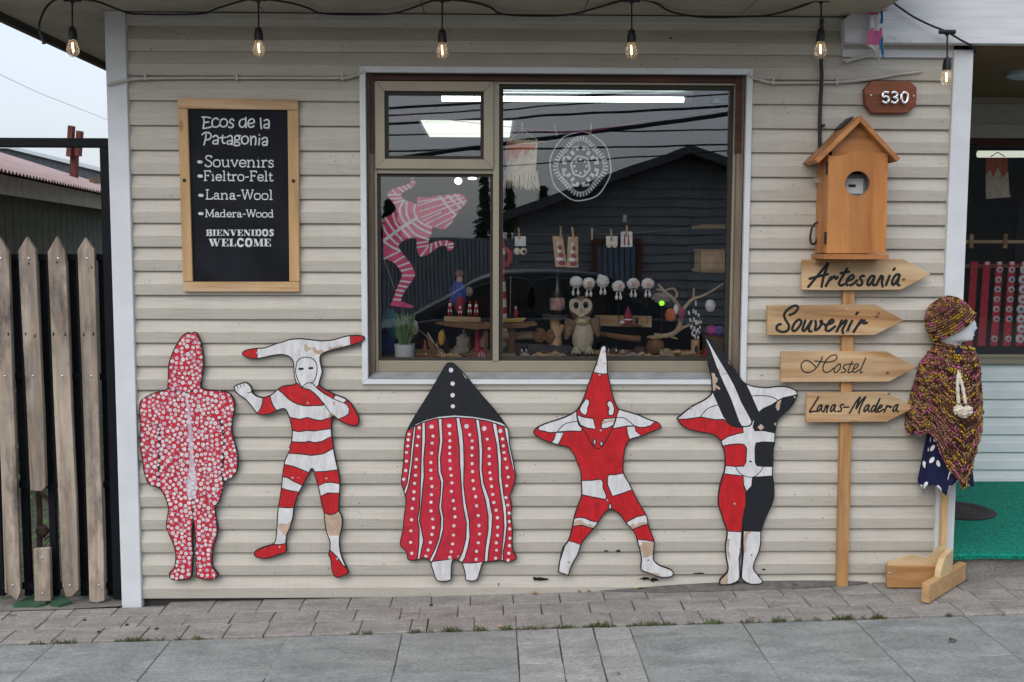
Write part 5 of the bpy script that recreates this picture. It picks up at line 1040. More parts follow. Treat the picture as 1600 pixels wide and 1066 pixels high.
# ------------------------------------------------------------------ sign post with four arrow boards
sp = thing('sign_post', W(1315, 913, -.04), 'pine sign post with four pointed boards beside the display window', 'sign post')
a, b = W(1326.5, 400, -.03), W(1315, 916, -.03)
mb = MB(); mb.obox(b, a, .052, .03, (0, 1, 0)); mb.build('post', M['pine_z'], sp, bevel=.003)
INK = plain('sign_ink', (.010, .012, .014), .55, .2, 30, .1)
ys = -.066
KNOT = plain('wood_knot', (.16, .075, .04), .7, .5, 120, .3)
signs = [('Artesania', [(1254, 405.5), (1412, 405), (1455, 429), (1408, 453), (1300, 454), (1252.5, 453)], zoomed(1240, 390, 6.957), 3.2,
  [[(158, 408), (240, 310), (340, 190), (375, 148), (345, 240), (320, 320), (305, 405)], [(175, 318), (280, 290), (372, 268)], [(350, 398), (380, 345), (408, 300)], [(378, 345), (420, 312), (445, 292), (458, 318), (478, 300)], [(582, 208), (545, 270), (505, 340), (492, 375), (515, 392), (548, 378)], [(512, 258), (605, 242)], [(578, 345), (625, 328), (655, 300), (640, 278), (605, 300), (575, 350), (580, 385), (612, 390), (660, 365), (690, 335)], [(768, 290), (742, 288), (722, 315), (745, 345), (742, 378), (712, 392), (690, 378)], [(878, 290), (845, 290), (812, 335), (802, 380), (825, 385), (860, 340), (880, 298), (862, 350), (865, 385), (885, 388)], [(900, 385), (925, 335), (950, 285)], [(920, 340), (950, 300), (972, 298), (960, 350), (968, 402)], [(1045, 285), (1022, 340), (1005, 388)], [(1085, 222), (1100, 206)], [(1150, 272), (1115, 275), (1082, 320), (1070, 372), (1092, 380), (1130, 330), (1155, 278), (1135, 340), (1130, 378), (1150, 390)]]),
 ('Souvenir', [(1199, 477), (1368, 476), (1413, 501), (1367, 524), (1199, 524)], zoomed(1190, 465, 6.957), 3.2,
  [[(305, 190), (360, 165), (395, 120), (385, 92), (340, 95), (275, 140), (245, 190), (262, 245), (295, 300), (290, 350), (240, 375), (180, 360), (162, 330), (180, 298), (210, 290)], [(405, 240), (365, 270), (335, 330), (342, 362), (375, 355), (420, 300), (432, 258), (405, 240)], [(475, 250), (455, 310), (445, 350), (465, 362), (505, 310), (545, 250), (518, 320), (515, 362), (540, 370)], [(585, 255), (590, 300), (580, 355), (615, 340), (650, 290), (655, 252), (640, 270), (700, 300)], [(690, 305), (745, 285), (782, 262), (770, 240), (735, 262), (702, 320), (700, 355), (735, 362), (800, 315)], [(870, 250), (840, 320), (815, 370)], [(840, 325), (890, 270), (925, 248), (900, 310), (878, 350), (885, 388)], [(985, 255), (955, 310), (932, 372)], [(1028, 182), (1045, 162)], [(1085, 245), (1040, 310), (1000, 375)], [(1050, 300), (1090, 262), (1118, 248), (1105, 280), (1145, 275)]]),
 ('Hostel', [(1221, 549.5), (1386, 549.5), (1432, 574.5), (1389, 597), (1220, 597.5)], zoomed(1210, 540, 6.957), 1.5,
  [[(452, 235), (400, 185), (350, 160), (305, 185), (290, 225), (310, 275), (360, 295), (420, 275), (470, 225), (505, 165), (520, 122)], [(440, 168), (520, 178), (600, 180), (660, 160), (682, 125), (660, 102), (610, 115), (560, 165), (530, 230), (535, 280), (575, 292), (620, 270), (640, 245)], [(700, 200), (660, 240), (650, 285), (675, 292), (710, 255), (718, 210), (700, 200)], [(790, 205), (760, 215), (750, 245), (775, 265), (762, 290), (725, 292)], [(845, 170), (820, 230), (800, 285), (815, 295), (845, 280)], [(800, 205), (865, 200)], [(860, 260), (900, 235), (910, 205), (885, 205), (858, 250), (860, 290), (890, 285), (920, 262)], [(992, 135), (965, 200), (935, 270), (935, 295), (958, 290)]]),
 ('Lanas', [(1261, 614.5), (1386, 613), (1430, 637), (1386, 659.5), (1259.5, 660.5)], zoomed(1250, 605, 8.42), 2.1,
  [[(245, 130), (190, 220), (125, 325), (170, 318), (208, 320)], [(285, 232), (250, 250), (225, 300), (235, 320), (265, 290), (292, 238), (280, 290), (290, 318)], [(345, 240), (325, 290), (310, 330)], [(328, 285), (365, 245), (372, 250), (355, 300), (352, 335)], [(460, 232), (425, 245), (402, 295), (410, 322), (440, 290), (468, 235), (452, 290), (465, 322)], [(575, 230), (545, 232), (530, 255), (545, 285), (535, 315), (495, 318)], [(575, 265), (640, 262)], [(650, 345), (700, 260), (750, 180), (795, 130), (765, 200), (735, 290), (800, 190), (865, 125), (820, 210), (785, 290), (775, 345)], [(905, 230), (868, 250), (842, 300), (850, 322), (885, 290), (912, 238), (898, 290), (910, 325)], [(1000, 245), (965, 250), (935, 300), (945, 325), (980, 295), (1015, 225), (1055, 145), (1010, 245), (990, 320), (1008, 328)], [(1020, 290), (1065, 270), (1080, 245), (1060, 238), (1030, 275), (1020, 315), (1045, 325), (1100, 290)], [(1145, 245), (1125, 285), (1108, 330)], [(1128, 280), (1165, 245), (1185, 270), (1205, 255)], [(1288, 228), (1250, 248), (1222, 300), (1235, 320), (1265, 290), (1290, 235), (1270, 295), (1290, 328)]])]
for nm, pts, tf, wd, strokes in signs:
    bd = quadpx(pts, ys, ys+.022, 'arrow_board', M['pine'], sp, .003)
    mb = MB(); flat_strokes(mb, hand(strokes, tf, wd*1.28, 5), ys-.0006); mb.build('lettering', INK, bd)
    for kx_, ky_, kr in {'Artesania': [(1412, 437, 3)], 'Souvenir': [(1372.5, 490, 2.6), (1370, 495, 3.6)], 'Hostel': [(1387, 583, 3)], 'Lanas': [(1389, 615.5, 2.2)]}[nm]:
        mb = MB(); mb.add([W(a, b, ys-.0005) for a, b in disc2(kx_, ky_, kr, kr*.75, 9)], [tuple(range(9))]); mb.build('knot', KNOT, bd)
    cx = 1326-(pts[0][1]-405)*.022
    for py in (pts[0][1]+6, pts[-1][1]-5):
        s_ = MB(); s_.blob(W(cx, py, ys), .0042, .0012, .0042, 0, 8, 4); s_.build('screw', M['screw'], bd)
# ------------------------------------------------------------------ birdhouse-shaped meter box
bh = thing('birdhouse_box', W(1330, 405, -.1), 'orange wooden birdhouse box with a round hole showing the electricity meter', 'meter box')
yF = -.176
x0, x1 = W(1294, 320, yF).x, W(1387, 320, yF).x; zb0, zt0 = W(1340, 396, yF).z, W(1340, 238, yF).z
mb = MB(); mb.box(x0-.004, x0+.016, yF+.012, -.014, zb0, zt0+.005); mb.build('side_panel', M['cedar'], bh, bevel=.002)
mb = MB(); mb.box(x1-.016, x1, yF+.012, -.014, zb0, zt0+.005); mb.build('side_panel', M['cedar'], bh, bevel=.002)
mb = MB(); mb.box(x0+.016, x1-.016, -.03, -.014, zb0, zt0); mb.build('back_panel', M['rubber'], bh)
c = W(1340, 287, yF); r = 19.5*mpp(yF); n = 28                       # door with its round hole and wavy top
top = [(W(px, py, yF).x, W(px, py, yF).z) for px, py in ((1387, 239), (1372, 239), (1358, 237.5), (1345, 236), (1332, 237.5), (1318, 242), (1306, 244), (1294.5, 243))]
outer = [(x0, zb0), (x1, zb0)]+top
hole_ = [(c.x+r*math.cos(2*math.pi*k/n), c.z+r*math.sin(2*math.pi*k/n)) for k in range(n)]
V, Fc, of = cdt([outer, hole_]); keep = [f for f, o in zip(Fc, of) if 0 in o and 1 not in o]
mb = MB(); mb.add([(v[0], yF, v[1]) for v in V], [f if (Vector((V[f[1]][0]-V[f[0]][0], 0, V[f[1]][1]-V[f[0]][1])).cross(Vector((V[f[2]][0]-V[f[0]][0], 0, V[f[2]][1]-V[f[0]][1])))).y < 0 else f[::-1] for f in keep])
nn = len(outer); mb.add([(p[0], yF, p[1]) for p in outer]+[(p[0], yF+.018, p[1]) for p in outer], [(i, nn+i, nn+(i+1) % nn, (i+1) % nn) for i in range(nn)])
mb.add([(p[0], yF, p[1]) for p in hole_]+[(p[0], yF+.018, p[1]) for p in hole_], [(i, (i+1) % n, n+(i+1) % n, n+i) for i in range(n)])
door = mb.build('door', M['cedar'], bh)
for py in (263, 372):
    h_ = W(1293, py, yF); mb = MB(); mb.box(x0-.008, x0-.003, yF+.002, yF+.022, h_.z-.026, h_.z+.026); mb.build('hinge', M['rubber'], door)
gx = [W(1294, 243, yF+.02), W(1387, 240, yF+.02), W(1345, 183, yF+.02)]
mb = MB(); mb.prism([(x0, gx[0].z-.02), (x1, gx[0].z-.02), (x1, gx[1].z+.01), (gx[2].x, gx[2].z), (x0, gx[0].z+.01)], yF+.012, yF+.026); mb.build('gable', M['cedar_x'], bh)
yr0, yr1 = yF-.03, -.016
A_ = W(1345, 180, yr0); Lp = W(1274, 250, yr0); Rp = W(1407, 248, yr0); tk = .02
for e_, sg in ((Lp, -1), (Rp, 1)):
    d = Vector((e_.x-A_.x, 0, e_.z-A_.z)); nn_ = Vector((-d.z, 0, d.x)).normalized()*tk*(1 if sg < 0 else -1)
    if nn_.z > 0: nn_ = -nn_
    p = [A_, e_, e_+nn_, A_+Vector((0, 0, -tk*1.45))]
    mb = MB(); mb.prism([(q_.x, q_.z) for q_ in p], yr0, yr1); mb.build('roof_board', M['cedar_x'], bh, bevel=.002)
mb = MB(); cap_ = [(A_.x-.05, A_.z-.046), (A_.x, A_.z+.004), (A_.x, A_.z+.008), (A_.x-.054, A_.z-.042)]; mb.prism(cap_, yr0+.09, yr1); mb.build('ridge_felt', M['rubber'], bh)
b0, b1 = W(1289, 402, yF-.02), W(1389, 402, yF-.02)
mb = MB(); mb.box(x0-.02, b1.x, yF-.02, -.014, zb0-.026, zb0-.004); mb.build('base_board', M['cedar_x'], bh, bevel=.002)
mt_ = thing('electricity_meter', W(1345, 320, -.1), 'grey electricity meter seen through the round birdhouse hole', 'meter')
mc = W(1338, 287, -.11); mb = MB(); mb.box(mc.x-.055, mc.x+.058, -.11, -.031, mc.z-.07, mc.z+.045); mb.build('case', plain('meter_case', (.20, .22, .24), .4, .1, 10, .05), mt_, bevel=.008)
mb = MB(); mb.box(mc.x-.048, mc.x+.03, -.1135, -.1105, mc.z-.045, mc.z+.022); mb.build('face', plain('meter_face', (.55, .57, .60), .4, .08, 10, .05), mt_)
mb = MB(); mb.box(mc.x-.036, mc.x-.004, -.1155, -.114, mc.z-.016, mc.z-.004); mb.build('display', P_LINE, mt_)
mb = MB(); mb.tube([Vector(p) for p in smooth_line([tuple(W(*p)) for p in ((1278, 347, -.05), (1270, 353, -.05), (1266, 370, -.05), (1268, 381, -.05), (1274, 380, -.04), (1276, 372, -.03))], 4)], .005, 6); mb.build('wire_loop', M['rubber'], bh, True)
mb = MB(); h_ = W(1275, 282, -.05); mb.box(h_.x-.012, x0-.004, -.06, -.045, h_.z-.011, h_.z+.011); mb.build('latch', M['screw'], bh)
# ------------------------------------------------------------------ mannequin in hat, poncho and dress on a pine stand
ym = -.16
bx, by_ = 1470, 919
gp = G(1470, 916); ym = gp.y
k_ = mpp(ym)
mn = thing('display_mannequin', (gp.x, gp.y, gp.z), 'white foam head mannequin on a pine pole with a crossed wooden foot', 'mannequin')
ply = wood('pale_plywood', [(.3, (.52, .37, .19)), (.55, (.64, .48, .27)), (.8, (.70, .55, .34))], 'x', 26, .6)
brown = wood('brown_pine_plank', [(.3, (.34, .165, .06)), (.55, (.46, .25, .105)), (.8, (.52, .30, .14))], 'x', 22, .5)
def on(px, py, y): return W(px, py, y)
A0 = G(1384, 919); A1 = gp+Vector((.005, -.03, 0)); hh = .105
def foot(a, b, h, wd, mat, lift=.006):
    a = Vector(a); b = Vector(b); up = Vector((0, 0, 1)); mb = MB(); za = h/2+lift
    mb.obox(a+up*za, b+up*za, wd, h); return mb.build('foot_board', mat, mn, bevel=.003)
foot(A0, A1, .10, .03, brown)
B0 = G(1445, 944); B1 = G(1503, 908)
foot(B0+Vector((0, 0, .0)), B1, .085, .034, wood('pine_foot', [(.3, (.44, .25, .11)), (.55, (.55, .34, .16)), (.8, (.62, .41, .21))], 'x', 22, .5))
def bracket(a, b, profile, wd):
    a = Vector(a); b = Vector(b); d = (b-a); sd = Vector((d.y, -d.x, 0)).normalized()*wd/2; n = len(profile)
    f = [a+d*t+Vector((0, 0, h)) for t, h in profile]; mb = MB()
    mb.add([p-sd for p in f]+[p+sd for p in f], [tuple(range(n)), tuple(range(2*n-1, n-1, -1))]+[(i, n+i, n+(i+1) % n, (i+1) % n) for i in range(n)]); return mb.build('bracket', ply, mn)
off = Vector((0, .012, 0))
b_ = bracket(A0+Vector((.01, .014, 0)), A1+Vector((0, .01, 0)), smooth_line([(0, .1), (.0, .118), (.2, .135), (.42, .15), (.55, .145), (.68, .14), (.82, .17), (.95, .205), (1.0, .205), (1.0, .1)], 3), .026)
bracket(B0+(B1-B0)*.30, B0+(B1-B0)*.62, smooth_line([(0, .088), (.05, .12), (.25, .155), (.5, .175), (.75, .18), (1.0, .185), (1.0, .088)], 3), .026)
for px, py in ((1467, 879), (1466, 888)):
    c = W(px, py, A1.y-.03); mb = MB(); mb.blob(c, .005, .003, .005, 0, 8, 4); mb.build('screw', P_LINE, mn)
for px, py in ((1388, 894),):
    c = A0+Vector((.012, -.017, .075)); mb = MB(); mb.blob(c, .008, .003, .006, 0, 8, 4); mb.build('screw', M['screw'], mn)
pt = W(1468, 690, ym); mb = MB(); mb.obox(gp+Vector((0, 0, .05)), Vector((gp.x, gp.y, pt.z)), .026, .026, (0, 1, 0)); mb.build('pole', wood('pine_pole', [(.3, (.46, .29, .13)), (.6, (.60, .41, .2))], 'z', 40, .5, False), mn)
# head: stacked sections, facing right (+x)
zm = zoomed(1370, 440, 2.048)
def zz(v): return W(1480, zm([(0, v)])[0][1], ym).z
def xx(v): return W(zm([(v, 0)])[0][0], 540, ym).x
prof_h = [(215, 200, 268, .036), (205, 198, 262, .036), (195, 200, 262, .037), (190, 200, 285, .044), (186, 196, 302, .050), (181, 190, 309, .054), (176, 186, 306, .057), (171, 183, 313, .059), (167, 181, 309, .061), (162, 179, 311, .062), (156, 177, 313, .063), (150, 175, 320, .064), (143, 173, 317, .065), (134, 171, 312, .066), (124, 170, 306, .067), (114, 172, 304, .066), (106, 176, 296, .06), (98, 182, 282, .05), (90, 190, 266, .04), (82, 200, 250, .02)]
mb = MB(); vs = []; sg = 32
for vy, bk, fr, hw in prof_h:
    z = zz(vy); xb, xf = xx(bk), xx(fr); xc = (xb*.55+xf*.45)
    base_f = xx(min(fr, 303)) if 124 <= 0 else None
    for k in range(sg):
        t = 2*math.pi*k/sg; c, s_ = math.cos(t), math.sin(t)
        if c >= 0:
            plainf = xx({True: 300, False: fr}[140 < vy < 184 and fr > 300]); nose = max(0, 1-abs(t if t < math.pi else t-2*math.pi)/.42)
            x = xc+(plainf-xc)*c**.8+(xf-plainf)*nose
        else: x = xc+(xb-xc)*(-c)**.85
        y = ym+hw*math.copysign(abs(s_)**.9, s_)
        if 122 < vy < 142 and .35 < abs(t if t < math.pi else t-2*math.pi) < .85: x -= .009          # eye sockets
        vs.append((x, y, z))
n = len(prof_h); mb.add(vs, [(i*sg+k, (i+1)*sg+k, (i+1)*sg+(k+1) % sg, i*sg+(k+1) % sg) for i in range(n-1) for k in range(sg)]+[tuple(range(sg)), tuple(range(n*sg-1, (n-1)*sg-1, -1))])
hd = mb.build('head', plain('white_foam', (.70, .71, .74), .7, .04, 60, .25), mn, 'all')
for sgn in (-1,):
    c = Vector((xx(226), ym+sgn*.063, zz(140))); mb = MB(); mb.blob(c, .016, .008, .026, .05); mb.build('ear', hd.data.materials[0], hd, True)
# knitted cloth
def grid_cloth(name, nu, nv, fn, uvf, mat, parent=None, thick=.006, closed=True):
    vs = []; uv = []
    for j in range(nv+1):
        for i in range(nu+(0 if closed else 1)): vs.append(Vector(fn(i/nu, j/nv)))
    m_ = nu if closed else nu+1; fs = []; fu = []
    for j in range(nv):
        for i in range(nu):
            fs.append((j*m_+i, j*m_+(i+1) % m_, (j+1)*m_+(i+1) % m_, (j+1)*m_+i)); fu.append([uvf(i/nu, j/nv), uvf((i+1)/nu, j/nv), uvf((i+1)/nu, (j+1)/nv), uvf(i/nu, (j+1)/nv)])
    mb = MB(); mb.add(vs, fs); o = mb.build(name, mat, parent, 'all')
    lay = o.data.uv_layers.new(name='UVMap')
    for p, f in zip(o.data.polygons, fu):
        for li, c in zip(p.loop_indices, f): lay.data[li].uv = c
    if thick:
        sm = o.modifiers.new('cloth', 'SOLIDIFY'); sm.thickness = thick; sm.offset = -1
    return o
KD = plain('yarn_ground', (.06, .03, .022), .95, .3, 60, .5, spec=.1)
# hat: knitted cap, pulled down at the back
tl = math.radians(34)
ax = Vector((-math.sin(tl), 0, math.cos(tl))); axu = Vector((math.cos(tl), 0, math.sin(tl)))
u100 = xx(100)-xx(0)
rx, ry, rz = .70*u100, .086, .98*u100
hatc = Vector((xx(241), ym, zz(140)))
def hat_fn(u, v):
    t = 2*math.pi*u; a = math.pi/2*v; q = max(.02, math.cos(a)**.62)
    roll = .10*max(0, 1-v/.12)                                    # rolled brim
    st_ = 1+.018*math.sin(t*30)*math.sin(v*44)+.022*math.sin(3*t+v*5)+roll*.7
    h = rz*(math.sin(a)**1.05)-.012
    back = 1+.10*(1 if math.cos(t) < 0 else 0)*math.sin(math.pi*min(1, v*1.3))*abs(math.cos(t))
    p = axu*(rx*q*math.cos(t)*st_*back)+Vector((0, 1, 0))*(ry*q*math.sin(t)*st_)+ax*(h*(1+.02*math.sin(t*30)*math.sin(v*44)))
    return hatc+p
hat = grid_cloth('knitted_hat', 96, 40, hat_fn, lambda u, v: (u*.62, v*.22), KD, None, .008)
KC = [plain('yarn_'+nm, c, .95, .35, 90, .6, fine=.003, spec=.1) for nm, c in (('dark', (.055, .026, .019)), ('brown', (.20, .10, .058)), ('tan', (.36, .225, .125)), ('pink', (.48, .13, .24)), ('mustard', (.52, .34, .035)), ('plum', (.20, .055, .085)))]
def stitches(fn, nu, nv, parent, seed, th=.005, skip=None):
    """chunky knitting: one small yarn loop per stitch, colours running along the yarn"""
    rr = random.Random(seed); mb = MB(); col = 1; run = 0
    for j in range(nv):
        for i in range(nu):
            if run <= 0: col = rr.choices(range(6), [3, 6, 6, 3, 4, 1])[0]; run = rr.randint(1, 4)
            run -= 1
            u, v = (i+.5)/nu, (j+.5)/nv; e = .35/nu; f = .35/nv
            p = fn(u, v); du = (fn(u+e, v)-fn(u-e, v))/.7; dv = (fn(u, min(.999, v+f))-fn(u, max(0, v-f)))/(.7 if f < v < .999-f else .5)
            if du.length < 1e-5 or dv.length < 1e-5: continue
            n = du.cross(dv).normalized(); c0 = fn(.5, v)*.5+fn(0, v)*.5
            if n.dot(p-c0) < 0: n = -n
            for s_ in (-1, 1):
                a = dv*.62+du*(.16*s_)*rr.uniform(.7, 1.3); w_ = du*.25; q = p+du*(.24*s_)+n*(th*.35+rr.uniform(-.001, .001)); mb.cur = col if rr.random() > .12 else rr.choice([0, 1, 2])
                mb.add([q-a, q+a, q-w_, q+w_, q+n*th, q-n*th*.4], [(0, 2, 4), (2, 1, 4), (1, 3, 4), (3, 0, 4), (2, 0, 5), (1, 2, 5), (3, 1, 5), (0, 3, 5)])
    o = mb.build('stitches', KC, parent, 'all'); o['kind'] = 'stuff'; return o
stitches(hat_fn, 56, 18, hat, 5, .0055)
tag(hat, 'chunky brown pink and yellow knitted hat on the white foam head', 'hat')
# poncho
zt_, xc_ = zz(208), xx(243)
kx = xx(100)-xx(0); kz = (zz(0)-zz(100))
def hem(t):   # lower edge by direction: t=0 is to the right, -pi/2 towards the camera
    d = lambda a, w_: max(0, 1-abs((t-a+math.pi) % (2*math.pi)-math.pi)/w_)
    return 468+ 188*d(-math.pi*.475, .95)**1.2 + 22*d(math.pi, .9)+ 10*math.sin(9*t) + 60*d(math.pi*.5, 1.1)
def pon_fn(u, v):
    t = 2*math.pi*u-math.pi; hy = 208+(hem(t)-208)*v
    s_ = (hy-208)
    # half widths in zoom pixels: narrow at the neck, wide at shoulder, then hanging
    rl = 48+ 42*min(1, s_/60)**.7 + 34*min(1, max(0, s_-40)/170)
    rr_ = 46+ 30*min(1, s_/45)**.6 + 14*min(1, max(0, s_-50)/120)-(.16*max(0, s_-260))
    c, sn = math.cos(t), math.sin(t)
    x = xc_+ (rr_ if c > 0 else rl)/100*kx*math.copysign(abs(c)**.9, c)
    dep = .055+.05*min(1, s_/60)**.7+.035*min(1, s_/260)
    fold = 1+.045*math.sin(5*t+1.2)*min(1, s_/150)+.03*math.sin(11*t+s_*.01)*min(1, s_/200)
    knit = .0032*math.sin(t*40+s_*.05)*math.sin(s_*.36)
    y = ym+dep*fold*sn*(1+knit*8)
    return Vector((xc_+(x-xc_)*fold+knit*c, y+knit*sn, zz(hy)+.0015*math.sin(t*58)))
poncho = thing('knitted_poncho', (gp.x, gp.y, zz(640)), 'brown pink and yellow knitted poncho draped over the mannequin', 'poncho')
grid_cloth('body', 150, 76, pon_fn, lambda u, v: (u*1.15, v*.62), KD, poncho, 0)
stitches(pon_fn, 92, 44, poncho, 9, .0065)
def neck_fn(u, v):
    t = 2*math.pi*u; a = 2*math.pi*v; r = .014+.002*math.sin(t*22)
    return Vector((xx(246)+(.075+r*math.cos(a))*math.cos(t), ym+(.062+r*math.cos(a))*math.sin(t), zz(212)+.012*math.cos(t)*-1+r*math.sin(a)))
grid_cloth('neck_roll', 60, 10, neck_fn, lambda u, v: (u*.5, v*.06), KD, poncho, 0)
stitches(neck_fn, 50, 6, poncho, 4, .004).name = 'collar_stitches'
wool = plain('cream_wool', (.60, .54, .45), .95, .15, 60, .6, fine=.004)
yw = ym-.118
for px0, px1, px2 in ((262, 258, 262), (266, 275, 284)):
    mb = MB(); pts = [W(*zm([(a, b)])[0], yw+dy) for a, b, dy in ((px0, 272, .02), (px0-2, 300, .0), (px1, 340, -.012), (px2, 392, -.02))]
    mb.tube([Vector(p) for p in smooth_line([tuple(q) for q in pts], 6)], [.0075+.0016*math.sin(i*2.1) for i in range(19)], 8); mb.build('drawstring', wool, poncho, 'all')
for a, b in ((262, 412), (290, 414), (276, 420)):
    mb = MB(); c = W(*zm([(a, b)])[0], yw-.03); mb.blob(c, .022, .02, .022, .30, 16, 10, 7); mb.build('pompom', wool, poncho, True)
mb = MB(); c = W(*zm([(330, 416)])[0], ym-.02); mb.blob(c, .016, .03, .014, .2); mb.build('tassel', KC[1], poncho, True)
# dress
def dress_mat():
    mt, n, bs = node_mat('navy_dotted_cloth'); uvn = n.nodes.new('ShaderNodeUVMap')
    v = n.nodes.new('ShaderNodeTexVoronoi'); v.inputs['Scale'].default_value = 17; v.inputs['Randomness'].default_value = .45
    n.links.new(uvn.outputs[0], v.inputs['Vector']); r = ramp_node(n, [(.235, (.72, .74, .78)), (.26, (.010, .013, .05))]); n.links.new(v.outputs['Distance'], r.inputs[0])
    n.links.new(r.outputs[0], bs.inputs['Base Color']); bs.inputs['Roughness'].default_value = .85; bs.inputs['Specular IOR Level'].default_value = .2
    return mt
def dr_fn(u, v):
    t = 2*math.pi*u-math.pi; s_ = 215+(628+14*math.sin(6*t+.6)+ (24 if math.cos(t) < -.3 else 0)-215)*v
    q = max(0, (s_-300)/330)
    rx_ = (38+40*q)/100*kx*(1+.09*math.sin(7*t+1)*q+.05*math.sin(13*t)*q); ry_ = (.05+.055*q)*(1+.1*math.sin(7*t+1)*q)
    return Vector((xx(243)+ (rx_*1.0)*math.cos(t)-.006*q, ym+ry_*math.sin(t), zz(s_)))
dress = grid_cloth('dotted_dress', 110, 40, dr_fn, lambda u, v: (u*.95, v*.66), dress_mat(), None, .003)
tag(dress, 'navy blue dress with white polka dots hanging under the poncho', 'dress')
mb = MB()
mb.tube([W(*zm([p])[0], ym-.075) for p in ((246, 262), (252, 240), (262, 222), (272, 214))], [.006, .011, .012, .008], 8)
o = mb.build('collar_knot', dress.data.materials[0], dress, True)
# ------------------------------------------------------------------ inside the display window
def C(name, rgb, rough=.8, var=.2, sc_=30, b=.3): return plain('display_'+name, rgb, rough, var, sc_, b)
K = {'teal': C('teal_felt', (0.039, 0.26, 0.312)), 'blue': C('blue_felt', (0.039, 0.078, 0.364)), 'red': C('red_felt', (0.546, 0.039, 0.065)), 'cream': C('cream_felt', (0.78, 0.689, 0.546)), 'white': C('white_felt', (0.82, 0.82, 0.82)),
     'pot': plain('white_pot', (.66, .70, .74), .4, .04, 8, .05), 'cactus': C('cactus_green', (0.13, 0.234, 0.091)), 'brown': C('brown_wood', (0.221, 0.117, 0.058)), 'darkwood': C('dark_driftwood', (0.091, 0.058, 0.046)), 'drift': C('pale_driftwood', (0.546, 0.377, 0.221)),
     'bone': C('branch_bark', (0.468, 0.351, 0.234)), 'grey': C('grey_wool', (0.286, 0.26, 0.221)), 'black': C('black_paint', (0.016, 0.016, 0.018)), 'yellow': C('yellow_wood', (0.65, 0.39, 0.091)), 'orange': C('orange_felt', (0.65, 0.169, 0.065)), 'skin': C('face_felt', (0.78, 0.468, 0.351)),
     'maroon': C('maroon_felt', (0.325, 0.039, 0.078)), 'pink': C('pink_felt', (0.65, 0.052, 0.325)), 'violet': C('violet_felt', (0.156, 0.078, 0.546)), 'slate': C('slate', (0.078, 0.072, 0.078)), 'stone': C('stone', (0.338, 0.312, 0.273)), 'plastic': plain('clear_bag', (.45, .42, .38), .2, .3, 14, .3), 'kraft': C('kraft_card', (0.598, 0.403, 0.234))}
zsh = W(860, 563, .09).z
mb = MB(); mb.box(fx0+.005, fx1-.005, .105, .62, zsh-.03, zsh); tag(mb.build('display_shelf', wood('orange_shelf', [(.3, (.36, .17, .06)), (.6, (.50, .26, .10)), (.8, (.56, .32, .14))], 'x', 24, .45), None, bevel=.004), 'orange brown wooden shelf along the bottom of the display window', 'shelf')
mb = MB(); mb.box(fx0-.05, fx1+.05, .62, .64, zsh-.5, zsh-.03); mb.build('shelf_back', K['darkwood'], bpy.data.objects['display_shelf'])
def zpx(y, py): return W(860, py, y).z
def base(px, y): p = W(px, 500, y); return Vector((p.x, y, zsh))
def at(px, py, y): return W(px, py, y)
def put(mb, name, mat, parent=None, smooth=True): return mb.build(name, mat, parent, smooth)
def fig(name, px, y, label, cat, parts, group=None, z=None):
    """parts: (part name, material, [(px, py, rx, ry_depth, rz) blobs in pixels])"""
    b = base(px, y); b.z = zsh if z is None else z
    t = thing(name, b, label, cat, group); k = mpp(y)
    for nm, mt, blobs in parts:
        mb = MB()
        for bl in blobs:
            a, c, rx, ry, rz = bl[:5]; p = W(a, c, y); mb.blob(p, rx*k, ry*k, rz*k, bl[5] if len(bl) > 5 else .08, 12, 8)
        put(mb, nm, K[mt] if isinstance(mt, str) else mt, t)
    return t
# plant in white pot
y = .16; k = mpp(y); b = base(632, y-.02); t = thing('potted_cactus', b, 'small spiky plant in a white pot at the left end of the shelf', 'plant')
mb = MB(); mb.lathe((b.x, b.y, zsh), [(.0, 0), (.044, 0), (.048, .055), (.049, .07), (.046, .07), (.043, .06), (0, .06)], 24); put(mb, 'pot', K['pot'], t)
mb = MB(); 
for i in range(60):
    a = R.uniform(0, 6.28); h = R.uniform(.05, .15); p0 = Vector((b.x+R.uniform(-.02, .02), b.y+R.uniform(-.02, .02), zsh+.06)); p1 = p0+Vector((math.cos(a)*.03, math.sin(a)*.025, h)); s_ = Vector((.006, .002, 0))
    mb.add([p0-s_, p0+s_, p1+s_*.6, p1+Vector((0, 0, .02)), p1-s_*.6], [(0, 1, 2, 3, 4)])
put(mb, 'leaf', K['cactus'], t, False).__setitem__('kind', 'stuff')
fig('felt_scene', 610, .36, 'turquoise and blue felted wool piece in the left corner of the window', 'felt piece', [('top', 'teal', [(610, 500, 12, 12, 16, .3), (617, 520, 10, 10, 14, .3)]), ('bottom', 'blue', [(608, 540, 11, 12, 18, .3)])])
fig('felt_gnome', 634, .30, 'small felt figure with a red scarf behind the potted plant', 'doll', [('body', 'cream', [(633, 533, 5.5, 5, 14)]), ('head', 'cream', [(633, 516, 4, 4, 4)]), ('scarf', 'red', [(633, 521, 6, 5, 3), (639, 528, 1.6, 3, 9), (630, 530, 1.4, 3, 8)])])
fig('felt_penguin', 648, .34, 'cream and black felted figure beside the plant pot', 'doll', [('body', 'cream', [(647, 513, 7, 7, 13)]), ('belly', 'black', [(648, 530, 8, 7, 9)]), ('cap', 'red', [(643, 498, 5, 5, 3)])])
fig('orange_doll', 664, .26, 'tiny orange figure standing near the striped shells', 'doll', [('body', 'orange', [(664, 541, 2.4, 2.4, 5), (661.5, 547, 1.2, 1.5, 4), (666.5, 547, 1.2, 1.5, 4)]), ('head', 'orange', [(664, 534, 2, 2, 2.4)])])
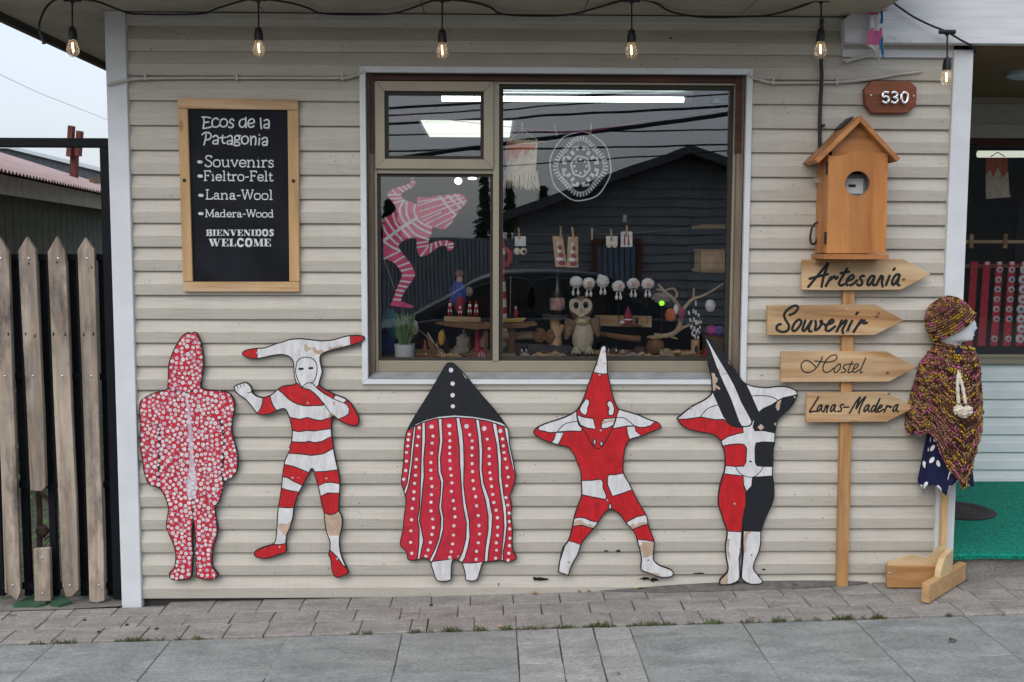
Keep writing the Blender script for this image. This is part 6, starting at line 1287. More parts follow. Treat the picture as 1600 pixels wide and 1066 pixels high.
for px, py, r_, lab in ((665, 556, 7, 'small striped shell left of the feather'), (690, 553, 9, 'larger striped shell below the yellow wooden man')):
    y = .18; c = W(px, py+4, y); kk = mpp(y); t = thing('striped_shell', (c.x, c.y, zsh), lab, 'shell', 'shells on the shelf')
    for i in range(7):
        a = math.pi*(i+.5)/7; mb = MB(); mb.obox((c.x, y, zsh+.003), (c.x+math.cos(a)*r_*kk, y, zsh+.003+math.sin(a)*r_*kk*.95), .002, .008, (0, 1, 0), .007, .006); put(mb, 'ridge', K['cream'] if i % 2 else K['orange'], t)
t = thing('feather', base(674, .24), 'brown striped wooden feather leaning on the shelf', 'feather'); mb = MB(); mb.prism([W(px, py, .24) for px, py in ((667, 519), (671, 522), (680, 545), (682, 552), (676, 552), (669, 540))], .235, .245); put(mb, 'vane', K['brown'], t, False); mb = MB(); mb.tube([W(668, 520, .232), W(688, 551, .232)], .0018, 5); put(mb, 'quill', K['cream'], t)
fig('wooden_man', 691, .30, 'yellow wooden man with a black hat on the shelf', 'figurine', [('body', 'yellow', [(690, 528, 6, 6, 12, .05)]), ('head', 'stone', [(692, 517, 3, 3, 3)]), ('hat', 'black', [(691, 512, 4.5, 4, 2), (691, 510, 3, 3, 3)]), ('arm', 'yellow', [(683, 540, 1.6, 2, 6)]), ('coat', 'black', [(696, 540, 4, 4, 12), (699, 546, 4, 4, 8)])])
fig('woollen_woman', 724, .32, 'grey woollen seated woman with long dark hair on the shelf', 'doll', [('cloak', 'grey', [(724, 535, 11, 9, 16, .25), (721, 548, 14, 10, 9, .25)]), ('face', 'skin', [(724.5, 516.5, 2.6, 4, 3.6)]), ('hair', C('dark_hair', (.03, .03, .07)), [(719, 516, 4.5, 3.5, 7), (717, 527, 3, 3, 9), (722, 512, 5, 3.5, 3)])])
def hooded(px, pb, w_, h_, y, label, cross=True):
    t = thing('hooded_figure', (W(px, pb, y).x, y, zsh), label, 'figurine', 'small striped hooded figures'); kk = mpp(y)
    o_ = [(px-w_/2, pb), (px-w_/2-.5, pb-h_*.45), (px-w_*.36, pb-h_*.75), (px, pb-h_), (px+w_*.36, pb-h_*.75), (px+w_/2+.5, pb-h_*.45), (px+w_/2, pb)]
    mb = MB(); mb.prism([W(a, b_, y) for a, b_ in o_], y, y+.008); put(mb, 'board', K['maroon'], t, False)
    for i in range(-2, 3):
        mb = MB(); flat_strokes(mb, ribbon([(px+i*w_*.17, pb-1), (px+i*w_*.16, pb-h_*(.72-.08*abs(i)))], .7, False, False), y-.001); put(mb, 'stripe', K['white'], t, False)
    return t
hooded(755, 543, 15, 24, .36, 'dark red hooded figure painted with a white cross behind the mullion edge')
hooded(752, 562, 16, 18, .13, 'dark red cape figure at the front of the shelf near the mullion')
mb = MB(); mb.box(W(742, 550, .34).x, W(748, 550, .34).x, .34, .35, zsh, W(745, 513, .34).z); tag(mb.build('red_peg', K['red']), 'slim red felt block beside the dark red hooded figure', 'block')
# left driftwood shelf with plaque and figurines
def slabpx(name, pts, y0, y1, mat, label, cat, parent=None, bev=.003):
    mb = MB(); mb.prism([W(a, b_, (y0+y1)/2) for a, b_ in pts], y0, y1); o = mb.build(name, mat, parent, False, bev)
    return tag(o, label, cat) if label else o
slabpx('driftwood_shelf', [(680, 504), (700, 502), (770, 504), (772, 512), (745, 514), (700, 509)], .22, .34, K['brown'], 'rough brown driftwood shelf in the left window pane', 'shelf')
mb = MB(); mb.box(W(762, 510, .28).x-.02, W(762, 510, .28).x, .26, .3, zsh, W(762, 510, .28).z); mb.build('prop', K['brown'], bpy.data.objects['driftwood_shelf'])
pl_ = thing('figurine_plaque', W(725, 503, .25), 'pale wooden plaque carrying four tiny striped spirit figurines', 'plaque')
slabpx('base', [(694, 494.5), (751, 496), (751, 503.5), (694, 502)], .22, .28, M['pine'], None, None, pl_)
mb = MB(); flat_strokes(mb, sum([ribbon(q_, .7, False, False) for q_ in ([(709, 497), (715, 497.2)], [(712, 497), (712, 501)], [(717, 497), (717, 501)], [(719, 497), (719, 501), (722, 501)], [(724, 497.4), (724, 501)], [(727, 501), (729, 497.6), (731, 501)], [(733, 501), (733, 497.6), (736, 501), (736, 497.7)])], []), .2195); put(mb, 'lettering', K['brown'], pl_, False)
for px, hh_ in ((703, 24), (719, 18), (734, 22), (744, 22)):
    for i in range(5):
        mb = MB(); pz_ = 493-hh_*(i+.5)/5; wd = [1.5, 2.4, 3.0, 2.6, 1.6][i] if px != 719 else [1.2, 2.6, 3.2, 2, 1][i]
        if i < 2:
            for s_ in (-1.9, 1.9): mb.blob(W(px+s_, pz_, .25), 1.2*mpp(.25), .004, 2.8*mpp(.25), .05, 8, 6)
        else: mb.blob(W(px, pz_, .25), wd*mpp(.25), .005, 2.9*mpp(.25), .05, 8, 6)
        put(mb, 'band', K['white'] if i % 2 else K['red'], pl_)
fig('knitted_doll', 716, .36, 'blue and red knitted doll with a colourful cap in the left pane', 'doll', [('body', 'blue', [(716, 460, 13, 8, 22, .15)]), ('dress', 'maroon', [(718, 472, 9, 9, 17, .1)]), ('face', 'skin', [(718, 437, 5, 5, 6)]), ('cap', C('cap_mix', (.35, .15, .12), var=.9, sc_=90), [(717, 428, 7, 6, 6)]), ('button', 'cream', [(719, 460, 1.2, 9.5, 1.2), (719, 468, 1.2, 9.8, 1.2), (719, 476, 1.2, 9.8, 1.2)]), ('pompom', 'grey', [(733, 456, 6, 6, 7, .3)])], None, W(716, 500, .36).z)
# tall striped figure standing behind the mullion
yy = .42; t = thing('tall_spirit_figure', base(782, yy), 'tall red and white felt spirit figure standing behind the window mullion', 'figurine')
for i, (pt_, pb_, w0, w1, mt) in enumerate(((350, 370, 3, 8, 'cream'), (370, 388, 8, 14, 'red'), (388, 398, 14, 15, 'cream'), (398, 440, 14, 12, 'red'), (440, 455, 14, 16, 'cream'), (455, 467, 16, 17, 'red'), (467, 480, 17, 18, 'cream'), (480, 490, 18, 19, 'red'), (490, 553, 19, 22, 'cream'))):
    mb = MB(); kk = mpp(yy); zt2, zb2 = W(782, pt_, yy).z, W(782, pb_, yy).z; mb.lathe((W(783, 400, yy).x, yy, zb2), [(w1*kk/2, 0), ((w0+w1)*kk/4, (zt2-zb2)/2), (w0*kk/2, zt2-zb2)], 14, 1, .7); put(mb, 'band', K[mt], t)
mb = MB(); mb.tube([W(789, 388, yy), W(797, 396, yy), W(797, 408, yy), W(790, 416, yy)], .012, 8); put(mb, 'arm', K['red'], t)
# right driftwood shelf, boat and roots
slabpx('driftwood_slab', [(782, 505), (836, 503), (840, 507), (820, 511), (782, 512)], .2, .32, K['brown'], 'flat driftwood slab carrying a tiny boat right of the mullion', 'slab')
mb = MB(); mb.box(W(800, 505, .26).x-.015, W(800, 505, .26).x+.015, .25, .29, zsh, W(800, 510, .26).z); mb.build('prop', K['brown'], bpy.data.objects['driftwood_slab'])
t = thing('toy_boat', W(805, 503, .26), 'tiny wooden boat with a mast and passenger on the driftwood slab', 'toy boat'); mb = MB(); mb.prism([W(a, b_, .25) for a, b_ in ((784, 498), (822, 497), (816, 503), (788, 503))], .24, .27); put(mb, 'hull', K['yellow'], t, False); mb = MB(); mb.tube([W(797, 500, .255), W(798, 432, .255)], .0012, 5); put(mb, 'mast', K['cream'], t)
mb = MB(); mb.blob(W(806, 490, .25), .009, .007, .024, .1); put(mb, 'passenger', K['red'], t); mb = MB(); mb.blob(W(806, 481, .25), .006, .006, .008, .1); put(mb, 'passenger_head', K['white'], t); mb = MB(); mb.blob(W(798, 494, .25), .018, .008, .012, .2); put(mb, 'cargo', K['black'], t)
t = thing('driftwood_root', base(820, .34), 'pale driftwood log with a knotty flower shaped end', 'driftwood'); mb = MB(); mb.tube([Vector(q_) for q_ in smooth_line([tuple(W(*q_)) for q_ in ((780, 522, .34), (800, 526, .33), (825, 524, .32), (845, 526, .3))], 4)], .02, 10); put(mb, 'log', K['drift'], t)
for cx_, cy_ in ((843, 524), (862, 526)):
    mb = MB()
    for i in range(12): a = 2*math.pi*i/12; mb.blob(W(cx_+7*math.cos(a), cy_+8*math.sin(a), .285), .011, .009, .012, .25, 8, 6)
    mb.blob(W(cx_, cy_, .28), .02, .014, .022, .25, 10, 8); put(mb, 'knot', K['brown'], t)
t = thing('branch_stand', base(872, .3), 'forked pale branch stand holding a dark bottle', 'stand'); mb = MB(); mb.tube([W(869, 546, .3), W(869, 520, .3), W(867, 497, .3)], [.03, .026, .026], 12); put(mb, 'trunk', K['drift'], t); mb = MB(); mb.tube([W(870, 526, .3), W(877, 514, .29), W(880, 508, .29)], [.018, .014, .011], 8); put(mb, 'fork', K['drift'], t); mb = MB(); c = W(868, 494, .3); mb.lathe((c.x, .3, c.z-.012), [(0, 0), (.062, 0), (.068, .012), (.066, .02), (0, .02)], 16); put(mb, 'top', K['slate'], t)
zb3 = c.z+.008; t = thing('wine_bottle', (W(871, 487, .3).x, .3, zb3), 'dark bottle with a painted label on the branch stand', 'bottle'); cx_ = W(871, 480, .3).x
mb = MB(); mb.lathe((cx_, .3, zb3), [(0, 0), (.034, 0), (.036, .01), (.036, .10), (.03, .125), (.016, .16), (.0135, .175), (.0135, .21), (.015, .213), (.015, .222), (0, .222)], 20); put(mb, 'glass', plain('bottle_glass', (.01, .012, .012), .08, .1, 10, .02), t)
mb = MB(); mb.lathe((cx_, .3, zb3+.022), [(.0365, 0), (.0368, .001), (.0368, .058), (.0365, .059)], 20); put(mb, 'label', C('painted_label', (.45, .27, .26), var=.7, sc_=40), t)
slabpx('slate_slab', [(783, 546), (800, 536), (890, 540), (905, 548), (900, 557), (783, 557)], .27, .33, K['slate'], 'dark slate slab lying behind the small penguins', 'slab')
for px, lab in ((816, 'left of the two tiny penguins standing on a stone'), (823, 'right of the two tiny penguins standing on a stone'), (951, 'left tiny penguin beside the white hood tip'), (963, 'right tiny penguin beside the white hood tip')):
    fig('penguin', px, .17, lab, 'figurine', [('body', 'black', [(px, 546, 2.6, 2.4, 5.5)]), ('belly', 'white', [(px-.3, 547, 1.9, 2.7, 4)])], 'tiny penguin figurines', W(px, 551, .17).z)
fig('painted_stone', 820, .16, 'rounded grey stone under the pair of penguins', 'stone', [('stone', 'stone', [(820, 556.5, 9, 8, 6, .2)])])
fig('small_stone', 979, .2, 'brown and pink pebbles beside the small pale sign block', 'stone', [('pebble', C('pink_stone', (.25, .12, .09)), [(980, 553, 5, 5, 5.5, .2)]), ('pebble', 'stone', [(973, 551, 5, 5, 5, .2)])])
slabpx('sign_block', [(948, 554), (972, 554), (972, 560), (948, 560)], .15, .18, M['pine'], 'small pale wood block under the right pair of penguins', 'block')
slabpx('wood_strip', [(783, 552), (806, 552), (806, 559), (783, 559)], .2, .24, M['pine'], 'short pine strip on the shelf right of the mullion', 'strip'); slabpx('wood_strip', [(738, 551), (768, 551), (768, 560), (738, 560)], .2, .24, M['pine'], 'short pine strip on the shelf left of the mullion', 'strip')
slabpx('wood_strip', [(826, 557), (852, 557), (852, 561), (826, 561)], .15, .18, M['pine'], 'thin pine strip right of the grey stone', 'strip')
chips = [(641, .2), (655, .15), (676, .14), (703, .2), (712, .16), (735, .16), (770, .3), (842, .2), (858, .16), (868, .2), (880, .16), (938, .3), (990, .16), (1004, .2), (1015, .17), (1060, .3), (1072, .14), (1110, .2), (1122, .16), (1005, .4), (960, .4), (850, .42), (700, .42), (745, .44)]
chip_at = ['right of the white plant pot', 'between the cream figure and the feather', 'in front of the brown feather', 'left of the grey woollen woman', 'in front of the grey woollen woman', 'left of the front red cape figure', 'behind the window mullion', 'just right of the thin pine strip', 'under the branch stand', 'below the dark bottle', "left of the owl's feet", 'behind the white hood tip', 'left of the straw coloured stick', 'before the dark wooden block', 'at the left foot of the stump', 'behind the raw fleece', 'on the bark strip', 'right of the pencil cup', 'near the red felt cone', 'deep behind the dark block', 'deep behind the penguins by the hood tip', 'deep behind the slate slab', 'deep behind the yellow wooden man', 'deep behind the dark red hooded figure']
for i, (px, y) in enumerate(chips):
    b = base(px, y); mb = MB(); a_ = R.uniform(-.5, .5); l = R.uniform(.02, .05)
    mb.tube([b+Vector((-l*math.cos(a_), -l*math.sin(a_), .008)), b+Vector((0, 0, .012+R.uniform(0, .012))), b+Vector((l*math.cos(a_), l*math.sin(a_), .008))], [.005, R.uniform(.008, .013), .004], 7)
    tag(put(mb, 'wood_chip', K[R.choice(['drift', 'brown', 'bone', 'stone', 'kraft'])]), 'small driftwood piece '+chip_at[i], 'driftwood', 'driftwood pieces on the shelf')
# barn owl
y = .22; k = mpp(y); t = thing('felt_owl', base(909, y), 'felted barn owl with heart shaped face standing in the window', 'owl')
def feath(name, a, b_, amt):
    mt, n, bs = node_mat(name); r = ramp_node(n, [(.35, a), (.65, b_)]); n.links.new(noise(n, coords(n, (1, 1, .5)), 70, 5, .7).outputs[0], r.inputs[0]); n.links.new(r.outputs[0], bs.inputs['Base Color']); bs.inputs['Roughness'].default_value = .95; bump(n, bs, noise(n, coords(n), 160, 3).outputs[0], .6, .004); return mt
ocream, obrown = feath('owl_cream', (.50, .43, .32), (.66, .60, .49), 1), feath('owl_brown', (.16, .085, .05), (.36, .24, .16), 1)
mb = MB(); mb.blob(W(911, 523, y), 17*k, 15*k, 34*k, .06, 20, 14); put(mb, 'body', ocream, t)
mb = MB(); mb.blob(W(908, 482, y+.012), 19*k, 14*k, 19*k, .04, 20, 14); hd_ = put(mb, 'head', obrown, t)
hf = smooth_line([(908, 472), (914, 467.5), (921, 468), (925, 474), (925, 481), (921, 488), (914, 493), (908, 496), (901, 492), (893, 486), (890, 479), (891, 471), (896, 467.5), (903, 468.5)], 3, True)
mb = MB(); mb.prism([W(a, b_, y-.055) for a, b_ in hf], y-.048, y-.02); put(mb, 'face', ocream, t, False)
for px, py in ((900, 477), (915, 476.5)): mb = MB(); mb.blob(W(px, py, y-.05), 4*k, 3*k, 5.2*k, .0, 14, 10); put(mb, 'eye', plain('owl_eye', (.004, .004, .004), .08, .1, 10, 0), t)
mb = MB(); mb.blob(W(907.5, 486, y-.05), 1.6*k, 3*k, 4*k, 0, 10, 8); put(mb, 'beak', K['skin'], t)
for s_, pts in ((-1, ((893, 500), (889, 515), (884, 530))), (1, ((926, 498), (931, 512), (935, 526)))):
    mb = MB(); mb.tube([W(*q_, y-.01) for q_ in pts], [11*k, 8*k, 2.5*k], 12); put(mb, 'wing', obrown, t)
mb = MB(); mb.blob(W(910, 503, y-.022), 12*k, 11*k, 7*k, .2, 14, 8); put(mb, 'breast', feath('owl_yellow', (.55, .42, .16), (.66, .58, .42), 1), t)
for px in (900, 921):
    mb = MB()
    for d in (-5, 0, 5): mb.tube([W(px, 545, y-.03), W(px+d*.8, 549, y-.06), W(px+d*1.3, 553, y-.075)], [4*k, 2.6*k, 1.2*k], 8)
    put(mb, 'foot', ocream, t)
fig('owl_perch', 909, .19, 'dark twig perch under the felted owl', 'perch', [('perch', 'darkwood', [(908, 553, 22, 16, 3.2, .3)])])
# back board with tent and penguins
slabpx('pine_plank', [(930, 492.5), (1018, 494), (1018, 512), (930, 509)], .36, .375, M['pine'], 'horizontal pine plank behind the owl', 'plank')
t = thing('miniature_tent', W(982, 507, .3), 'small pink striped tent model on a bark slice', 'model'); mb = MB(); mb.lathe(W(981, 506, .3), [(6.5*mpp(.3), 0), (7*mpp(.3), .02), (5*mpp(.3), .055), (0.3*mpp(.3), .085)], 12); put(mb, 'cone', K['maroon'], t)
for i in range(3): mb = MB(); cz = W(981, 500-i*6, .3); mb.lathe(cz, [((7.2-1.5*i)*mpp(.3), 0), ((7.0-1.6*i)*mpp(.3), .005)], 12); put(mb, 'stripe', K['white'], t)
mb = MB(); mb.blob(W(986, 509, .3), 18*mpp(.3), .03, 2.2*mpp(.3), .2); put(mb, 'bark', K['brown'], t); mb = MB(); mb.blob(W(995, 501, .29), .008, .006, .018, .1); put(mb, 'penguin', K['black'], t); mb = MB(); mb.blob(W(972, 504, .29), .012, .008, .008, .2); put(mb, 'dog', K['white'], t)
mb = MB(); mb.tube([W(935, 521, .34), W(970, 527, .33), W(1000, 530, .33)], [.01, .014, .017], 10); tag(put(mb, 'driftwood_stick', K['brown']), 'thick driftwood stick lying under the pine plank', 'driftwood')
# felt sheep on wires
for i, (px, py, fc) in enumerate(((900, 441, 0), (920, 443, 1), (942, 440, 2), (966.5, 448, 1), (989.5, 444, 1), (1012, 444, 1))):
    y = .2+.01*(i % 2); k = mpp(y); lab = ['first felt sheep from the left, facing away', 'felt sheep second from left with a pink face', 'third felt sheep, turned away to the right', 'lowest felt sheep right of the gap', 'fifth felt sheep from the left', 'rightmost felt sheep of the row'][i]
    t = thing('felt_sheep', W(px, py+18, y), lab, 'sheep', 'felt sheep on wires')
    mb = MB(); mb.blob(W(px, py, y), 10*k, 9*k, 9*k, .12, 18, 12, 8); put(mb, 'fleece', K['white'], t)
    if fc == 1: mb = MB(); mb.blob(W(px+1, py, y-.022), 4.2*k, 4*k, 4*k, .1, 10, 8); put(mb, 'face', K['skin'], t); mb = MB(); mb.blob(W(px, py+7, y-.02), 3.6*k, 2*k, 1*k, .0, 8, 6); put(mb, 'scarf', K['brown'], t)
    if fc == 2: mb = MB(); mb.blob(W(px-4, py-8, y), 4*k, 4*k, 3*k, .2, 10, 8); put(mb, 'head', K['white'], t)
    for s_ in ((-3.2, 3.2) if fc != 0 else (-4.5, 3.5)):
        mb = MB(); mb.tube([W(px+s_*.7, py+8, y-.01), W(px+s_, py+14, y-.012)], 1.1*k, 6); mb.blob(W(px+s_, py+17, y-.012), 2.4*k, 2.4*k, 4*k, .08, 10, 8); put(mb, 'leg', K['white'], t)
    mb = MB(); mb.tube([W(px, py+8, y+.01), W(px, 505 if i > 2 else 470, y+.02)], .0014, 5); put(mb, 'wire', K['black'], t)
# clips, cards, weaving and doily on lines
def clip(px, py, ang, y, lab, parent=None):
    mb = MB(); h_ = 9*mpp(y); c = W(px, py, y); d = Vector((math.sin(ang), 0, math.cos(ang)))*h_
    mb.obox(c-d, c+d, .0085, .008, (0, 1, 0)); o = mb.build('clothes_peg', M['pine'], None, False, .001); return tag(o, lab, 'clothes peg', 'clothes pegs in the window')
yl = .16
mb = MB(); mb.tube([Vector(q_) for q_ in smooth_line([tuple(W(a, b_, yl)) for a, b_ in ((606, 176), (690, 186), (740, 192), (800, 199), (850, 204), (880, 206), (925, 205), (1000, 190), (1130, 170))], 4)], .0014, 5); tag(put(mb, 'clothes_line', K['pink']), 'thin pink line strung across the top of the window', 'line')
mb = MB(); mb.tube([Vector(q_) for q_ in smooth_line([tuple(W(a, b_, yl)) for a, b_ in ((784, 364), (820, 366), (880, 367), (960, 366), (1060, 358), (1136, 352))], 4)], .0007, 4); tag(put(mb, 'clothes_line', K['grey']), 'thin grey thread holding cards across the middle of the window', 'line')
for px, py, an, lab in ((816, 200, 0, 'peg holding the orange and white weaving'), (868, 204, -.25, 'tilted peg at the left of the doily'), (923, 202, .1, 'peg at the upper right of the doily'), (811, 365, -.12, 'peg holding the sheep earrings card'), (876, 363, 0, 'peg on the left clear bag'), (895, 364, -.15, 'peg on the right clear bag'), (925, 366, 0, 'empty peg between the bags and cards'), (955, 367, -.1, 'peg on the yellow disc earrings card'), (979, 361, .05, 'peg on the drop earrings card')): clip(px, py, an, yl-.006, lab)
yw_ = yl+.01; t = thing('wall_weaving', W(817, 300, yw_), 'orange and white woven hanging with fringe on a thin stick', 'weaving'); k = mpp(yw_)
mb = MB(); mb.tube([W(782, 217, yw_), W(853, 222, yw_)], .003, 6); put(mb, 'stick', M['pine'], t)
for a in (796, 840): mb = MB(); mb.tube([W(816, 203, yw_), W(a, 219, yw_)], .0016, 5); put(mb, 'cord', K['cream'], t)
mb = MB(); mb.prism([W(a, b_, yw_) for a, b_ in ((792, 221), (840, 222), (838, 258), (836, 275), (793, 272), (789, 240))], yw_, yw_+.006); put(mb, 'cloth', K['cream'], t, False)
mb = MB(); mb.prism([W(a, b_, yw_-.002) for a, b_ in ((792, 224), (838, 225), (834, 235), (829, 232), (824, 240), (820, 244), (817, 233), (811, 240), (808, 248), (802, 245), (799, 240), (793, 252), (789, 250), (790, 238))], yw_-.004, yw_-.0005); put(mb, 'orange_weave', K['orange'], t, False)
for i in range(9): mb = MB(); mb.blob(W(795+i*5.3, 221, yw_), .008, .006, .007, .2, 8, 6); put(mb, 'knot', K['cream'], t)
for i in range(22):
    a = 789+i*2.4; mb = MB(); mb.tube([W(a+R.uniform(-.5, .5), 266+R.uniform(-3, 3), yw_-.004), W(a+R.uniform(-1, 1), 280, yw_-.006), W(a-2+i*.25+R.uniform(-1, 1), 293+R.uniform(-3, 3)+i*.15, yw_-.002)], [.003, .0042, .0028], 6); put(mb, 'fringe', K['cream'], t)
t = thing('lace_doily', W(906, 315, yl), 'round white crochet lace doily pegged to the pink line', 'doily'); lace = C('lace', (.74, .77, .82))
def ringq(cx, cy, r0, amp, n_, wob, wd, ph=0): return ribbon([(cx+(r0+amp*math.sin(wob*2*math.pi*i/n_+ph))*math.cos(2*math.pi*i/n_), cy+(r0+amp*math.sin(wob*2*math.pi*i/n_+ph))*1.13*math.sin(2*math.pi*i/n_)) for i in range(n_)], wd, True)
def blocks(r0, n_, w_, h_, ph=0, step=0):
    out = []
    for i in range(n_):
        t_ = 2*math.pi*i/n_+ph; rr_ = r0+step*math.cos(4*t_); cx2, cy2 = 907+rr_*math.cos(t_), 260+rr_*1.12*math.sin(t_); ct, st = math.cos(t_), math.sin(t_)
        out.append([(cx2+a_*ct-b_*st, cy2+a_*st+b_*ct) for a_, b_ in ((-h_/2, -w_/2), (h_/2, -w_/2), (h_/2, w_/2), (-h_/2, w_/2))])
    return out
for nm, qs in (('edge', ringq(907, 260, 47.5, .6, 60, 8, 1.9)), ('stepped_border', blocks(36, 52, 2.6, 8, 0, 3)), ('border_ring', ringq(907, 260, 33.5, 3.0, 120, 4, 1.8, math.pi/2)), ('petals', blocks(24, 16, 5, 7, .2, 2.5)+blocks(28, 8, 7, 3.5, .4)), ('inner_ring', ringq(907, 260, 14, .8, 40, 6, 3.0)), ('centre', blocks(9.5, 8, 3.6, 4))):
    mb = MB(); flat_strokes(mb, qs, yl+.002); o = put(mb, nm, lace, t, False); so_ = o.modifiers.new('thread', 'SOLIDIFY'); so_.thickness = .0015
def card(px, py, w_, h_, label, extra):
    t = thing('earring_card', W(px, py, yl), label, 'card'); mb = MB(); mb.prism([W(a, b_, yl) for a, b_ in ((px-w_/2, py-h_/2), (px+w_/2, py-h_/2), (px+w_/2, py+h_/2), (px-w_/2, py+h_/2))], yl-.001, yl+.001); put(mb, 'card', K['white'], t, False); extra(t)
def e1(t):
    for s_ in (-5.2, 5): mb = MB(); mb.blob(W(813+s_, 393, yl-.01), .017, .012, .017, .08); put(mb, 'earring', K['cream'], t)
    mb = MB(); mb.blob(W(819, 393, yl-.022), .008, .004, .008, 0, 8, 6); put(mb, 'sheep_face', K['black'], t)
def e2(t):
    for s_ in (-4.5, 4.5): mb = MB(); mb.blob(W(956+s_, 383, yl-.006), .013, .003, .013, 0); put(mb, 'earring', K['cream'], t)
def e3(t):
    for s_ in (-3.2, 3.2): mb = MB(); mb.tube([W(979+s_, 366, yl-.004), W(979+s_, 383, yl-.004)], [.002, .0045], 6); put(mb, 'earring', K['maroon'], t)
card(813, 377, 17, 15, 'white card with two round felt sheep earrings', e1); card(956, 376, 18, 14, 'white card with two yellow disc earrings', e2); card(979, 374, 18, 24, 'white card with two drop earrings', e3)
for px, py, lean, lab in ((874, 393, -.12, 'left clear bag with a spirit figure souvenir'), (895, 394, .02, 'right clear bag with a striped spirit figure')):
    t = thing('souvenir_bag', W(px, py+25, yl), lab, 'bag', 'souvenir bags on pegs'); mb = MB(); pts = [(-8, -24), (8, -24), (9, 24), (-9, 24)]
    mb.prism([W(px+a-b_*lean, py+b_, yl) for a, b_ in pts], yl+.001, yl+.003); put(mb, 'kraft_card', K['kraft'], t, False)
    for i in range(6):
        mb = MB(); cy = py-12+i*6; mb.blob(W(px-(cy-py)*lean+(2 if i % 2 else -1), cy, yl-.004), (2+1.0*i*.8)*mpp(yl), .003, 3.4*mpp(yl), .1, 8, 6); put(mb, 'figure_band', K['maroon'] if i % 2 else K['white'], t)
# branch tree, ornaments, stump, cup and balls
t = thing('branch_tree', base(1045, .25), 'bare forked branch standing in a wooden stump', 'branch'); yb2 = .25
for pts, rd in (([(1022, 524), (1040, 525), (1056, 519), (1063, 505), (1064, 490), (1060, 478), (1050, 465), (1040, 458), (1028, 444)], [.011, .012, .012, .011, .010, .009, .008, .007, .004]), ([(1064, 490), (1072, 478), (1082, 468), (1096, 463), (1112, 455), (1130, 443)], [.009, .008, .007, .006, .005, .003]), ([(1060, 516), (1072, 510), (1085, 505), (1098, 497)], [.009, .007, .006, .003]), ([(1082, 468), (1084, 460), (1084, 450)], [.006, .005, .004]), ([(1054, 468), (1058, 460), (1052, 451), (1038, 454), (1025, 452)], [.006, .005, .005, .004, .003]), ([(1046, 525), (1054, 528), (1059, 530)], [.007, .005, .003])):
    pp = smooth_line([tuple(W(a, b_, yb2)) for a, b_ in pts], 3); rr2 = [rd[min(len(rd)-1, int(i/3))] for i in range(len(pp))]
    mb = MB(); mb.tube([Vector(q_) for q_ in pp], rr2, 8); put(mb, 'limb', K['bone'], t)
fig('stump', 1025, .24, 'dark carved stump holding the branch', 'stump', [('stump', 'brown', [(1024, 541, 14, 14, 14, .15)]), ('cap', 'drift', [(1024, 527, 14, 12, 3, .1)])])
fig('wood_block', 1000, .3, 'dark wooden block left of the carved stump', 'block', [('block', 'darkwood', [(1000, 548, 11, 10, 7, .1)])])
fig('raw_fleece', 1040, .17, 'tangle of raw fleece in front of the stump', 'fleece', [('fleece', 'bone', [(1040, 552, 10, 8, 7, .35), (1048, 557, 7, 7, 4, .3)]), ('lock', 'white', [(1050, 560, 6, 6, 2.5, .3)])])
mb = MB(); mb.tube([W(990, 563, .15), W(1010, 559, .15), W(1030, 556, .15)], .004, 6); tag(put(mb, 'straw_stick', K['drift']), 'thin straw coloured stick lying before the stump', 'stick')
for px, py, mt, rx, rz, lab in ((1048, 492, 'orange', 9, 10, 'orange shell ornament hanging from the branch'), (1110, 478, 'white', 8.5, 9.5, 'white wool ball hanging from the right branch tip'), (1056, 484, 'white', 4, 8, 'small pale bag hanging beside the orange ornament'), (1065, 491, 'maroon', 5, 11, 'dark red striped bag hanging from the branch fork')):
    t = thing('ornament', W(px, py, .22), lab, 'ornament', 'ornaments on the branch'); kk = mpp(.22); mb = MB(); mb.blob(W(px, py, .22), rx*kk, rx*.7*kk, rz*kk, .12); put(mb, 'body', K[mt], t); mb = MB(); mb.tube([W(px, py-rz+1, .22), W(px, py-rz-12, .235)], .001, 4); put(mb, 'thread', K['black'], t)
t = thing('pencil_cup', base(1087, .22), 'wooden cup holding striped felt pencils', 'cup'); c = base(1087, .22); kk = mpp(.22)
mb = MB(); mb.lathe((c.x, .22, zsh+.02), [(0, 0), (6.8*kk, 0), (7.2*kk, .065), (6.2*kk, .065), (5.6*kk, .05), (0, .05)], 18); put(mb, 'cup', K['kraft'], t)
mb = MB(); mb.blob(W(1088, 546, .195), .008, .004, .018, .2); put(mb, 'emblem', K['black'], t)
for i, (a0, a1, tp_, mt) in enumerate(((1083, 1076, 486, 'black'), (1086, 1083, 476, 'white'), (1088, 1087, 470, 'white'), (1090, 1092, 484, 'black'), (1085, 1079, 500, 'white'), (1091, 1096, 497, 'white'))):
    for j in range(8):
        f0, f1 = j/8, (j+1)/8; mb = MB(); mb.tube([W(a0+(a1-a0)*f0, 530+(tp_-530)*f0, .22), W(a0+(a1-a0)*f1, 530+(tp_-530)*f1, .22)], .0045, 7); put(mb, 'pencil_band', K['white' if (j+i) % 2 else 'black'], t)
fig('felt_ball', 1112, .36, 'bright pink felt ball in the right corner of the window', 'ball', [('ball', 'pink', [(1112, 516, 9.5, 9, 8.5, .08)])], None, W(1112, 525, .36).z); fig('felt_ball', 1124, .34, 'violet felt ball beside the pink one', 'ball', [('ball', 'violet', [(1124, 517, 9, 9, 8.5, .08)])], None, W(1124, 525, .34).z)
slabpx('ball_box', [(1100, 525), (1135, 525), (1135, 556), (1100, 556)], .33, .42, K['brown'], 'dark box under the felt balls', 'box')
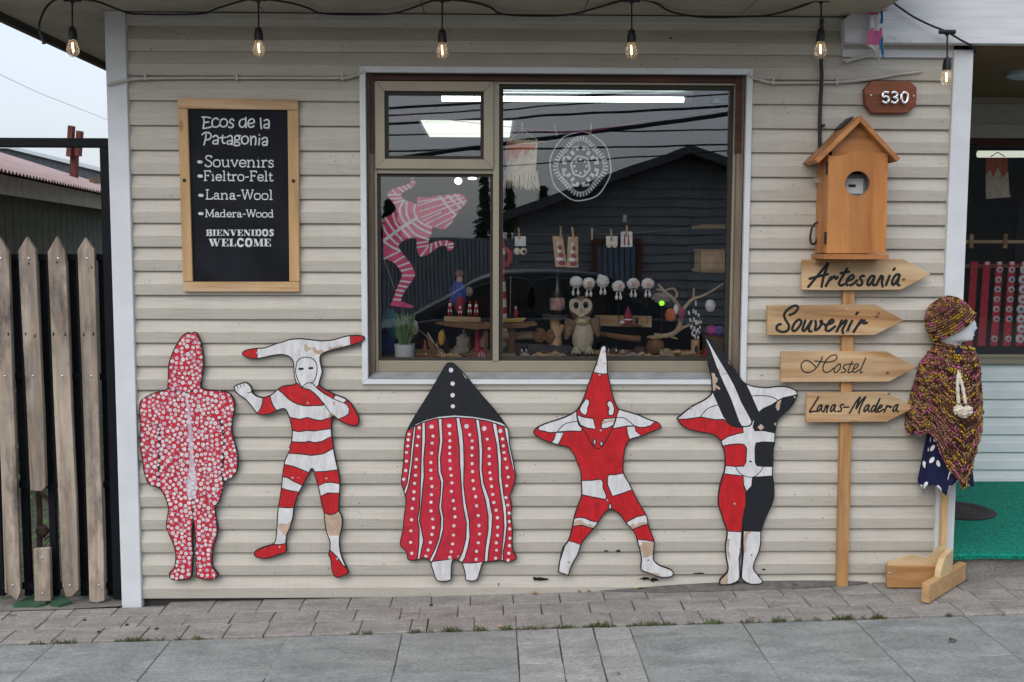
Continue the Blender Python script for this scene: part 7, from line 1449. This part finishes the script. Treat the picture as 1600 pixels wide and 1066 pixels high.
slabpx('soap_dish', [(1066, 549), (1080, 548), (1080, 556), (1062, 556)], .2, .24, M['pine'], 'small wooden block with a white bead beside the cup', 'block'); slabpx('bark_strip', [(1050, 557), (1100, 552), (1106, 556), (1100, 562), (1055, 562)], .15, .19, K['brown'], 'strip of bark lying before the cup', 'bark'); slabpx('red_cone', [(1096, 562), (1106, 562), (1104, 545), (1101, 543)], .13, .17, K['red'], 'dark red felt cone at the right end of the shelf', 'cone')
t = thing('mushroom_lamp', W(1034, 490, .5), 'small felt mushroom with a glowing green stem', 'lamp'); mb = MB(); mb.blob(W(1033, 466, .5), .045, .035, .026, .2); put(mb, 'cap', K['grey'], t); mb = MB(); mb.blob(W(1034, 474, .47), .014, .012, .013, .05); put(mb, 'glow', emit('green_glow', (.35, 1, .02), .9), t); mb = MB(); mb.tube([W(1034, 478, .5), W(1034, 545, .5)], .006, 6); put(mb, 'stem', K['black'], t)
# side shelves with crates
cr2 = thing('wall_shelf', W(1115, 430, .5), 'two narrow wall shelves at the right edge of the window', 'shelf')
for py in (350, 420): mb = MB(); a = W(1096, py, .5); mb.box(a.x, a.x+.4, .5, .75, W(0, py+3, .5).z, W(0, py-3, .5).z); mb.build('board', M['pine'], cr2)
t = thing('wicker_box', W(1115, 415, .55), 'square pine box on the lower wall shelf', 'box'); mb = MB(); a = W(1096, 400, .52); mb.box(a.x, a.x+.34, .52, .7, W(0, 416.5, .52).z, W(0, 389, .52).z); put(mb, 'box', K['kraft'], t, False); mb = MB(); mb.box(a.x-.004, a.x+.344, .516, .704, W(0, 389, .52).z, W(0, 386, .52).z); put(mb, 'lid', M['pine'], t, False)
t = thing('paper_label', W(977, 345, .12), 'tiny pale paper sticker on the glass above the drop earrings', 'sticker'); mb = MB(); mb.prism([W(a, b_, .074) for a, b_ in ((974, 336), (979, 336), (979, 347), (973, 347))], .0715, .0725); put(mb, 'paper', K['grey'], t, False)
mb = MB(); mb.prism([W(a, b_, .055) for a, b_ in ((1118.5, 151), (1129, 159.5), (1127, 161.5), (1113, 161), (1111, 159.5))], .0592, .0602); tag(mb.build('triangle_sticker', plain('pale_sticker', (.42, .47, .52), .5, .05, 10, .05)), 'pale triangular sticker in the upper right corner of the glass', 'sticker')
# porch window display
yp = PB+.1
mb = MB(); mb.box(W(1506, 372, yp).x-.3, 4.3, yp, yp+.02, W(0, 375, yp).z, W(0, 370, yp).z); tag(mb.build('hanging_rod', M['pine']), 'pale wooden rod across the porch window', 'rod')
for px, lab in ((1517, 'left wooden hook on the porch window rod'), (1570, 'right wooden hook on the porch window rod')): mb = MB(); c = W(px, 375, yp); mb.box(c.x-.012, c.x+.012, yp-.012, yp-.001, c.z-.05, c.z+.035); tag(mb.build('rod_hook', M['pine']), lab, 'hook')
mb = MB(); mb.box(W(1500, 412, yp).x, 4.3, yp+.02, yp+.035, W(0, 414, yp).z, W(0, 408, yp).z); tag(mb.build('ribbon_rail', K['brown']), 'dark rail from which the red ribbons hang', 'rail')
bm_ = plain('badge_white', (.62, .64, .68), .3, .08, 20, .05); zt3 = W(0, 410, yp).z
for i in range(8):
    px = 1524+i*19.5; pb = px-9+i*.3; t = thing('ribbon_strap', W(px, 540, yp), ['leftmost plain red ribbon', 'second red ribbon from the post', 'red ribbon with eight round badges', 'red ribbon with the second column of badges', 'red ribbon with larger badges at the picture edge', 'red ribbon just past the picture edge', 'red ribbon further along the porch window', 'last red ribbon of the porch window'][i]+' in porch window', 'ribbon', 'red badge ribbons')
    mb = MB(); mb.prism([W(px-5.5, 409, yp), W(px+5.5, 409, yp), W(pb+5.5, 541, yp), W(pb-6.5, 541, yp)], yp+.008, yp+.012); put(mb, 'strap', K['red'], t, False)
    if i >= 1: mb = MB(); mb.prism([W(px-3, 409, yp-.002), W(px+3, 409, yp-.002), W(px+3, 414, yp-.002), W(px-3, 414, yp-.002)], yp+.003, yp+.007); put(mb, 'tag', K['white'], t, False)
    if i >= 2:
        for j in range(8):
            if (i == 3 and j == 6) or (i == 2 and j == 6): continue
            f_ = (j+.75)/8.3; cx2 = px+(pb-px)*f_+R.uniform(-1.5, 1.5); r_ = (5.3 if i != 4 else 7.2)*mpp(yp); c = W(cx2, 410+128*f_, yp)
            mb = MB(); seg = 14; mb.lathe((0, 0, 0), [(0, .006), (r_*.7, .0055), (r_, .0)], seg); mb.v = [Vector((c.x+v.x, yp+.006-v.z, c.z+v.y)) for v in mb.v]; bd = put(mb, 'badge', bm_, t)
            mb = MB(); pts = [W(cx2+a, 410+128*f_+b_, yp-.003) for a, b_ in ((-2.6, 1.4), (-1, -2.2), (1.6, -1.6), (2.6, 1.2), (.4, 2.2))]; mb.add([Vector((p.x, yp-.0012, p.z)) for p in pts], [(0, 1, 2, 3, 4)]); put(mb, 'badge_print', K['red' if (i+j) % 4 else 'blue'], bd, False)
t = thing('wall_weaving', W(1555, 320, yp), 'orange and white woven hanging in the porch window', 'weaving')
mb = MB(); mb.prism([W(a, b_, yp) for a, b_ in ((1542, 247), (1576, 247), (1575, 283), (1541, 283))], yp+.01, yp+.016); put(mb, 'orange_weave', K['orange'], t, False); mb = MB(); mb.prism([W(a, b_, yp) for a, b_ in ((1542, 272), (1548, 266), (1553, 278), (1560, 262), (1568, 278), (1576, 268), (1578, 300), (1580, 308), (1542, 311), (1541, 296))], yp+.006, yp+.0095); put(mb, 'white_weave', K['cream'], t, False); mb = MB(); mb.tube([W(1548, 245, yp+.01), W(1559, 238, yp+.01), W(1570, 245, yp+.01)], .003, 5); put(mb, 'hanger', K['black'], t)
t = thing('porch_tube_light', W(1565, 241, yp+.5), 'pale fluorescent tube behind the porch window', 'ceiling light'); mb = MB(); a, b_ = W(1528, 241, yp+.5), W(1700, 241, yp+.5); mb.tube([a, b_], .022, 8); put(mb, 'tube', emit('dim_tube', (.8, .85, .72), .75), t)
# ------------------------------------------------------------------ across the street (mirrored in the glass)
GY = .062
def MR(px, py, d):
    p = W(px, py, d); return Vector((p.x, 2*GY-p.y, p.z))
dd = 15.0; yh = 2*GY-dd
oh_w = plain('opposite_dark_siding', (.27, .265, .26), .7, .2, 5, .2); oh_r = plain('opposite_roof', (.09, .085, .085), .7, .2, 5, .2)
oh = thing('opposite_house', (MR(1072, 400, dd).x, yh, gz(5)), 'dark gabled house across the street, mirrored in the display window', 'house')
pk2 = MR(1072, 246, dd); el = MR(812, 338, dd); er = Vector((2*pk2.x-el.x, yh, el.z)); g0 = -.2
mb = MB(); mb.prism([(el.x, g0), (er.x, g0), (er.x, er.z), (pk2.x, pk2.z), (el.x, el.z)], yh-5, yh); ow = mb.build('wall', oh_w, oh)
z = g0+.2; i = 0
while z < pk2.z-.1:
    hw = min(1, (pk2.z-z)/(pk2.z-el.z)); xa = pk2.x+(el.x-pk2.x)*hw; xb = pk2.x+(er.x-pk2.x)*hw; mb = MB()
    mb.add([(xa, yh+.002, z+.16), (xb, yh+.002, z+.16), (xb, yh+.03, z), (xa, yh+.03, z), (xa, yh+.002, z), (xb, yh+.002, z)], [(0, 1, 2, 3), (3, 2, 5, 4)]); mb.build('siding_plank', oh_w, ow); z += .17
for e_ in (el, er):
    d = (e_-pk2); p0 = pk2+Vector((0, 0, .02)); p1 = pk2+d*1.12
    mb = MB(); mb.add([(p0.x, yh+.5, p0.z), (p1.x, yh+.5, p1.z), (p1.x, yh-5.3, p1.z), (p0.x, yh-5.3, p0.z), (p0.x, yh+.5, p0.z+.16), (p1.x, yh+.5, p1.z+.16), (p1.x, yh-5.3, p1.z+.16), (p0.x, yh-5.3, p0.z+.16)], [(0, 1, 5, 4), (4, 5, 6, 7), (0, 3, 2, 1)]); mb.build('roof', oh_r, oh)
a, b = MR(925, 372, dd-.1), MR(1002, 452, dd-.1)
mb = MB(); frame_boxes(mb, a.x, b.x, b.z, a.z, .09, a.y-.03, a.y+.05); wf = mb.build('window', plain('opposite_brown_frame', (.16, .06, .03), .6, .2, 8, .1), oh)
for i in range(7):
    x = a.x+.09+(b.x-a.x-.18)*i/7; mb = MB(); mb.box(x, x+(b.x-a.x-.18)/7*.8, a.y-.02, a.y+.01, b.z+.09, a.z-.09); mb.build('curtain', plain('opposite_curtain', (.2, .23, .3), .8, .2, 6, .1) if i == 0 else bpy.data.materials['opposite_curtain'], wf)
o2 = thing('opposite_house', (12, -15, gz(9)), 'tall plain dark house added across the street to darken the porch window reflection', 'house')  # unseen house, added to keep bright sky out of the porch window reflection
mb = MB(); mb.box(7.6, 24, -22, -15.5, -.2, 4.6); mb.build('wall', plain('added_house_wall', (.06, .058, .055), .8, .2, 5, .2), o2); mb = MB(); mb.add([(7.2, -15.1, 4.5), (24.4, -15.1, 4.5), (24.4, -18.7, 6.6), (7.2, -18.7, 6.6), (24.4, -22.4, 4.5), (7.2, -22.4, 4.5)], [(0, 1, 2, 3), (3, 2, 4, 5)]); mb.build('roof', oh_r, o2)
for i in range(5): mb = MB(); mb.box(9+i*2.6, 10.2+i*2.6, -15.52, -15.46, 1.2, 2.5); mb.build('window', oh_r, o2)
cf = plain('opposite_fence_tin', (.26, .27, .28), .6, .2, 4, .1)
fn_ = thing('opposite_fence', (MR(690, 400, 14).x, 2*GY-14, gz(-1)), 'grey ribbed fence across the street, mirrored in the left pane', 'fence')
a = MR(560, 372, 14); b = MR(812, 372, 14); n = 40
for i in range(n):
    x = a.x+(b.x-a.x)*i/n; mb = MB(); mb.box(x, x+(b.x-a.x)/n*.78, a.y-.04, a.y, g0, a.z); mb.build('panel', cf, fn_)
mb = MB(); mb.box(a.x, b.x, a.y-.08, a.y-.045, g0, a.z-.02); mb.build('backing', cf, fn_)
lf = plain('opposite_conifer', (.022, .04, .018), .8, .5, 5, .3)
for px, tp_, bt, wd, d, lab in ((757, 276, 372, 26, 22, 'dark conifer across the street left of the mullion'), (797, 284, 362, 24, 23, 'dark conifer across the street right of the mullion'), (608, 312, 378, 34, 20, 'low dark tree across the street at the left pane edge'), (850, 292, 350, 18, 26, 'small dark conifer beside the opposite gable')):
    t = thing('conifer_tree', MR(px, bt+40, d), lab, 'tree', 'trees across the street'); kk = mpp(d); c = MR(px, bt, d); h_ = (bt-tp_)*kk; mb = MB()
    for i in range(420):
        f_ = R.random()**1.3; r_ = wd*kk*.5*(1-f_)*R.uniform(.3, 1.15)+.02; a_ = R.uniform(0, 6.28); p = Vector((c.x+r_*math.cos(a_), c.y+r_*math.sin(a_), c.z+h_*f_)); s_ = R.uniform(.06, .16)
        v1 = Vector((math.cos(a_), math.sin(a_), -.5))*s_; v2 = Vector((-math.sin(a_), math.cos(a_), R.uniform(-.4, .4)))*s_*.7
        mb.add([p-v1*.3, p+v2, p+v1, p-v2], [(0, 1, 2, 3)])
    mb.build('crown', lf, t); mb = MB(); mb.tube([(c.x, c.y, g0), (c.x, c.y, c.z+h_*.9)], [.12, .03], 7); mb.build('trunk', K['darkwood'], t)
for i, (x0_, y0_, x1_, y1_, r_, d) in enumerate(((560, 243, 1200, 158, .03, 9), (560, 160, 1200, 118, .018, 9), (560, 184, 1200, 152, .018, 9.4), (560, 200, 1200, 190, .012, 9.8), (560, 226, 1200, 214, .014, 10), (560, 262, 1200, 222, .012, 10.4), (560, 172, 1200, 132, .012, 9.6))):
    a, b = MR(x0_, y0_, d), MR(x1_, y1_, d); dv_ = b-a; pts = [a+dv_*t_-Vector((0, 0, .10*math.sin(math.pi*(t_+2)/5))) for t_ in (-3, -2, -1, 0, .25, .5, .75, 1, 2, 3, 4)]
    mb = MB(); mb.tube(pts, r_, 5); tag(mb.build('street_wire', M['rubber']), ['thickest', 'highest', 'second highest', 'fifth', 'sixth', 'lowest', 'third highest'][i]+' overhead street wire mirrored in the glass', 'wire', 'street wires')
# parked car
car_p = plain('car_dark_paint', (.035, .038, .045), .25, .1, 6, .02, spec=.6); car_g = plain('car_window', (.02, .025, .03), .05, .1, 4, .0, spec=.6); tyre = plain('tyre', (.015, .015, .015), .8, .1, 20, .2)
cy0 = -6.35; x0c = MR(600, 500, 6.5).x-.75; gzc = gz(0)-.13
car = thing('parked_car', (x0c+2, cy0-.85, gzc), 'dark parked car by the kerb, mirrored in the display window', 'car')
def carprof(pts, ya, yb_, nm, mat, tw=None):
    mb = MB(); mb.prism([(x0c+a, gzc+b) for a, b in smooth_line(pts, 3, True)], ya, yb_); return mb.build(nm, mat, car, True, .02)
carprof([(0, .35), (.02, .62), (.25, .78), (1.0, .92), (1.6, .98), (3.4, .98), (4.0, .92), (4.1, .6), (4.08, .32), (3.6, .22), (.4, .22)], cy0-1.7, cy0, 'body', car_p)
carprof([(1.0, .9), (1.45, 1.22), (1.8, 1.42), (2.3, 1.48), (3.0, 1.46), (3.45, 1.32), (3.85, .95), (2.4, .85)], cy0-1.55, cy0-.15, 'cabin', car_p)
carprof([(1.25, 1.0), (1.6, 1.26), (1.88, 1.38), (2.3, 1.40), (2.3, 1.0)], cy0-.16, cy0-.13, 'window', car_g); carprof([(2.38, 1.0), (2.38, 1.40), (3.0, 1.38), (3.35, 1.24), (3.6, 1.0)], cy0-.16, cy0-.13, 'window', car_g)
for x in (.8, 3.3):
    for yy_ in (cy0-.12, cy0-1.55):
        mb = MB(); mb.lathe((0, 0, 0), [(0, -.09), (.28, -.09), (.31, -.06), (.31, .06), (.28, .09), (0, .09)], 20); mb.v = [Vector((x0c+x+v.x, yy_+v.z, gzc+.31+v.y)) for v in mb.v]; wh = mb.build('wheel', tyre, car, True)
        mb = MB(); mb.lathe((0, 0, 0), [(0, .0), (.18, .0), (.2, .015), (0, .02)], 16); mb.v = [Vector((x0c+x+v.x, yy_+.092+v.z, gzc+.31+v.y)) for v in mb.v]; mb.build('rim', M['screw'], wh, True)
mb = MB(); mb.box(x0c-.01, x0c+.06, cy0-.5, cy0-.12, gzc+.58, gzc+.7); mb.build('headlight', K['white'], car)
# ------------------------------------------------------------------ grass in the joint, fallen leaves, twigs
gm = plain('grass_blade', (.085, .12, .03), .7, .45, 9, .1); gm2 = plain('moss_dry', (.11, .10, .045), .9, .4, 20, .3)
mb = MB(); spans = [(66, 95, .5), (103, 118, .7), (118, 141, .7), (195, 250, .9), (250, 272, .4), (283, 300, .5), (310, 327, .7), (548, 562, .6), (566, 584, .6), (636, 660, .8), (670, 680, .5), (690, 722, 1.0), (738, 762, .9), (783, 801, 1.0), (801, 860, .55), (860, 905, .6), (912, 965, 1.1), (980, 1062, .9), (1078, 1100, .6), (1105, 1140, .9), (1165, 1190, .5), (1195, 1200, .9), (1215, 1240, 1.1), (1252, 1270, .4), (1281, 1300, .5), (1312, 1325, .4), (1326, 1352, 1.2), (1366, 1372, .8), (1378, 1405, 1.1), (1506, 1516, .8)]
for a, b, dn in spans:
    n = int((b-a)*3.2*dn)
    for i in range(n):
        px = R.uniform(a, b); x = G(px, 985).x
        c = Vector((x, R.gauss(-.470, .007), 0)); c.z = gz(c.x)-.004; env = .4+.6*math.sin(math.pi*(px-a)/(b-a)); h_ = R.uniform(.008, .026)*env*(.6+.5*dn); an = R.uniform(0, 6.28); s_ = Vector((math.cos(an), math.sin(an), 0))*.0016; l_ = Vector((R.gauss(0, .5), R.gauss(-.2, .45), 0))*h_
        mb.cur = 0 if R.random() > .3 else 1
        mb.add([c-s_, c+s_, c+l_*.5+Vector((0, 0, h_*.7))+s_*.6, c+l_+Vector((0, 0, h_))], [(0, 1, 2, 3)])
tag(mb.build('grass', [gm, gm2]), 'short green grass and moss growing along the paving joint', None, None, 'stuff')
def leaf(px, py, sz, rgb, lab, lift=.006, y=None):
    g = G(px, py); a = R.uniform(-.5, .5); n = 5; l = sz*mpp(g.y)*1.0; w_ = l*.38; vs = []; mb = MB()
    for i in range(n+1):
        f_ = i/n; ww = w_*math.sin(math.pi*min(.97, f_*.9+.05)); cx2 = (f_-.5)*l
        for s_ in (-1, 0, 1):
            u, v = cx2, s_*ww; vs.append(g+Vector((u*math.cos(a)-v*math.sin(a), u*math.sin(a)+v*math.cos(a), lift+.25*l*(f_-.4)**2+abs(s_)*ww*.35+.1*l*math.sin(f_*5))))
    mb.add(vs, [(3*i+j, 3*i+3+j, 3*i+4+j, 3*i+1+j) for i in range(n) for j in (0, 1)])
    o = mb.build('fallen_leaf', plain('leaf_'+lab.split()[0], rgb, .6, .3, 60, .2), None, True); tag(o, lab, 'leaf', 'fallen leaves'); return o
leaf(1001, 922, 20, (.26, .24, .05), 'olive fallen leaf against the wall below the cone hooded figure'); leaf(986, 922, 8, (.16, .06, .03), 'rusty leaf scrap beside the olive leaf'); leaf(1244, 916, 17, (.50, .33, .03), 'yellow fallen leaf at the wall foot left of the sign post'); leaf(1286, 915, 6, (.45, .22, .16), 'pinkish scrap next to the sign post foot'); leaf(1113, 921, 9, (.48, .36, .12), 'pale yellow leaf near the feet of the leaning hood figure')
leaf(836, 929, 11, (.42, .24, .07), 'orange leaf at the wall foot between the cape and cone figures'); leaf(905, 926, 6, (.14, .06, .03), 'brown leaf crumb at the wall foot'); leaf(782, 982, 11, (.45, .29, .12), 'tan leaf in the grass joint left of the grey strip'); leaf(1177, 966, 10, (.42, .25, .14), 'buff leaf on the pavers near the grass joint'); leaf(1489, 1003, 15, (.03, .06, .03), 'dark green leaf lying on the slabs at right'); leaf(966, 1055, 8, (.17, .10, .04), 'dry brown leaf on the grey paver strip'); leaf(1142, 941, 7, (.40, .24, .13), 'small beige leaf on the middle paver row'); leaf(1510, 908, 8, (.24, .10, .06), 'reddish leaf by the concrete step'); leaf(920, 926, 7, (.12, .07, .04), 'umber leaf crumb right of the brown one')
mb = MB(); mb.tube([G(12, 962)+Vector((0, 0, .006)), G(20, 964)+Vector((0, 0, .008)), G(27, 963)+Vector((0, 0, .006))], .002, 5); tag(mb.build('twig', K['darkwood']), 'short twig on the pavers before the picket fence', 'twig')
for px, py, lab in ((154, 988, 'black gum spot on the second paver row left'), (245, 983, 'black gum spot on the pavers under the dotted figure'), (198, 977, 'black gum spot near the white corner post'), (674, 946, 'black gum spot below the striped cape figure'), (133, 970, 'black gum spot left of the corner post')):
    g = G(px, py); mb = MB(); mb.blob(g+Vector((0, 0, .002)), .008, .012, .003, .2, 10, 6); tag(mb.build('gum_spot', P_LINE), lab, 'spot', 'gum spots')
